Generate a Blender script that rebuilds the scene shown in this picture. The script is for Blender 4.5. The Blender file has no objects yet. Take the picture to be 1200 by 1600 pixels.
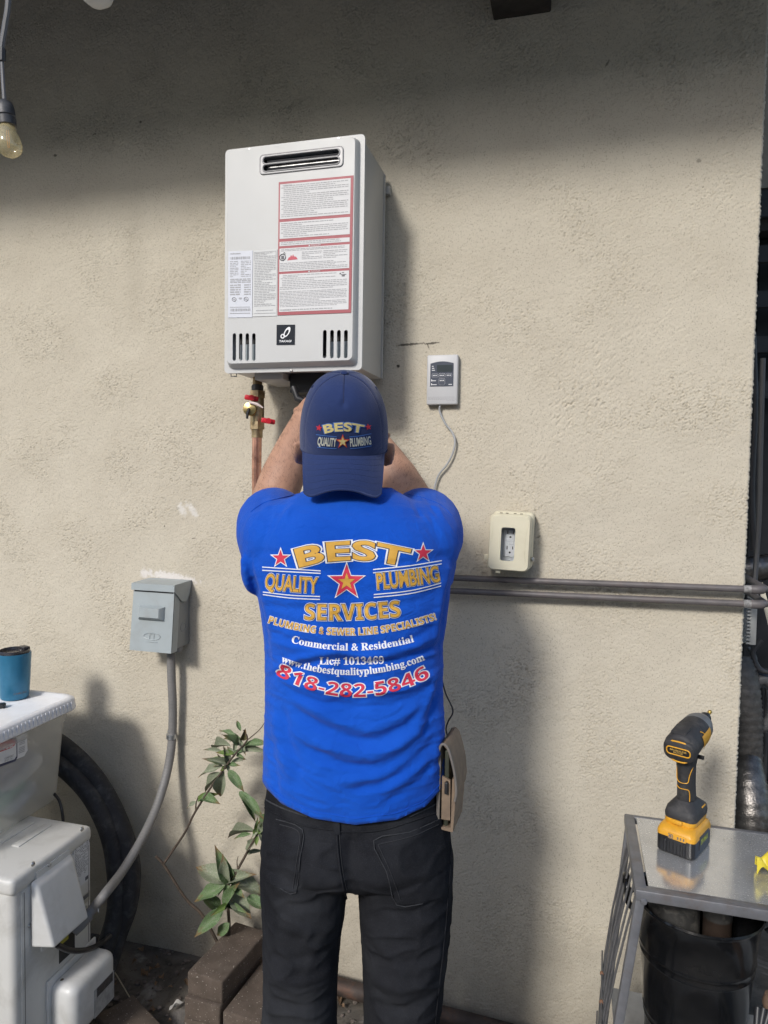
import bpy, bmesh, math, random
import numpy as np
from mathutils import Vector, Matrix, noise
from mathutils.bvhtree import BVHTree

random.seed(7)
SC = bpy.context.scene
COL = SC.collection
R = math.radians

# ------------------------------------------------------------------ camera
CAM_F, CAM_D, CAM_H = 1100.0, 1.80, 1.42
YAW, PITCH, ROLL = R(15.2), R(-2.85), R(0.89)
_f = Vector((-math.sin(YAW) * math.cos(PITCH), math.cos(YAW) * math.cos(PITCH), math.sin(PITCH)))
_r0 = Vector((math.cos(YAW), math.sin(YAW), 0))
_u0 = _r0.cross(_f)
_r = _r0 * math.cos(ROLL) + _u0 * math.sin(ROLL)
_u = -_r0 * math.sin(ROLL) + _u0 * math.cos(ROLL)
CAM = Vector((0, -CAM_D, CAM_H))
cd = bpy.data.cameras.new('camera')
cd.sensor_fit = 'VERTICAL'
cd.sensor_height = 24.0
cd.lens = 24.0 * CAM_F / 1600.0
cd.clip_start, cd.clip_end = 0.02, 500
cam = bpy.data.objects.new('camera', cd)
COL.objects.link(cam)
cam.matrix_world = Matrix(((_r.x, _u.x, -_f.x, CAM.x), (_r.y, _u.y, -_f.y, CAM.y), (_r.z, _u.z, -_f.z, CAM.z), (0, 0, 0, 1)))
SC.camera = cam

# ------------------------------------------------------------------ light
SUN_EL, SUN_AZ = R(32), R(17)          # azimuth: to the left of straight out from the wall
to_sun = Vector((-math.sin(SUN_AZ) * math.cos(SUN_EL), -math.cos(SUN_AZ) * math.cos(SUN_EL), math.sin(SUN_EL)))
world = bpy.data.worlds.new('World')
SC.world = world
world.use_nodes = True
wn = world.node_tree
sky = wn.nodes.new('ShaderNodeTexSky')
sky.sky_type = 'NISHITA'
sky.sun_disc = False
sky.sun_elevation = SUN_EL
sky.sun_rotation = math.pi + SUN_AZ
sky.air_density, sky.dust_density, sky.ozone_density = 1.0, 1.6, 1.0
wn.links.new(sky.outputs[0], wn.nodes['Background'].inputs[0])
wn.nodes['Background'].inputs[1].default_value = 0.15
sd = bpy.data.lights.new('sun', 'SUN')
sd.energy = 2.0
sd.angle = R(9.5)
sd.color = (1.0, 0.97, 0.93)
sun = bpy.data.objects.new('sun', sd)
COL.objects.link(sun)
sun.rotation_euler = (-to_sun).to_track_quat('-Z', 'Y').to_euler()
SC.view_settings.view_transform = 'Standard'
SC.view_settings.look = 'None'
SC.view_settings.gamma = 1.0
SC.view_settings.exposure = 0.40
SC.view_settings.use_curve_mapping = False
SC.cycles.use_adaptive_sampling = True
SC.cycles.adaptive_threshold = 0.02
SC.cycles.max_bounces = 5
SC.cycles.diffuse_bounces = 3
SC.cycles.glossy_bounces = 3
SC.cycles.transmission_bounces = 6
SC.cycles.transparent_max_bounces = 10


# ------------------------------------------------------------------ photograph pixel -> place in the yard
def ray(px, py):
    return _r * (px - 600) + _u * (800 - py) + _f * CAM_F

def at(px, py, d=0.0):                 # on the plane d metres in front of the wall
    v = ray(px, py)
    return CAM + v * ((-d - CAM.y) / v.y)

def atz(px, py, z):
    v = ray(px, py)
    return CAM + v * ((z - CAM.z) / v.z)

def atx(px, py, x):
    v = ray(px, py)
    return CAM + v * (x / v.x)

def pix(p):
    q = Vector(p) - CAM
    w = q.dot(_f)
    return 600 + CAM_F * q.dot(_r) / w, 800 - CAM_F * q.dot(_u) / w


# ------------------------------------------------------------------ geometry collector
class G:
    def __init__(self, v=None, f=None):
        self.v = v or []
        self.f = f or []

    def add(self, o, M=None):
        n = len(self.v)
        self.v += [(M @ Vector(p)) if M is not None else Vector(p) for p in o.v]
        self.f += [tuple(i + n for i in q) for q in o.f]
        return self

    def xf(self, M):
        self.v = [M @ Vector(p) for p in self.v]
        return self

def T(x, y=None, z=None):
    return Matrix.Translation(Vector((x, y, z)) if y is not None else Vector(x))

def RX(a): return Matrix.Rotation(R(a), 4, 'X')
def RY(a): return Matrix.Rotation(R(a), 4, 'Y')
def RZ(a): return Matrix.Rotation(R(a), 4, 'Z')
def SCL(x, y, z): return Matrix.Diagonal((x, y, z, 1))

def from_bm(bm):
    bm.verts.index_update()
    g = G([v.co.copy() for v in bm.verts], [tuple(v.index for v in f.verts) for f in bm.faces])
    bm.free()
    return g

def rbox(sx, sy, sz, b=0.0, seg=2, c=(0, 0, 0)):
    bm = bmesh.new()
    bmesh.ops.create_cube(bm, size=1.0)
    bmesh.ops.scale(bm, vec=(sx, sy, sz), verts=bm.verts)
    if b > 0:
        bmesh.ops.bevel(bm, geom=bm.edges[:], offset=b, segments=seg, profile=0.5, affect='EDGES')
    bmesh.ops.translate(bm, vec=c, verts=bm.verts)
    return from_bm(bm)

def bbox(lo, hi, b=0.0, seg=2):
    lo, hi = Vector(lo), Vector(hi)
    s = hi - lo
    return rbox(abs(s.x), abs(s.y), abs(s.z), b, seg, (lo + hi) / 2)

def catmull(pts, n=8):
    P = [Vector(p) for p in pts]
    if len(P) < 3:
        return P
    out = []
    for i in range(len(P) - 1):
        a, b, c, d = P[max(i - 1, 0)], P[i], P[i + 1], P[min(i + 2, len(P) - 1)]
        for k in range(n):
            t = k / n
            out.append(0.5 * ((2 * b) + (c - a) * t + (2 * a - 5 * b + 4 * c - d) * t * t + (3 * b - a - 3 * c + d) * t ** 3))
    out.append(P[-1])
    return out

def interp(vals, m):
    xs = np.linspace(0, 1, len(vals))
    return np.interp(np.linspace(0, 1, m), xs, vals)

def tube(path, r, n=10, caps=True, flat=None, up=None):
    P = [Vector(p) for p in path]
    m = len(P)
    rr = interp(r, m) if hasattr(r, '__len__') else [r] * m
    t0 = (P[1] - P[0]).normalized()
    a = Vector(up) if up else (Vector((0, 0, 1)) if abs(t0.z) < 0.9 else Vector((1, 0, 0)))
    a = (a - t0 * a.dot(t0)).normalized()
    g = G()
    for i in range(m):
        t = (P[min(i + 1, m - 1)] - P[max(i - 1, 0)]).normalized()
        a = (a - t * a.dot(t)).normalized()
        b = t.cross(a)
        for k in range(n):
            th = 2 * math.pi * k / n
            s = flat if flat else 1.0
            g.v.append(P[i] + (a * math.cos(th) + b * math.sin(th) * s) * rr[i])
    for i in range(m - 1):
        for k in range(n):
            k2 = (k + 1) % n
            g.f.append((i * n + k, i * n + k2, (i + 1) * n + k2, (i + 1) * n + k))
    if caps:
        g.f.append(tuple(range(n - 1, -1, -1)))
        g.f.append(tuple((m - 1) * n + k for k in range(n)))
    return g

def lathe(prof, n=24, M=None):
    g = G()
    for r_, z in prof:
        for k in range(n):
            th = 2 * math.pi * k / n
            g.v.append(Vector((max(r_, 1e-5) * math.cos(th), max(r_, 1e-5) * math.sin(th), z)))
    for i in range(len(prof) - 1):
        for k in range(n):
            k2 = (k + 1) % n
            g.f.append((i * n + k, i * n + k2, (i + 1) * n + k2, (i + 1) * n + k))
    g.f.append(tuple(range(n - 1, -1, -1)))
    g.f.append(tuple((len(prof) - 1) * n + k for k in range(n)))
    if M is not None:
        g.xf(M)
    return g

def loft(rings, cap=True):
    g = G()
    n = len(rings[0])
    for r_ in rings:
        g.v += [Vector(p) for p in r_]
    for i in range(len(rings) - 1):
        for k in range(n):
            k2 = (k + 1) % n
            g.f.append((i * n + k, i * n + k2, (i + 1) * n + k2, (i + 1) * n + k))
    if cap:
        g.f.append(tuple(range(n - 1, -1, -1)))
        g.f.append(tuple((len(rings) - 1) * n + k for k in range(n)))
    return g

def ellipsoid(c, s, M=None, nu=20, nv=14):
    prof = [(math.sin(math.pi * i / nv), -math.cos(math.pi * i / nv)) for i in range(nv + 1)]
    g = lathe(prof, nu)
    g.xf(SCL(*s))
    if M is not None:
        g.xf(M)
    return g.xf(T(Vector(c)))

def rrect(w, h, r, n=5, cx=0.0, cy=0.0):
    out = []
    for (sx, sy, a0) in ((1, 1, 0), (-1, 1, 90), (-1, -1, 180), (1, -1, 270)):
        for k in range(n + 1):
            a = R(a0 + 90 * k / n)
            out.append((cx + sx * (w / 2 - r) + r * math.cos(a), cy + sy * (h / 2 - r) + r * math.sin(a)))
    return out

def prism(poly, h, M=None):            # polygon in XY, extruded along +Z
    n = len(poly)
    g = G([Vector((x, y, 0)) for x, y in poly] + [Vector((x, y, h)) for x, y in poly])
    g.f.append(tuple(range(n - 1, -1, -1)))
    g.f.append(tuple(range(n, 2 * n)))
    for k in range(n):
        k2 = (k + 1) % n
        g.f.append((k, k2, n + k2, n + k))
    return g.xf(M) if M is not None else g

def _eval_curve(c):
    o = bpy.data.objects.new('tmp', c)
    COL.objects.link(o)
    bpy.context.view_layer.update()
    dg = bpy.context.evaluated_depsgraph_get()
    oe = o.evaluated_get(dg)
    m = oe.to_mesh()
    g = G([v.co.copy() for v in m.vertices], [tuple(p.vertices) for p in m.polygons])
    oe.to_mesh_clear()
    bpy.data.objects.remove(o)
    bpy.data.curves.remove(c)
    return g

def plate(outer, holes, t, M=None, bevel=0.0):   # plate in XY with holes, thickness t along Z from 0
    c = bpy.data.curves.new('tmp', 'CURVE')
    c.dimensions = '2D'
    c.fill_mode = 'BOTH'
    c.extrude = t / 2
    for poly in [outer] + holes:
        s = c.splines.new('POLY')
        s.points.add(len(poly) - 1)
        for p, q in zip(s.points, poly):
            p.co = (q[0], q[1], 0, 1)
        s.use_cyclic_u = True
    g = _eval_curve(c).xf(T(0, 0, t / 2))
    return g.xf(M) if M is not None else g

_tc = {}
def text_g(body, offset=0.0, shear=0.0, spacing=1.0):
    key = (body, offset, shear, spacing)
    if key not in _tc:
        c = bpy.data.curves.new('tmp', 'FONT')
        c.body = body
        c.offset = offset
        c.shear = shear
        c.space_character = spacing
        c.resolution_u = 4
        _tc[key] = _eval_curve(c)
    g = _tc[key]
    return G([p.copy() for p in g.v], list(g.f))

def bold_serif(s):                     # mathematical bold letters: a bold serif face
    o = ''
    for ch in s:
        if 'A' <= ch <= 'Z': o += chr(0x1D400 + ord(ch) - 65)
        elif 'a' <= ch <= 'z': o += chr(0x1D41A + ord(ch) - 97)
        elif '0' <= ch <= '9': o += chr(0x1D7CE + ord(ch) - 48)
        else: o += ch
    return o

def bold_sans(s):
    o = ''
    for ch in s:
        if 'A' <= ch <= 'Z': o += chr(0x1D5D4 + ord(ch) - 65)
        elif 'a' <= ch <= 'z': o += chr(0x1D5EE + ord(ch) - 97)
        elif '0' <= ch <= '9': o += chr(0x1D7EC + ord(ch) - 48)
        else: o += ch
    return o

def bounds(g):
    xs = [p[0] for p in g.v]; ys = [p[1] for p in g.v]
    return min(xs), max(xs), min(ys), max(ys)

def text_fit(body, w, h, **k):         # text filling a w x h box centred on the origin, in XY
    g = text_g(body, **k)
    x0, x1, y0, y1 = bounds(g)
    for p in g.v:
        p[0] = ((p[0] - x0) / (x1 - x0) - 0.5) * w
        p[1] = ((p[1] - y0) / (y1 - y0) - 0.5) * h
    return g

def star2d(ro, ri=None, rot=90, n=5):
    ri = ri or ro * 0.4
    return [((ro if k % 2 == 0 else ri) * math.cos(R(rot + 180 * k / n)), (ro if k % 2 == 0 else ri) * math.sin(R(rot + 180 * k / n))) for k in range(2 * n)]

def star_g(ro, ri=None, rot=90):
    p = star2d(ro, ri, rot)
    g = G([Vector((0, 0, 0))] + [Vector((x, y, 0)) for x, y in p])
    for k in range(10):
        g.f.append((0, 1 + k, 1 + (k + 1) % 10))
    return g

# frame whose XY plane stands on the wall: X right, Y up, Z out of the wall
def wallM(x, z, d):
    return Matrix(((1, 0, 0, x), (0, 0, -1, -d), (0, 1, 0, z), (0, 0, 0, 1)))


# ------------------------------------------------------------------ objects
def set_mesh_smooth(me, ang):
    me.polygons.foreach_set('use_smooth', [True] * len(me.polygons))
    me.set_sharp_from_angle(angle=R(ang))

def mesh_of(name, g, ang=35):
    me = bpy.data.meshes.new(name)
    me.from_pydata([tuple(p) for p in g.v], [], [tuple(q) for q in g.f])
    me.validate()
    if ang:
        bm = bmesh.new(); bm.from_mesh(me)
        bmesh.ops.recalc_face_normals(bm, faces=bm.faces)
        bm.to_mesh(me); bm.free()
        set_mesh_smooth(me, ang)
    return me

def obj(name, g, m, parent=None, ang=35):
    me = g if isinstance(g, bpy.types.Mesh) else mesh_of(name, g, ang)
    o = bpy.data.objects.new(name, me)
    COL.objects.link(o)
    if m is not None:
        me.materials.clear()
        me.materials.append(m)
    if parent:
        o.parent = parent
        o.matrix_parent_inverse = world_of(parent).inverted()
    return o

def world_of(o):
    M = o.matrix_basis.copy()
    if o.parent:
        M = world_of(o.parent) @ o.matrix_parent_inverse @ M
    return M

def thing(name, label, cat, base, group=None):
    o = bpy.data.objects.new(name, None)
    COL.objects.link(o)
    o.empty_display_size = 0.05
    o.location = Vector(base)
    return tag(o, label, cat, group)

def tag(o, label, cat, group=None):
    o['label'] = label
    o['category'] = cat
    if group: o['group'] = group
    return o


# ------------------------------------------------------------------ materials
def srgb(h):
    h = h.lstrip('#')
    c = [int(h[i:i + 2], 16) / 255 for i in (0, 2, 4)]
    return tuple(x / 12.92 if x <= 0.04045 else ((x + 0.055) / 1.055) ** 2.4 for x in c)

class NT:
    def __init__(s, name):
        s.m = bpy.data.materials.new(name)
        s.m.use_nodes = True
        s.t = s.m.node_tree
        s.b = s.t.nodes['Principled BSDF']
        s.co = s.t.nodes.new('ShaderNodeTexCoord').outputs['Object']

    def n(s, typ, **k):
        nd = s.t.nodes.new('ShaderNode' + typ)
        for a, v in k.items(): setattr(nd, a, v)
        return nd

    def l(s, a, b): s.t.links.new(a, b)

    def inp(s, sock, v):
        if hasattr(v, 'is_output') or isinstance(v, bpy.types.NodeSocket): s.l(v, sock)
        else: sock.default_value = v

    def noise(s, scale, detail=3, rough=0.55, dist=0.0, vec=None, stretch=None):
        nd = s.n('TexNoise')
        v = vec or s.co
        if stretch:
            mp = s.n('Mapping'); s.l(v, mp.inputs[0]); mp.inputs['Scale'].default_value = stretch
            v = mp.outputs[0]
        s.l(v, nd.inputs['Vector'])
        nd.inputs['Scale'].default_value = scale
        nd.inputs['Detail'].default_value = detail
        nd.inputs['Roughness'].default_value = rough
        nd.inputs['Distortion'].default_value = dist
        return nd.outputs['Fac']

    def ramp(s, fac, a, b, c0=(0, 0, 0, 1), c1=(1, 1, 1, 1)):
        nd = s.n('MapRange'); nd.clamp = True
        s.l(fac, nd.inputs['Value'])
        nd.inputs['From Min'].default_value = a
        nd.inputs['From Max'].default_value = b
        return nd.outputs['Result']

    def mix(s, fac, a, b, mode='MIX'):
        nd = s.n('Mix', data_type='RGBA', blend_type=mode)
        s.inp(nd.inputs[0], fac)
        for sk, v in ((nd.inputs[6], a), (nd.inputs[7], b)):
            s.inp(sk, v if not isinstance(v, tuple) or len(v) == 4 else (*v, 1))
        return nd.outputs[2]

    def math(s, op, a, b=0.0, c=None):
        nd = s.n('Math', operation=op)
        s.inp(nd.inputs[0], a); s.inp(nd.inputs[1], b)
        if c is not None: s.inp(nd.inputs[2], c)
        return nd.outputs[0]

    def bump(s, h, strength=0.4, dist=0.002, normal=None):
        nd = s.n('Bump')
        nd.inputs['Strength'].default_value = strength
        nd.inputs['Distance'].default_value = dist
        s.l(h, nd.inputs['Height'])
        if normal: s.l(normal, nd.inputs['Normal'])
        s.l(nd.outputs[0], s.b.inputs['Normal'])
        return nd.outputs[0]

    def base(s, c): s.inp(s.b.inputs['Base Color'], c if not isinstance(c, tuple) or len(c) == 4 else (*c, 1))
    def set(s, **k):
        for a, v in k.items(): s.inp(s.b.inputs[a.replace('_', ' ')], v)

_mc = {}
def mat(name, col, rough=0.5, metal=0.0, var=0.08, vs=25, bump=0.0, bs=300, bd=0.001, dirt=None, dirt_amt=0.3, ds=14, **k):
    """plain paint / plastic / metal with slight colour variation, roughness variation, optional dirt and fine relief"""
    if name in _mc: return _mc[name]
    t = NT(name)
    c = tuple(col)
    n1 = t.noise(vs, 4)
    lo = tuple(max(0, x * (1 - var)) for x in c); hi = tuple(min(1, x * (1 + var)) for x in c)
    cc = t.mix(t.ramp(n1, 0.3, 0.7), lo, hi)
    if dirt:
        nd = t.ramp(t.noise(ds, 6, 0.65, 0.4), 0.5, 0.72)
        cc = t.mix(t.math('MULTIPLY', nd, dirt_amt), cc, dirt)
    t.base(cc)
    rn = t.n('MapRange'); t.l(t.noise(vs * 2.3, 4), rn.inputs['Value'])
    rn.inputs['To Min'].default_value = max(0.02, rough - 0.07); rn.inputs['To Max'].default_value = min(1, rough + 0.07)
    t.l(rn.outputs[0], t.b.inputs['Roughness'])
    t.set(Metallic=metal)
    if bump: t.bump(t.noise(bs, 3), bump, bd)
    t.set(**k)
    _mc[name] = t.m
    return t.m

# ================================================================== SETTING
# ---- stucco
def stucco_mat():
    t = NT('stucco')
    sep = t.n('SeparateXYZ'); t.l(t.co, sep.inputs[0])
    wob = t.noise(60, 3)
    _nz = {}
    def spot(px, py, rx, rz, rot=0.0, soft=0.5, nz=0.9, ns=None):
        p = at(px, py)
        dx = t.math('SUBTRACT', sep.outputs[0], p.x); dz = t.math('SUBTRACT', sep.outputs[2], p.z)
        c, s_ = math.cos(R(rot)), math.sin(R(rot))
        u = t.math('ADD', t.math('MULTIPLY', dx, c / rx), t.math('MULTIPLY', dz, s_ / rx))
        w = t.math('ADD', t.math('MULTIPLY', dx, -s_ / rz), t.math('MULTIPLY', dz, c / rz))
        r2 = t.math('SQRT', t.math('ADD', t.math('MULTIPLY', u, u), t.math('MULTIPLY', w, w)))
        nn = _nz.setdefault(ns, None) or t.noise(ns, 2) if ns else wob
        if ns: _nz[ns] = nn
        r2 = t.math('ADD', r2, t.math('MULTIPLY', t.math('SUBTRACT', nn, 0.5), nz * 2))
        nd = t.n('MapRange'); nd.interpolation_type = 'SMOOTHSTEP'
        t.l(r2, nd.inputs['Value'])
        nd.inputs['From Min'].default_value = 1.0 + soft; nd.inputs['From Max'].default_value = 1.0 - soft
        return nd.outputs[0]
    n_d = t.noise(7, 3, 0.6)
    c = t.mix(t.ramp(n_d, 0.3, 0.7), (0.50, 0.455, 0.368), (0.545, 0.50, 0.408))
    c = t.mix(t.math('MULTIPLY', t.ramp(t.noise(1.7, 3, 0.6), 0.45, 0.75), 0.3), c, (0.46, 0.415, 0.335))
    c = t.mix(t.math('MULTIPLY', t.ramp(t.noise(310, 1), 0.60, 0.66), 0.5), c, (0.26, 0.235, 0.19))
    # splash-back dirt along the foot of the wall
    low = t.ramp(t.math('ADD', sep.outputs[2], t.math('MULTIPLY', n_d, 0.35)), 0.5, 0.12)
    c = t.mix(t.math('MULTIPLY', low, 0.5), c, (0.16, 0.14, 0.11))
    # damp streak, smears, mortar patch round the disconnect, scratches and specks
    c = t.mix(t.math('MULTIPLY', spot(212, 420, 0.03, 0.13, 0, 0.7, 0.5), 0.16), c, (0.25, 0.22, 0.17))
    c = t.mix(t.math('MULTIPLY', spot(284, 796, 0.010, 0.018, 28, 0.6, 1.0, 120), 0.75), c, (0.66, 0.64, 0.6))
    c = t.mix(t.math('MULTIPLY', spot(300, 797, 0.0085, 0.024, 38, 0.6, 1.0, 120), 0.75), c, (0.66, 0.64, 0.6))
    c = t.mix(t.math('MULTIPLY', spot(268, 902, 0.075, 0.013, -6, 0.4, 1.2, 90), 0.9), c, (0.66, 0.63, 0.6))
    c = t.mix(t.math('MULTIPLY', spot(226, 895, 0.014, 0.014, 0, 0.4, 1.0, 90), 0.8), c, (0.66, 0.63, 0.6))
    for px, py, rx, rz, rot, k in ((640, 538, 0.035, 0.0028, 3, 0.8), (676, 536, 0.018, 0.0026, 4, 0.8), (669, 541, 0.002, 0.007, 20, 0.6),
                                  (622, 572, 0.0042, 0.0042, 0, 0.95), (86, 243, 0.007, 0.0035, 8, 0.7), (220, 191, 0.004, 0.003, 8, 0.7),
                                  (148, 210, 0.005, 0.002, 8, 0.6), (1092, 251, 0.005, 0.004, 0, 0.45), (949, 99, 0.0026, 0.008, -30, 0.6),
                                  (257, 822, 0.002, 0.0035, 0, 0.6), (303, 841, 0.006, 0.0015, 10, 0.6), (1050, 590, 0.004, 0.0026, 0, 0.4)):
        c = t.mix(t.math('MULTIPLY', spot(px, py, rx, rz, rot, 0.35, 0.8, 160), k), c, (0.045, 0.04, 0.033))
    t.base(c)
    t.set(Roughness=0.95, Specular_IOR_Level=0.15)
    return t.m
STUCCO = stucco_mat()

def ground_mat():
    t = NT('ground')
    c = t.mix(t.ramp(t.noise(9, 6, 0.65, 0.5), 0.35, 0.65), (0.05, 0.043, 0.035), (0.13, 0.115, 0.095))
    c = t.mix(t.math('MULTIPLY', t.ramp(t.noise(5.3, 5, 0.6, 0.8), 0.58, 0.66), 0.75), c, (0.27, 0.25, 0.23))
    c = t.mix(t.math('MULTIPLY', t.ramp(t.noise(55, 4, 0.7), 0.6, 0.7), 0.8), c, (0.025, 0.02, 0.016))
    # unseen concrete patio beyond the dirty strip, kept pale to bounce fill light
    sp = t.n('SeparateXYZ'); t.l(t.co, sp.inputs[0])
    edge = t.math('ADD', sp.outputs[1], t.math('MULTIPLY', t.noise(4, 3), 0.25))
    c = t.mix(t.ramp(edge, -0.62, -0.85), c, t.mix(t.ramp(t.noise(2.0, 4), 0.3, 0.7), (0.31, 0.28, 0.24), (0.37, 0.335, 0.29)))
    t.base(c)
    t.bump(t.noise(120, 5, 0.7), 0.6, 0.004)
    t.set(Roughness=0.9)
    return t.m

g = G([Vector((-60, -60, 0)), Vector((60, -60, 0)), Vector((60, 60, 0)), Vector((-60, 60, 0))], [(0, 1, 2, 3)])
ground = obj('ground', g, ground_mat(), None, 0)
ground['kind'] = 'structure'

# ---- house: stucco wall, eave, beam end
CX = 0.389                               # the wall's right-hand corner
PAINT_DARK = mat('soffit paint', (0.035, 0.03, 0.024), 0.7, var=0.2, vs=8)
house = thing('house', 'beige stucco house wall with deep shaded eave, behind everything', 'house', (0, 0, 0))
# the plaster is real relief: a sand-float finish of lumps, pits and dragged tears, worked out as height fields
GS = 0.0026
WX0, WZ0, WZ1 = -2.06, -0.05, 3.0
NX, NZ = int((CX - 0.004 - WX0) / GS), int((WZ1 - WZ0) / GS)
gx = np.linspace(WX0, CX - 0.004, NX); gzz = np.linspace(WZ0, WZ1, NZ)
def field(lam, sig, seed, ang=None, ratio=1.0):
    w_ = np.random.default_rng(seed).standard_normal((NZ, NX))
    kz = np.fft.fftfreq(NZ, GS)[:, None]; kx = np.fft.rfftfreq(NX, GS)[None, :]
    if ang is not None:
        c_, s_ = math.cos(ang), math.sin(ang)
        ku = (kx * c_ + kz * s_) * ratio; kv = -kx * s_ + kz * c_
        k = np.sqrt(ku ** 2 + kv ** 2)
    else: k = np.sqrt(kx ** 2 + kz ** 2)
    k[0, 0] = 1e-9 if k[0, 0] == 0 else k[0, 0]
    fl = np.exp(-np.log(np.maximum(k, 1e-9) * lam) ** 2 / (2 * sig ** 2))
    o_ = np.fft.irfft2(np.fft.rfft2(w_) * fl, s=(NZ, NX))
    return o_ / o_.std()
F1, F2, F3, F4 = field(0.0062, 0.28, 1), field(0.014, 0.4, 2), field(0.07, 0.5, 3), field(0.35, 0.5, 4)
FD1 = field(0.009, 0.4, 5, R(50), 3.5)
reg = np.clip(0.75 + 0.35 * F4, 0.25, 1.5)
drag_c = at(915, 610)
XX, ZZ = np.meshgrid(gx, gzz)
du = ((XX - drag_c.x) * math.cos(R(48)) + (ZZ - drag_c.z) * math.sin(R(48))) / 0.20
dv = (-(XX - drag_c.x) * math.sin(R(48)) + (ZZ - drag_c.z) * math.cos(R(48))) / 0.085
drag = np.exp(-(du ** 2 + dv ** 2)) * np.clip(0.7 + 0.5 * F3, 0, 1.4)
hgt = 0.00046 * F1 * reg + 0.00014 * F2 + 0.00022 * F3 + 0.0008 * F4
hgt -= 0.0024 * np.clip(-(0.95 * F1 + 0.25 * F2) - 0.9, 0, 1.2) * reg
hgt -= 0.0022 * np.clip(FD1 - 0.5, 0, 1.6) * drag
nv = NX * NZ
co = np.empty((nv + NZ * 3, 3))
co[:nv, 0] = XX.ravel(); co[:nv, 1] = -hgt.ravel(); co[:nv, 2] = ZZ.ravel()
jit = 0.0007 * F1[:, -1] + 0.0005 * F2[:, -1]
for k_, (x_, y_) in enumerate(((CX, 0.006), (CX, 2.2), (-4.5, 0.0))):
    sl_ = slice(nv + k_ * NZ, nv + (k_ + 1) * NZ)
    co[sl_, 0] = x_ + (jit if k_ == 0 else 0); co[sl_, 1] = y_; co[sl_, 2] = gzz
idx = np.arange(nv).reshape(NZ, NX)
quads = [np.stack([idx[:-1, :-1], idx[:-1, 1:], idx[1:, 1:], idx[1:, :-1]], -1).reshape(-1, 4)]
e_, c1_, c2_, c3_ = idx[:, -1], nv + np.arange(NZ), nv + NZ + np.arange(NZ), nv + 2 * NZ + np.arange(NZ)
for a_, b_ in ((e_, c1_), (c1_, c2_), (c3_, idx[:, 0])):
    quads.append(np.stack([a_[:-1], b_[:-1], b_[1:], a_[1:]], -1))
quads = np.concatenate(quads).astype(np.int32)
wm = bpy.data.meshes.new('wall')
wm.vertices.add(len(co)); wm.vertices.foreach_set('co', co.ravel())
wm.loops.add(quads.size); wm.loops.foreach_set('vertex_index', quads.ravel())
wm.polygons.add(len(quads)); wm.polygons.foreach_set('loop_start', np.arange(0, quads.size, 4, dtype=np.int32)); wm.polygons.foreach_set('loop_total', np.full(len(quads), 4, dtype=np.int32))
wm.update(calc_edges=True); wm.validate()
wm.polygons.foreach_set('use_smooth', np.ones(len(quads), dtype=bool))
obj('wall', wm, STUCCO, house)
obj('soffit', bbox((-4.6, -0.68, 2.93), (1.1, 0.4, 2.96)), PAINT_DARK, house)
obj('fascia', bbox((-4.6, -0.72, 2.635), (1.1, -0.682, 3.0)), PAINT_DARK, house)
obj('roof', G([Vector(p) for p in ((-4.6, -0.78, 3.01), (1.1, -0.78, 3.01), (1.1, 2.3, 4.1), (-4.6, 2.3, 4.1),
                                   (-4.6, -0.78, 3.055), (1.1, -0.78, 3.055), (1.1, 2.3, 4.15), (-4.6, 2.3, 4.15))],
            [(0, 1, 2, 3), (4, 5, 6, 7), (0, 1, 5, 4), (2, 3, 7, 6), (0, 3, 7, 4), (1, 2, 6, 5)]), mat('roof felt', (0.06, 0.055, 0.05), 0.9), house)
b0, b1 = at(771, 33), at(861, 27)
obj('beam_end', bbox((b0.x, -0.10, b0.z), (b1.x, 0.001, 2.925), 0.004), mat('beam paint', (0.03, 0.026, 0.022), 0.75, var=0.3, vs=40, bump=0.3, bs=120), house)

# ---- what shows past the corner: side yard with ducts and a dark shed
DARK = mat('shed paint', (0.02, 0.022, 0.026), 0.6, var=0.3, vs=12)
shed = thing('shed', 'dark board shed in the side yard past the wall corner', 'shed', (1.0, 1.25, 0))
for k in range(7):
    x = 0.42 + 0.118 * k
    obj('board', rbox(0.112, 0.03, 2.35, 0.004, 1, (x + 0.056, 1.25 + 0.004 * (k % 2), 1.18)), DARK, shed)
obj('roof_edge', bbox((0.40, 1.15, 2.36), (1.30, 1.9, 2.42)), mat('roof felt', (0.06, 0.055, 0.05), 0.9), shed)
obj('side_wall', bbox((0.41, 1.29, 0), (1.27, 1.9, 2.35)), DARK, shed)
c0, c1 = at(1192, 180, -1.95), at(1260, 288, -1.95)
nb = tag(obj('neighbour_wall', bbox((c0.x, 1.95, c1.z), (c1.x + 1.0, 2.15, c0.z + 1.2)), mat('neighbour stucco', (0.42, 0.36, 0.28), 0.9, bump=0.5, bs=150, bd=0.004)),
         'sliver of tan neighbouring wall past the upper right corner', 'wall')
obj('lower_wall', bbox((c0.x, 1.96, 0), (c1.x + 1.0, 2.15, c1.z - 0.002)), DARK, nb)

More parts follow.
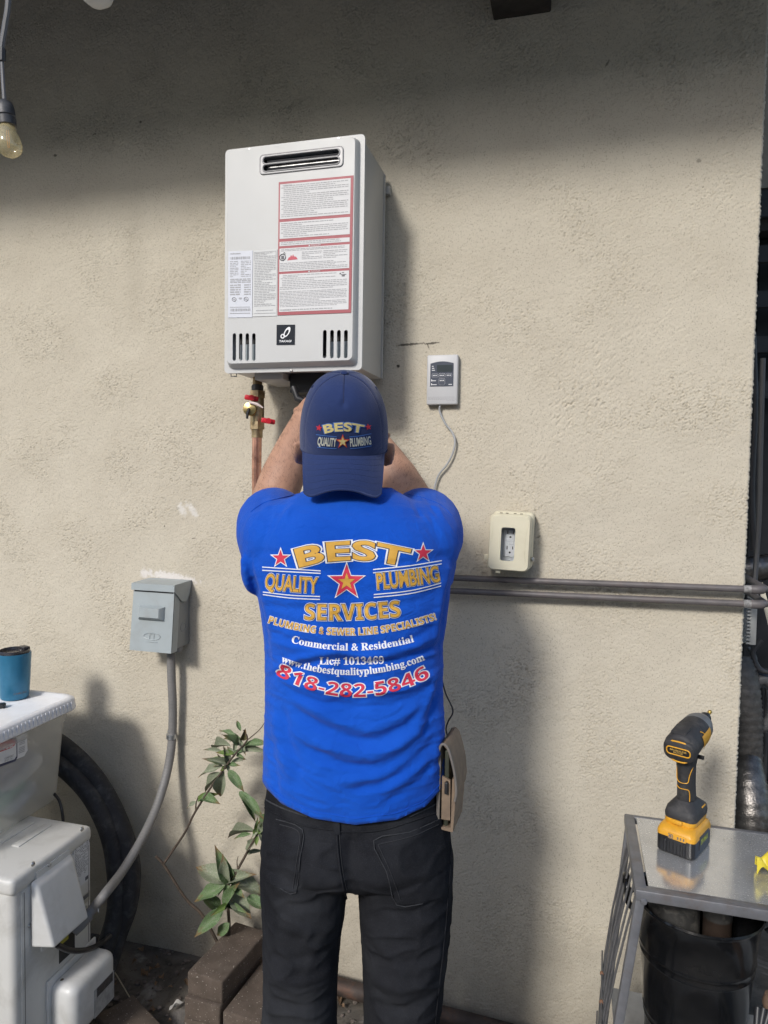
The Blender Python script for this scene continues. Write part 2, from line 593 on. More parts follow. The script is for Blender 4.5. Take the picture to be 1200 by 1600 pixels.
FOIL = mat('dark foil', (0.16, 0.15, 0.14), 0.32, 0.85, var=0.35, vs=60, bump=0.6, bs=240, bd=0.002, dirt=(0.05, 0.045, 0.04), dirt_amt=0.7)
FOILD = mat('dusty duct', (0.075, 0.07, 0.065), 0.5, 0.3, var=0.3, vs=60, bump=0.5, bs=200, bd=0.002)
def duct(name, label, pts, radii, mt, pitch=0.011):
    P = catmull(pts, 24)
    L = sum((P[i + 1] - P[i]).length for i in range(len(P) - 1))
    m_ = int(L / pitch) * 2
    # resample evenly
    cum = [0.0]
    for i in range(len(P) - 1): cum.append(cum[-1] + (P[i + 1] - P[i]).length)
    ss = np.linspace(0, cum[-1], m_)
    Q = [Vector([np.interp(s, cum, [p[a] for p in P]) for a in range(3)]) for s in ss]
    rr = interp(radii, m_)
    rr = [r_ * (1 + (0.035 if i % 2 else -0.03) + 0.02 * math.sin(i * 1.7)) for i, r_ in enumerate(rr)]
    return tag(obj(name, tube(Q, rr, 26), mt, None, 80), label, 'duct')
duct('flexible_duct', 'shiny flexible foil duct bulging low beside the wall corner, behind the table',
     [at(1172, 1330, -0.25), at(1173, 1270, -0.25), at(1168, 1225, -0.28), at(1165, 1190, -0.33)], [0.052, 0.058, 0.05, 0.042], FOIL)
duct('flexible_duct', 'dull grey flexible duct rising upright past the wall corner',
     [at(1163, 1205, -0.35), at(1162, 1150, -0.35), at(1160, 1090, -0.36), at(1150, 1030, -0.4)], [0.047, 0.048, 0.048, 0.05], FOILD)
duct('flexible_duct', 'short crinkled foil duct crossing the gap above the two pipe elbows',
     [at(1130, 892, -0.55), at(1180, 888, -0.55), at(1240, 880, -0.6)], [0.036, 0.038, 0.038], FOIL)
BLACKP = mat('black cable', (0.018, 0.018, 0.02), 0.45, var=0.2)
GREYP = mat('grey cable', (0.06, 0.06, 0.063), 0.5)
tag(obj('cable', tube(catmull([at(1192, 560, -0.3), at(1188, 700, -0.3), at(1186, 800, -0.3), at(1182, 870, -0.3), at(1178, 925, -0.28)], 8), 0.007, 8), GREYP),
    'grey cable hanging down the gap past the wall corner', 'cable')
tag(obj('hose', tube(catmull([at(1172, 1085, -0.4), at(1180, 1066, -0.4), at(1198, 1062, -0.4), at(1215, 1085, -0.4), at(1205, 1125, -0.4), at(1180, 1140, -0.42)], 8), 0.017, 12), mat('grey hose', (0.09, 0.09, 0.095), 0.5)),
    'thick grey hose looping at the right edge above the ducts', 'hose')
vg = thing('vent_strip', 'pale serrated vent strip hanging below the two pipe elbows', 'vent', at(1177, 1010, -0.2))
WHITEP = mat('dusty white plastic', (0.5, 0.5, 0.48), 0.5, dirt=(0.2, 0.19, 0.17), dirt_amt=0.6)
a, b = at(1174, 925, -0.2), at(1181, 1008, -0.2)
obj('backing', bbox((a.x, a.y, b.z), (b.x, a.y + 0.012, a.z), 0.001), WHITEP, vg)
for k in range(15):
    z = b.z + (a.z - b.z) * (k + 0.5) / 15
    obj('slat', bbox((a.x - 0.008, a.y - 0.005, z - 0.0022), (a.x + 0.001, a.y + 0.008, z + 0.0022)), WHITEP, vg)
a, b = at(1158, 950, -0.24), at(1168, 1005, -0.24)
obj('side_plate', bbox((a.x, a.y, b.z), (b.x, a.y + 0.01, a.z), 0.001), mat('grey plate', (0.22, 0.23, 0.24), 0.5), vg)
a, b = at(1184, 912, -0.15), at(1212, 990, -0.15)
tag(obj('pale_strap', G([a, at(1192, 910, -0.15), b, at(1206, 1000, -0.15), a + Vector((0, .004, 0)), at(1192, 910, -0.154), b + Vector((0, .004, 0)), at(1206, 1000, -0.154)],
        [(0, 1, 2, 3), (4, 5, 6, 7), (0, 1, 5, 4), (1, 2, 6, 5), (2, 3, 7, 6), (3, 0, 4, 7)]), mat('pale strap', (0.5, 0.47, 0.38), 0.6)),
    'pale flat strap slanting down the right edge beside the pipe elbows', 'strap')
for (px0, px1, c_) in ((1190, 1194, (0.05, 0.05, 0.055)), (1196, 1200, (0.09, 0.09, 0.095))):
    tag(obj('upright_pipe', tube([at((px0 + px1) / 2, 1075, -0.6), at((px0 + px1) / 2 - 6, 1330, -0.6)], 0.006, 8), mat('upright %.2f' % c_[0], c_, 0.4, 0.5)),
        'thin dark upright rail behind the hose, %s' % ('left of the pair' if px0 == 1190 else 'right of the pair'), 'rail', 'pair of upright rails past the corner')

# ---- unseen house added behind the viewer to block low sky and darken the eave
nh = thing('added_house', 'unseen two-storey stucco house added behind the viewer to block the low sky', 'house', (0, -12, 0))
NST = mat('neighbour stucco', (0.42, 0.36, 0.28), 0.9)
obj('wall', bbox((-15, -20, 0), (15, -11.5, 5.4)), NST, nh)
obj('roof', G([Vector(p) for p in ((-15.6, -10.9, 5.35), (15.6, -10.9, 5.35), (15.6, -15.7, 7.4), (-15.6, -15.7, 7.4), (15.6, -20.6, 5.35), (-15.6, -20.6, 5.35))], [(0, 1, 2, 3), (3, 2, 4, 5), (0, 3, 5), (1, 4, 2), (0, 5, 4, 1)]), mat('roof felt', (0.06, 0.055, 0.05), 0.9), nh)
for k in range(4):
    for z in (0.9, 3.4):
        wdw = obj('window', bbox((-7.2 + 4.2 * k, -11.54, z), (-5.8 + 4.2 * k, -11.49, z + 1.2)), mat('window frame', (0.6, 0.6, 0.58), 0.5), nh)
        obj('pane', bbox((-7.1 + 4.2 * k, -11.486, z + 0.08), (-5.9 + 4.2 * k, -11.475, z + 1.12)), mat('window glass', (0.02, 0.022, 0.025), 0.1), wdw)


# ---- more of the clutter in the side yard
for k, (pts, r_, c_, lb_) in enumerate((([(1176, 520), (1179, 640), (1174, 760), (1178, 860)], 0.009, (0.03, 0.03, 0.034), 'dark pipe running down the gap beside the grey cable'),
                                        ([(1190, 1000), (1176, 1020), (1186, 1045), (1204, 1050)], 0.008, (0.045, 0.045, 0.05), 'black cable curled under the serrated vent strip'),
                                        ([(1168, 1012), (1180, 1030), (1170, 1052), (1160, 1075)], 0.006, (0.10, 0.10, 0.105), 'short grey cable hanging between vent strip and ducts'))):
    tag(obj('side_cable', tube(catmull([at(a, b, -0.34 - 0.03 * k) for a, b in pts], 8), r_, 10), mat('side cable %d' % k, c_, 0.5), None, 80), lb_, 'cable')
for k in range(5):
    p = at(1192, 330 + 70 * k, -1.15)
    tag(obj('batten', bbox((p.x - 0.25, 1.12, p.z - 0.03), (p.x + 0.6, 1.145, p.z + 0.03)), mat('batten grey', (0.05, 0.052, 0.058), 0.7)), '%s dark horizontal batten on the shed past the upper corner' % ('topmost', 'second', 'third', 'fourth', 'lowest')[k], 'batten', 'battens on the shed')

# ================================================================== ON THE WALL
# ---- tankless water heater
HEAT = mat('heater enamel', (0.52, 0.525, 0.515), 0.45, var=0.02, vs=6, bump=0.03, bs=500, dirt=(0.5, 0.49, 0.46), dirt_amt=0.25)
HSIDE = mat('heater side', (0.46, 0.45, 0.425), 0.42, var=0.03, vs=5)
STEEL = mat('stainless', (0.27, 0.27, 0.275), 0.45, 0.35, var=0.05)
SCREW = mat('screw zinc', (0.45, 0.45, 0.45), 0.3, 1.0)
BLACKM = mat('black inside', (0.012, 0.012, 0.013), 0.6)
LABELW = mat('label white', (0.64, 0.64, 0.64), 0.6, var=0.02)
INK = mat('label ink', (0.12, 0.12, 0.13), 0.6)
INKL = mat('label grey ink', (0.36, 0.36, 0.37), 0.6)
REDINK = mat('label red', (0.34, 0.07, 0.085), 0.5, var=0.06)
heater = thing('water_heater', 'light grey tankless gas water heater hung high on the stucco wall', 'water heater', (-0.665, 0, 1.67))
HX0, HX1, HZ0, HZ1 = -0.841, -0.488, 1.668, 2.204
hcx, hcz = (HX0 + HX1) / 2, (HZ0 + HZ1) / 2
W, Hh = HX1 - HX0, HZ1 - HZ0
obj('casing', bbox((HX0 + 0.006, -0.212, HZ0 + 0.006), (HX1 - 0.007, -0.02, HZ1 - 0.006), 0.003), HSIDE, heater)
obj('side_flange', bbox((HX1 - 0.0068, -0.03, HZ0 + 0.008), (HX1 - 0.0045, -0.021, HZ1 - 0.012)), HSIDE, heater)
obj('mounting_bracket', bbox((HX0 + 0.1, -0.012, HZ1 - 0.055), (HX1 + 0.004, -0.001, HZ1 - 0.035)), HSIDE, heater)
# front cover: flange, bevelled skirt, pierced face
M0 = wallM(hcx, hcz, 0.2125)
cover = obj('front_cover', plate(rrect(W, Hh, 0.010, 4), [], 0.008, M0), HEAT, heater)
def ringz(w, h, r_, z, oy=0): return [M0 @ Vector((x, y + oy, z)) for x, y in rrect(w, h, r_, 5)]
iw, ih = W - 0.022, Hh - 0.020
sk = loft([ringz(iw, ih, 0.012, 0.0081), ringz(iw - 0.002, ih - 0.003, 0.012, 0.013, 0.0008), ringz(iw - 0.008, ih - 0.010, 0.012, 0.024, 0.002), ringz(iw - 0.013, ih - 0.014, 0.012, 0.0272, 0.003)], cap=False)
obj('skirt', sk, HEAT, cover, 60)
FD = 0.2125 + 0.0275                      # face plane
def hp(px, py): 
    p = at(px, py, FD + 0.0015)
    return Vector((p.x - hcx, p.z - hcz))
slots = []
def stadium(cx, y0, y1, w):
    r_ = w / 2
    return [(cx + r_ * math.cos(R(a)), y1 - r_ + r_ * math.sin(R(a))) for a in range(0, 181, 20)] + \
           [(cx + r_ * math.cos(R(a)), y0 + r_ + r_ * math.sin(R(a))) for a in range(180, 361, 20)]
for X in (140, 179, 219, 259):
    a, b = hp(330 + X / 3.903, 190 + 1290 / 3.903), hp(330 + X / 3.903, 190 + 1458 / 3.903)
    slots.append(stadium(a.x, b.y, a.y, 0.0092))
for X in (692, 736, 778, 821):
    a, b = hp(330 + X / 3.903, 190 + 1270 / 3.903), hp(330 + X / 3.903, 190 + 1442 / 3.903)
    slots.append(stadium(a.x, b.y, a.y, 0.0092))
va, vb = hp(406.6, 258.5), hp(535.7, 243)
vx0, vx1 = va.x, vb.x
vt, vbm = hp(470, 236).y, hp(470, 266).y
vw, vh, vcx, vcy = vx1 - vx0, vt - vbm, (vx0 + vx1) / 2, (vt + vbm) / 2
face = plate(rrect(iw - 0.013, ih - 0.014, 0.012, 5, 0, 0.003), slots + [rrect(vw - 0.006, vh - 0.006, 0.006, 3, vcx, vcy)], 0.0022, M0 @ T(0, 0, 0.0258))
obj('face_panel', face, HEAT, cover)
# what shows through the slots: pale inner plate and a black sheet standing in for the shade behind
INNER = mat('inner plate', (0.33, 0.38, 0.4), 0.4)
for sgn, xs in ((0, slots[1:4]), (1, slots[5:8])):
    x0 = min(p[0] for p in xs[0]) - 0.004; x1 = max(p[0] for p in xs[-1]) + 0.004
    y0 = min(p[1] for p in xs[0]) - 0.004; y1 = max(p[1] for p in xs[0])
    obj('inner_plate', G().add(rbox(x1 - x0, y1 - y0 - 0.024, 0.001, 0, 1, ((x0 + x1) / 2, (y0 + y1) / 2 - 0.012, 0.012)), M0), INNER, heater)
obj('shade_sheet', G().add(rbox(iw - 0.04, ih - 0.05, 0.001, 0, 1, (0, 0, 0.0090)), M0), BLACKM, heater)
# stainless exhaust: tray with two slotted bars
vent = obj('exhaust_vent', plate(rrect(vw, vh, 0.008, 4, vcx, vcy),
           [rrect(vw - 0.018, vh * 0.30, vh * 0.145, 5, vcx, vcy + vh * 0.205), rrect(vw - 0.018, vh * 0.30, vh * 0.145, 5, vcx, vcy - vh * 0.205)], 0.0016, M0 @ T(0, 0, 0.0285)), STEEL, heater)
for s in (1, -1):
    rim = [M0 @ Vector((x, y, 0.0303)) for x, y in rrect(vw - 0.0145, vh * 0.38, vh * 0.18, 6, vcx, vcy + s * vh * 0.205)]
    obj('rim', tube(rim + rim[:1], 0.0016, 6, False), STEEL, vent, 80)
obj('outer_rim', tube((lambda q: q + q[:1])([M0 @ Vector((x, y, 0.0292)) for x, y in rrect(vw, vh, 0.008, 5, vcx, vcy)]), 0.0017, 6, False), STEEL, vent, 80)
obj('flue', G().add(rbox(vw - 0.02, vh - 0.014, 0.001, 0, 1, (vcx, vcy, 0.0098)), M0), mat('flue metal', (0.3, 0.3, 0.3), 0.4, 0.9, var=0.5, vs=70), vent)
for s in (-1, 1):
    obj('deflector', G().add(rbox(vw - 0.026, vh * 0.2, 0.002), M0 @ T(vcx, vcy + s * vh * 0.2, 0.018) @ RX(40)), STEEL, vent)
# labels: quads on the face, print as a thin sheet just above the paper
def quad_label(name, q, mt, parent, lift=0.0022, lb=None):
    P = [M0 @ Vector((*hp(*p), 0.0272 + lift)) for p in q]
    nrm = Vector((0, -1, 0)) * -0.0004
    g = G(P + [p + Vector((0, 0.0007, 0)) for p in P], [(0, 1, 2, 3), (4, 5, 6, 7), (0, 1, 5, 4), (1, 2, 6, 5), (2, 3, 7, 6), (3, 0, 4, 7)])
    o = obj(name, g, mt, parent, 0)
    if lb: o['label'] = lb
    def uv(u, v, d=0.0004):
        a = P[0].lerp(P[1], u); b = P[3].lerp(P[2], u)
        return a.lerp(b, v) + Vector((0, -d, 0))
    return o, uv
def uvrect(g, uv, u0, v0, u1, v1, d=0.0004):
    n_ = len(g.v)
    g.v += [uv(u0, v0, d), uv(u1, v0, d), uv(u1, v1, d), uv(u0, v1, d)]
    g.f.append((n_, n_ + 1, n_ + 2, n_ + 3))
def uvlines(g, uv, u0, v0, u1, v1, rows, rng, h=0.5, full=0.9, indent=0.0, word=(0.02, 0.07), gap=0.009):
    for k in range(rows):
        va_ = v0 + (v1 - v0) * k / rows; vb_ = va_ + (v1 - v0) / rows * h
        u = u0 + (indent if rng.random() < 0.6 else 0)
        end = u1 if rng.random() < full else u0 + (u1 - u0) * rng.uniform(0.3, 0.9)
        while u < end - 0.01:
            w = min(rng.uniform(*word), end - u)
            j = rng.uniform(0, 0.18) * (vb_ - va_)
            uvrect(g, uv, u, va_ + j, u + w, vb_)
            u += w + gap
rng = random.Random(11)
wl, uv = quad_label('warning_label', [(435.6, 284.8), (552.4, 274), (548.6, 488.5), (433.8, 492.8)], REDINK, heater, lb='large white warning label with thick red borders')
secs = [(0.018, 0.278), (0.300, 0.425), (0.448, 0.480), (0.498, 0.672), (0.690, 0.975)]
gw, gi = G(), G()
for v0, v1 in secs: uvrect(gw, uv, 0.02, v0, 0.965, v1, 0.0004)
obj('panel', gw, LABELW, wl, 0)
uv2 = lambda u, v, d=0: uv(u, v, 0.0008)
def txt(body, uvf, uc, vc, w, h, d=0.0008, **k):
    t = text_fit(body, w, h, **k)
    return G([uvf(uc + p[0], vc - p[1], d) for p in t.v], t.f)
uvlines(gi, uv2, 0.04, 0.03, 0.94, 0.272, 17, rng, 0.42, 0.6, 0.03)
uvlines(gi, uv2, 0.04, 0.31, 0.94, 0.422, 8, rng, 0.42, 0.55, 0.03)
uvlines(gi, uv2, 0.04, 0.452, 0.85, 0.478, 2, rng, 0.45)
uvlines(gi, uv2, 0.04, 0.505, 0.90, 0.525, 2, rng, 0.45)
uvlines(gi, uv2, 0.33, 0.532, 0.60, 0.595, 5, rng, 0.42, 0.5); uvlines(gi, uv2, 0.62, 0.532, 0.94, 0.595, 5, rng, 0.42, 0.5)
uvlines(gi, uv2, 0.03, 0.608, 0.94, 0.668, 5, rng, 0.45, 0.7)
uvlines(gi, uv2, 0.04, 0.70, 0.80, 0.735, 3, rng, 0.42, 0.7, 0.03); uvlines(gi, uv2, 0.03, 0.737, 0.94, 0.815, 6, rng, 0.42, 0.7, 0.03)
uvlines(gi, uv2, 0.03, 0.822, 0.94, 0.945, 11, rng, 0.42, 0.8); uvlines(gi, uv2, 0.03, 0.957, 0.75, 0.968, 1, rng, 0.7)
gi.add(txt('WARNING', uv, 0.12, 0.028, 0.13, 0.009)); gi.add(txt('WARNING:', uv, 0.12, 0.963, 0.13, 0.009))
obj('fine_print', gi, INKL, wl, 0)
for vv in (0.489, 0.681):
    gd = txt('DANGER', uv, 0.52, vv, 0.13, 0.010)
    n_ = len(gd.v); gd.v += [uv(0.415, vv + .005, .0008), uv(0.445, vv + .005, .0008), uv(0.43, vv - .006, .0008)]; gd.f.append((n_, n_ + 1, n_ + 2))
    obj('heading', gd, LABELW, wl, 0)
# pictograms: struck-out can, red flames over a fuel can, scald hand
gp = G()
gp.v += [uv(0.19 + x, 0.562 + y, .0008) for x, y in ((-.06, .028), (-.04, .006), (-.02, .004), (-.01, -.012), (.005, .002), (.02, -.016), (.03, .0), (.06, .004), (.085, .024))]
gp.f.append(tuple(range(8, -1, -1)))
obj('flame_pictogram', gp, mat('pictogram red', (0.5, 0.06, 0.09), 0.5), wl, 0)
gp = G()
ring_ = [uv(0.065 + 0.042 * math.cos(R(a)), 0.565 + 0.024 * math.sin(R(a)), .0010) for a in range(0, 360, 20)]
gp.add(tube(ring_ + ring_[:2], 0.0009, 4, False)); uvrect(gp, lambda u, v, d: uv(u, v, .0008), 0.045, 0.553, 0.085, 0.58)
gp.add(tube([uv(0.075, 0.535, .001), uv(0.095, 0.53, .001), uv(0.1, 0.545, .001)], 0.0007, 4))
for a, b, c_, d_ in ((.86, .715, .93, .72), (.84, .705, .86, .715), (.87, .70, .9, .705), (.87, .722, .91, .732)): uvrect(gp, lambda u, v, d: uv(u, v, .0008), a, b, c_, d_)
obj('hazard_pictogram', gp, INK, wl, 60)
rl, uv = quad_label('rating_label', [(357, 393), (395, 391.4), (394, 496), (356.6, 496.4)], mat('label bluish white', (0.60, 0.62, 0.67), 0.5, var=0.02), heater, lb='white rating label with two barcodes')
gi = G(); uv2 = lambda u, v, d=0: uv(u, v, 0.0005)
def barcode(v0, v1, u0=0.1, u1=0.9):
    u = u0
    while u < u1:
        w = rng.choice((0.012, 0.02, 0.03)); uvrect(gi, uv2, u, v0, u + w, v1); u += w + rng.choice((0.012, 0.02, 0.03))
barcode(0.085, 0.125); barcode(0.865, 0.905)
uvlines(gi, uv2, 0.08, 0.03, 0.5, 0.055, 1, rng, 0.6); uvlines(gi, uv2, 0.07, 0.15, 0.42, 0.40, 10, rng, 0.4, 0.6, word=(.06, .2), gap=.03); uvlines(gi, uv2, 0.52, 0.15, 0.93, 0.40, 10, rng, 0.4, 0.6, word=(.06, .2), gap=.03)
uvlines(gi, uv2, 0.08, 0.415, 0.93, 0.485, 3, rng, 0.6, 1, word=(.1, .25), gap=.03)
uvlines(gi, uv2, 0.08, 0.50, 0.52, 0.675, 5, rng, 0.55, 1, word=(.1, .25), gap=.03); uvlines(gi, uv2, 0.66, 0.50, 0.93, 0.675, 5, rng, 0.55, 1, word=(.1, .2), gap=.03)
for uc in (0.25, 0.75):
    q = [uv(uc + 0.085 * math.cos(R(a)), 0.725 + 0.03 * math.sin(R(a)), .0007) for a in range(0, 360, 20)]
    gi.add(tube(q + q[:2], 0.0006, 4, False)); uvrect(gi, uv2, uc - .04, .716, uc + .04, .734)
uvrect(gi, uv2, 0.45, 0.70, 0.57, 0.715); uvrect(gi, uv2, 0.47, 0.725, 0.55, 0.73)
uvlines(gi, uv2, 0.08, 0.838, 0.92, 0.855, 1, rng, 0.6, 1); uvlines(gi, uv2, 0.08, 0.93, 0.92, 0.95, 1, rng, 0.6, 1)
obj('fine_print', gi, INKL, rl, 0)
tl, uv = quad_label('notice_label', [(395.9, 391.9), (433.2, 389.3), (432.5, 493.6), (394.7, 494.8)], mat('label cream', (0.60, 0.61, 0.60), 0.55, var=0.02), heater, lb='white notice label packed with small print')
gi = G(); uv2 = lambda u, v, d=0: uv(u, v, 0.0005)
for a, b, c_, d_ in ((.05, .025, .96, .03), (.05, .145, .96, .15), (.05, .025, .065, .15), (.945, .025, .96, .15)): uvrect(gi, uv2, a, b, c_, d_)
uvlines(gi, uv2, 0.09, 0.04, 0.93, 0.14, 4, rng, 0.5, .8, word=(.05, .2), gap=.025)
uvlines(gi, uv2, 0.06, 0.165, 0.95, 0.86, 28, rng, 0.45, .75, word=(.05, .2), gap=.025)
uvlines(gi, uv2, 0.15, 0.905, 0.85, 0.92, 1, rng, 0.8, 1); uvlines(gi, uv2, 0.05, 0.95, 0.95, 0.965, 1, rng, 0.6, .9)
obj('fine_print', gi, INKL, tl, 0)
# maker's plate
lp, uv = quad_label('maker_plate', [(432.3, 507.6), (460.9, 507.2), (460.4, 538.6), (432.0, 539.0)], mat('plate navy', (0.016, 0.02, 0.028), 0.55, var=0.05, Specular_IOR_Level=0.15), heater, lb='small dark square maker plate with white looped emblem')
gl = G()
gl.add(txt('TAKAGI', uv, 0.5, 0.82, 0.68, 0.11, offset=0.03, shear=0.2))
LW = mat('plate white', (0.75, 0.76, 0.77), 0.4, var=0.02)
ev = []
outer, inner = [], []
for k in range(36):
    a = 2 * math.pi * k / 36
    def el(rx, ry, cx, cy, rot=58):
        x, y = rx * math.cos(a), ry * math.sin(a)
        c_, s_ = math.cos(R(rot)), math.sin(R(rot))
        return (cx + x * c_ - y * s_, cy - (x * s_ + y * c_))
    outer.append(el(0.29, 0.135, 0.58, 0.37)); inner.append(el(0.17, 0.075, 0.565, 0.40))
for k in range(36):
    k2 = (k + 1) % 36; n_ = len(gl.v)
    gl.v += [uv(*outer[k], .0008), uv(*outer[k2], .0008), uv(*inner[k2], .0008), uv(*inner[k], .0008)]; gl.f.append((n_, n_ + 1, n_ + 2, n_ + 3))
for k in range(24):
    a0, a1 = 2 * math.pi * k / 24, 2 * math.pi * (k + 1) / 24; n_ = len(gl.v)
    gl.v += [uv(0.345 + r_ * math.cos(a_), 0.575 + r_ * math.sin(a_), .0010) for r_, a_ in ((.12, a0), (.12, a1), (.06, a1), (.06, a0))]; gl.f.append((n_, n_ + 1, n_ + 2, n_ + 3))
obj('emblem', gl, LW, lp, 0)
# screws, hook, service fittings under the casing
def screw(x, z, d, r_, parent, name='screw'):
    return obj(name, lathe([(r_, 0), (r_, r_ * .35), (r_ * .7, r_ * .75), (r_ * .3, r_ * .8), (0, r_ * .55)], 12, wallM(x, z, d)), SCREW, parent)
for px, py in ((389.5, 234.5), (529, 217), (454.8, 579.5)):
    p = at(px, py, 0.222); screw(p.x, p.z, 0.2205, 0.0042, heater)
a = at(361, 584, 0.2); 
obj('hook', tube([a + Vector((0, 0, 0.006)), a + Vector((0, 0, -0.007)), a + Vector((0.015, 0, -0.007)), a + Vector((0.015, 0, 0.0))], 0.0016, 6), SCREW, heater)
obj('bottom_plate', bbox((-0.775, -0.19, 1.655), (-0.70, -0.05, 1.673), 0.002), HSIDE, heater)
obj('connector_block', bbox((-0.695, -0.16, 1.625), (-0.60, -0.06, 1.673), 0.004), BLACKP, heater)
obj('water_outlet', tube([(-0.62, -0.1, 1.675), (-0.62, -0.1, 1.60)], 0.014, 14), mat('old brass', (0.22, 0.15, 0.08), 0.4, 0.9), heater)

# ---- service valve and copper pipe under the heater
BRASS = mat('brass', (0.50, 0.39, 0.24), 0.38, 1.0, var=0.15, vs=60, dirt=(0.18, 0.11, 0.05), dirt_amt=0.7, ds=50)
BRASSL = mat('bright brass', (0.62, 0.48, 0.22), 0.3, 1.0, var=0.1, vs=60)
COPPER = mat('copper', (0.75, 0.40, 0.30), 0.3, 1.0, var=0.2, vs=40, dirt=(0.30, 0.14, 0.11), dirt_amt=0.8, ds=30)
REDP = mat('red handle plastic', (0.55, 0.02, 0.035), 0.35, var=0.08)
valve = thing('service_valve', 'brass service valve with red handles under the heater', 'valve', at(402, 690, 0.10))
va = at(403, 588, 0.10); vz = lambda py: at(403, py, 0.10).z
vx = at(402, 640, 0.10).x
VM = T(vx, -0.10, 0)
def hexring(r_, z): return [Vector((vx + r_ * math.cos(R(a)), -0.10 + r_ * math.sin(R(a)), z)) for a in range(0, 360, 60)]
obj('inlet', lathe([(0.0125, vz(603)), (0.0125, vz(584))], 16, VM), mat('old brass', (0.22, 0.15, 0.08), 0.4, 0.9), valve)
obj('side_port', tube([Vector((vx + 0.004, -0.1, vz(595))), Vector((vx + 0.022, -0.103, vz(594)))], 0.004, 10), BRASSL, valve)
obj('collar', lathe([(0.0125, vz(613)), (0.0155, vz(611)), (0.016, vz(604)), (0.013, vz(601))], 20, VM), mat('collar dark', (0.08, 0.075, 0.07), 0.45, 0.6), valve)
obj('union_nut', loft([hexring(0.0215, vz(622)), hexring(0.0215, vz(611))]), BRASS, valve)
obj('body', lathe([(0.016, vz(669)), (0.0178, vz(660)), (0.0182, vz(640)), (0.0174, vz(622)), (0.016, vz(619))], 22, VM), BRASS, valve)
obj('lower_nut', loft([hexring(0.0205, vz(671)), hexring(0.0205, vz(659))]), BRASS, valve)
obj('sweat_cup', lathe([(0.0145, vz(684)), (0.0145, vz(675)), (0.0158, vz(670))], 18, VM), BRASS, valve)
# drain port: round cap with black lever, upper T handle, lower T handle
dc = at(390, 639, 0.128)
DM = T(dc) @ RZ(12) @ RX(90)
drain = obj('drain_cap', lathe([(0.015, -0.022), (0.0175, -0.012), (0.0175, 0.0), (0.0165, 0.003), (0.006, 0.005), (0.0, 0.0055)], 26, DM), BRASSL, valve)
obj('tether', tube(catmull([dc + Vector((0.002, -0.008, 0.016)), dc + Vector((0.022, -0.006, 0.012)), dc + Vector((0.040, -0.004, 0.002))], 6), [0.003, 0.0035, 0.0012], 8, flat=0.35), mat('nylon', (0.6, 0.5, 0.48), 0.4), drain)
obj('lever', tube([dc + Vector((0.002, -0.007, 0.001)), dc + Vector((0.0, -0.012, -0.012)), dc + Vector((-0.001, -0.012, -0.026))], [0.003, 0.0042, 0.0028], 8), BLACKP, valve)
def tee(c, M, parent):
    g = G().add(rbox(0.036, 0.010, 0.013, 0.003, 2)).add(lathe([(0.0075, -0.011), (0.0075, 0.0)], 12, RX(-90)))
    return obj('handle', g.xf(T(c) @ M), REDP, parent)
tee(at(393, 622, 0.122), RZ(25) @ RY(8), valve)
tee(at(419, 658, 0.118), RZ(30) @ RY(8), valve)
cp_ = tag(obj('copper_pipe', tube(catmull([Vector((vx, -0.1, vz(680))), Vector((vx, -0.1, vz(760))), Vector((vx + 0.01, -0.1, 1.30)), Vector((vx + 0.08, -0.08, 1.22)), Vector((vx + 0.14, -0.05, 1.10)), Vector((vx + 0.15, -0.04, 0.9)), Vector((vx + 0.15, -0.04, 0.0))], 8), 0.0125, 18), COPPER),
          'bare copper water pipe running down from the brass valve', 'pipe')

# ---- remote controller and its cable
REM = mat('controller plastic', (0.50, 0.505, 0.515), 0.42, var=0.02)
rc = thing('remote_controller', 'light grey heater remote controller with dark keypad on the wall', 'controller', (-0.336, 0, 1.605))
rx0, rx1, rz0, rz1 = -0.376, -0.296, 1.6065, 1.7325
rcx, rcz = (rx0 + rx1) / 2, (rz0 + rz1) / 2
MR = wallM(rcx, rcz, 0.0)
obj('case', rbox(0.080, 0.126, 0.019, 0.0035, 3, (0, 0, 0.0105)).xf(MR), REM, rc)
obj('back_plate', rbox(0.074, 0.120, 0.004, 0.001, 1, (0, -0.003, 0.0015)).xf(MR), BLACKP, rc)
kp = [(-0.0305, -0.0165), (0.029, -0.0165), (0.029, 0.041)] + [(0.029 - 0.0595 * k / 10, 0.041 + 0.005 * math.sin(math.pi * k / 10)) for k in range(1, 10)] + [(-0.0305, 0.041)]
pad = obj('keypad', prism(kp, 0.0012, MR @ T(0, 0, 0.0202)), mat('keypad grey', (0.075, 0.085, 0.11), 0.6, var=0.04, Specular_IOR_Level=0.2), rc)
obj('display', prism(rrect(0.040, 0.018, 0.001, 2, 0.0065, 0.028), 0.0006, MR @ T(0, 0, 0.0213)), mat('lcd', (0.055, 0.065, 0.07), 0.12, var=0.05), pad)
for bx, by, bw, bh in ((-0.0185, 0.0105, 0.0145, 0.0085), (-0.0005, 0.0105, 0.0155, 0.0095), (0.0175, 0.0105, 0.0155, 0.0085), (0.0, -0.0055, 0.0155, 0.0150)):
    rim = [MR @ Vector((x, y, 0.0217)) for x, y in rrect(bw, bh, 0.0015, 3, bx, by)]
    btn = obj('button', prism(rrect(bw, bh, 0.0015, 3, bx, by), 0.0008, MR @ T(0, 0, 0.0212)), mat('button grey', (0.085, 0.095, 0.12), 0.6, var=0.04, Specular_IOR_Level=0.2), pad)
    g = tube(rim + rim[:1], 0.00035, 4, False)
    for u in range(3): g.add(rbox(bw * .17, .0022, .0002, 0, 1, (bx - bw * .25 + u * bw * .25, by + (0.003 if bh > .012 else 0), .0222)).xf(MR))
    obj('button_outline', g, LW, pad, 60)
g = G()
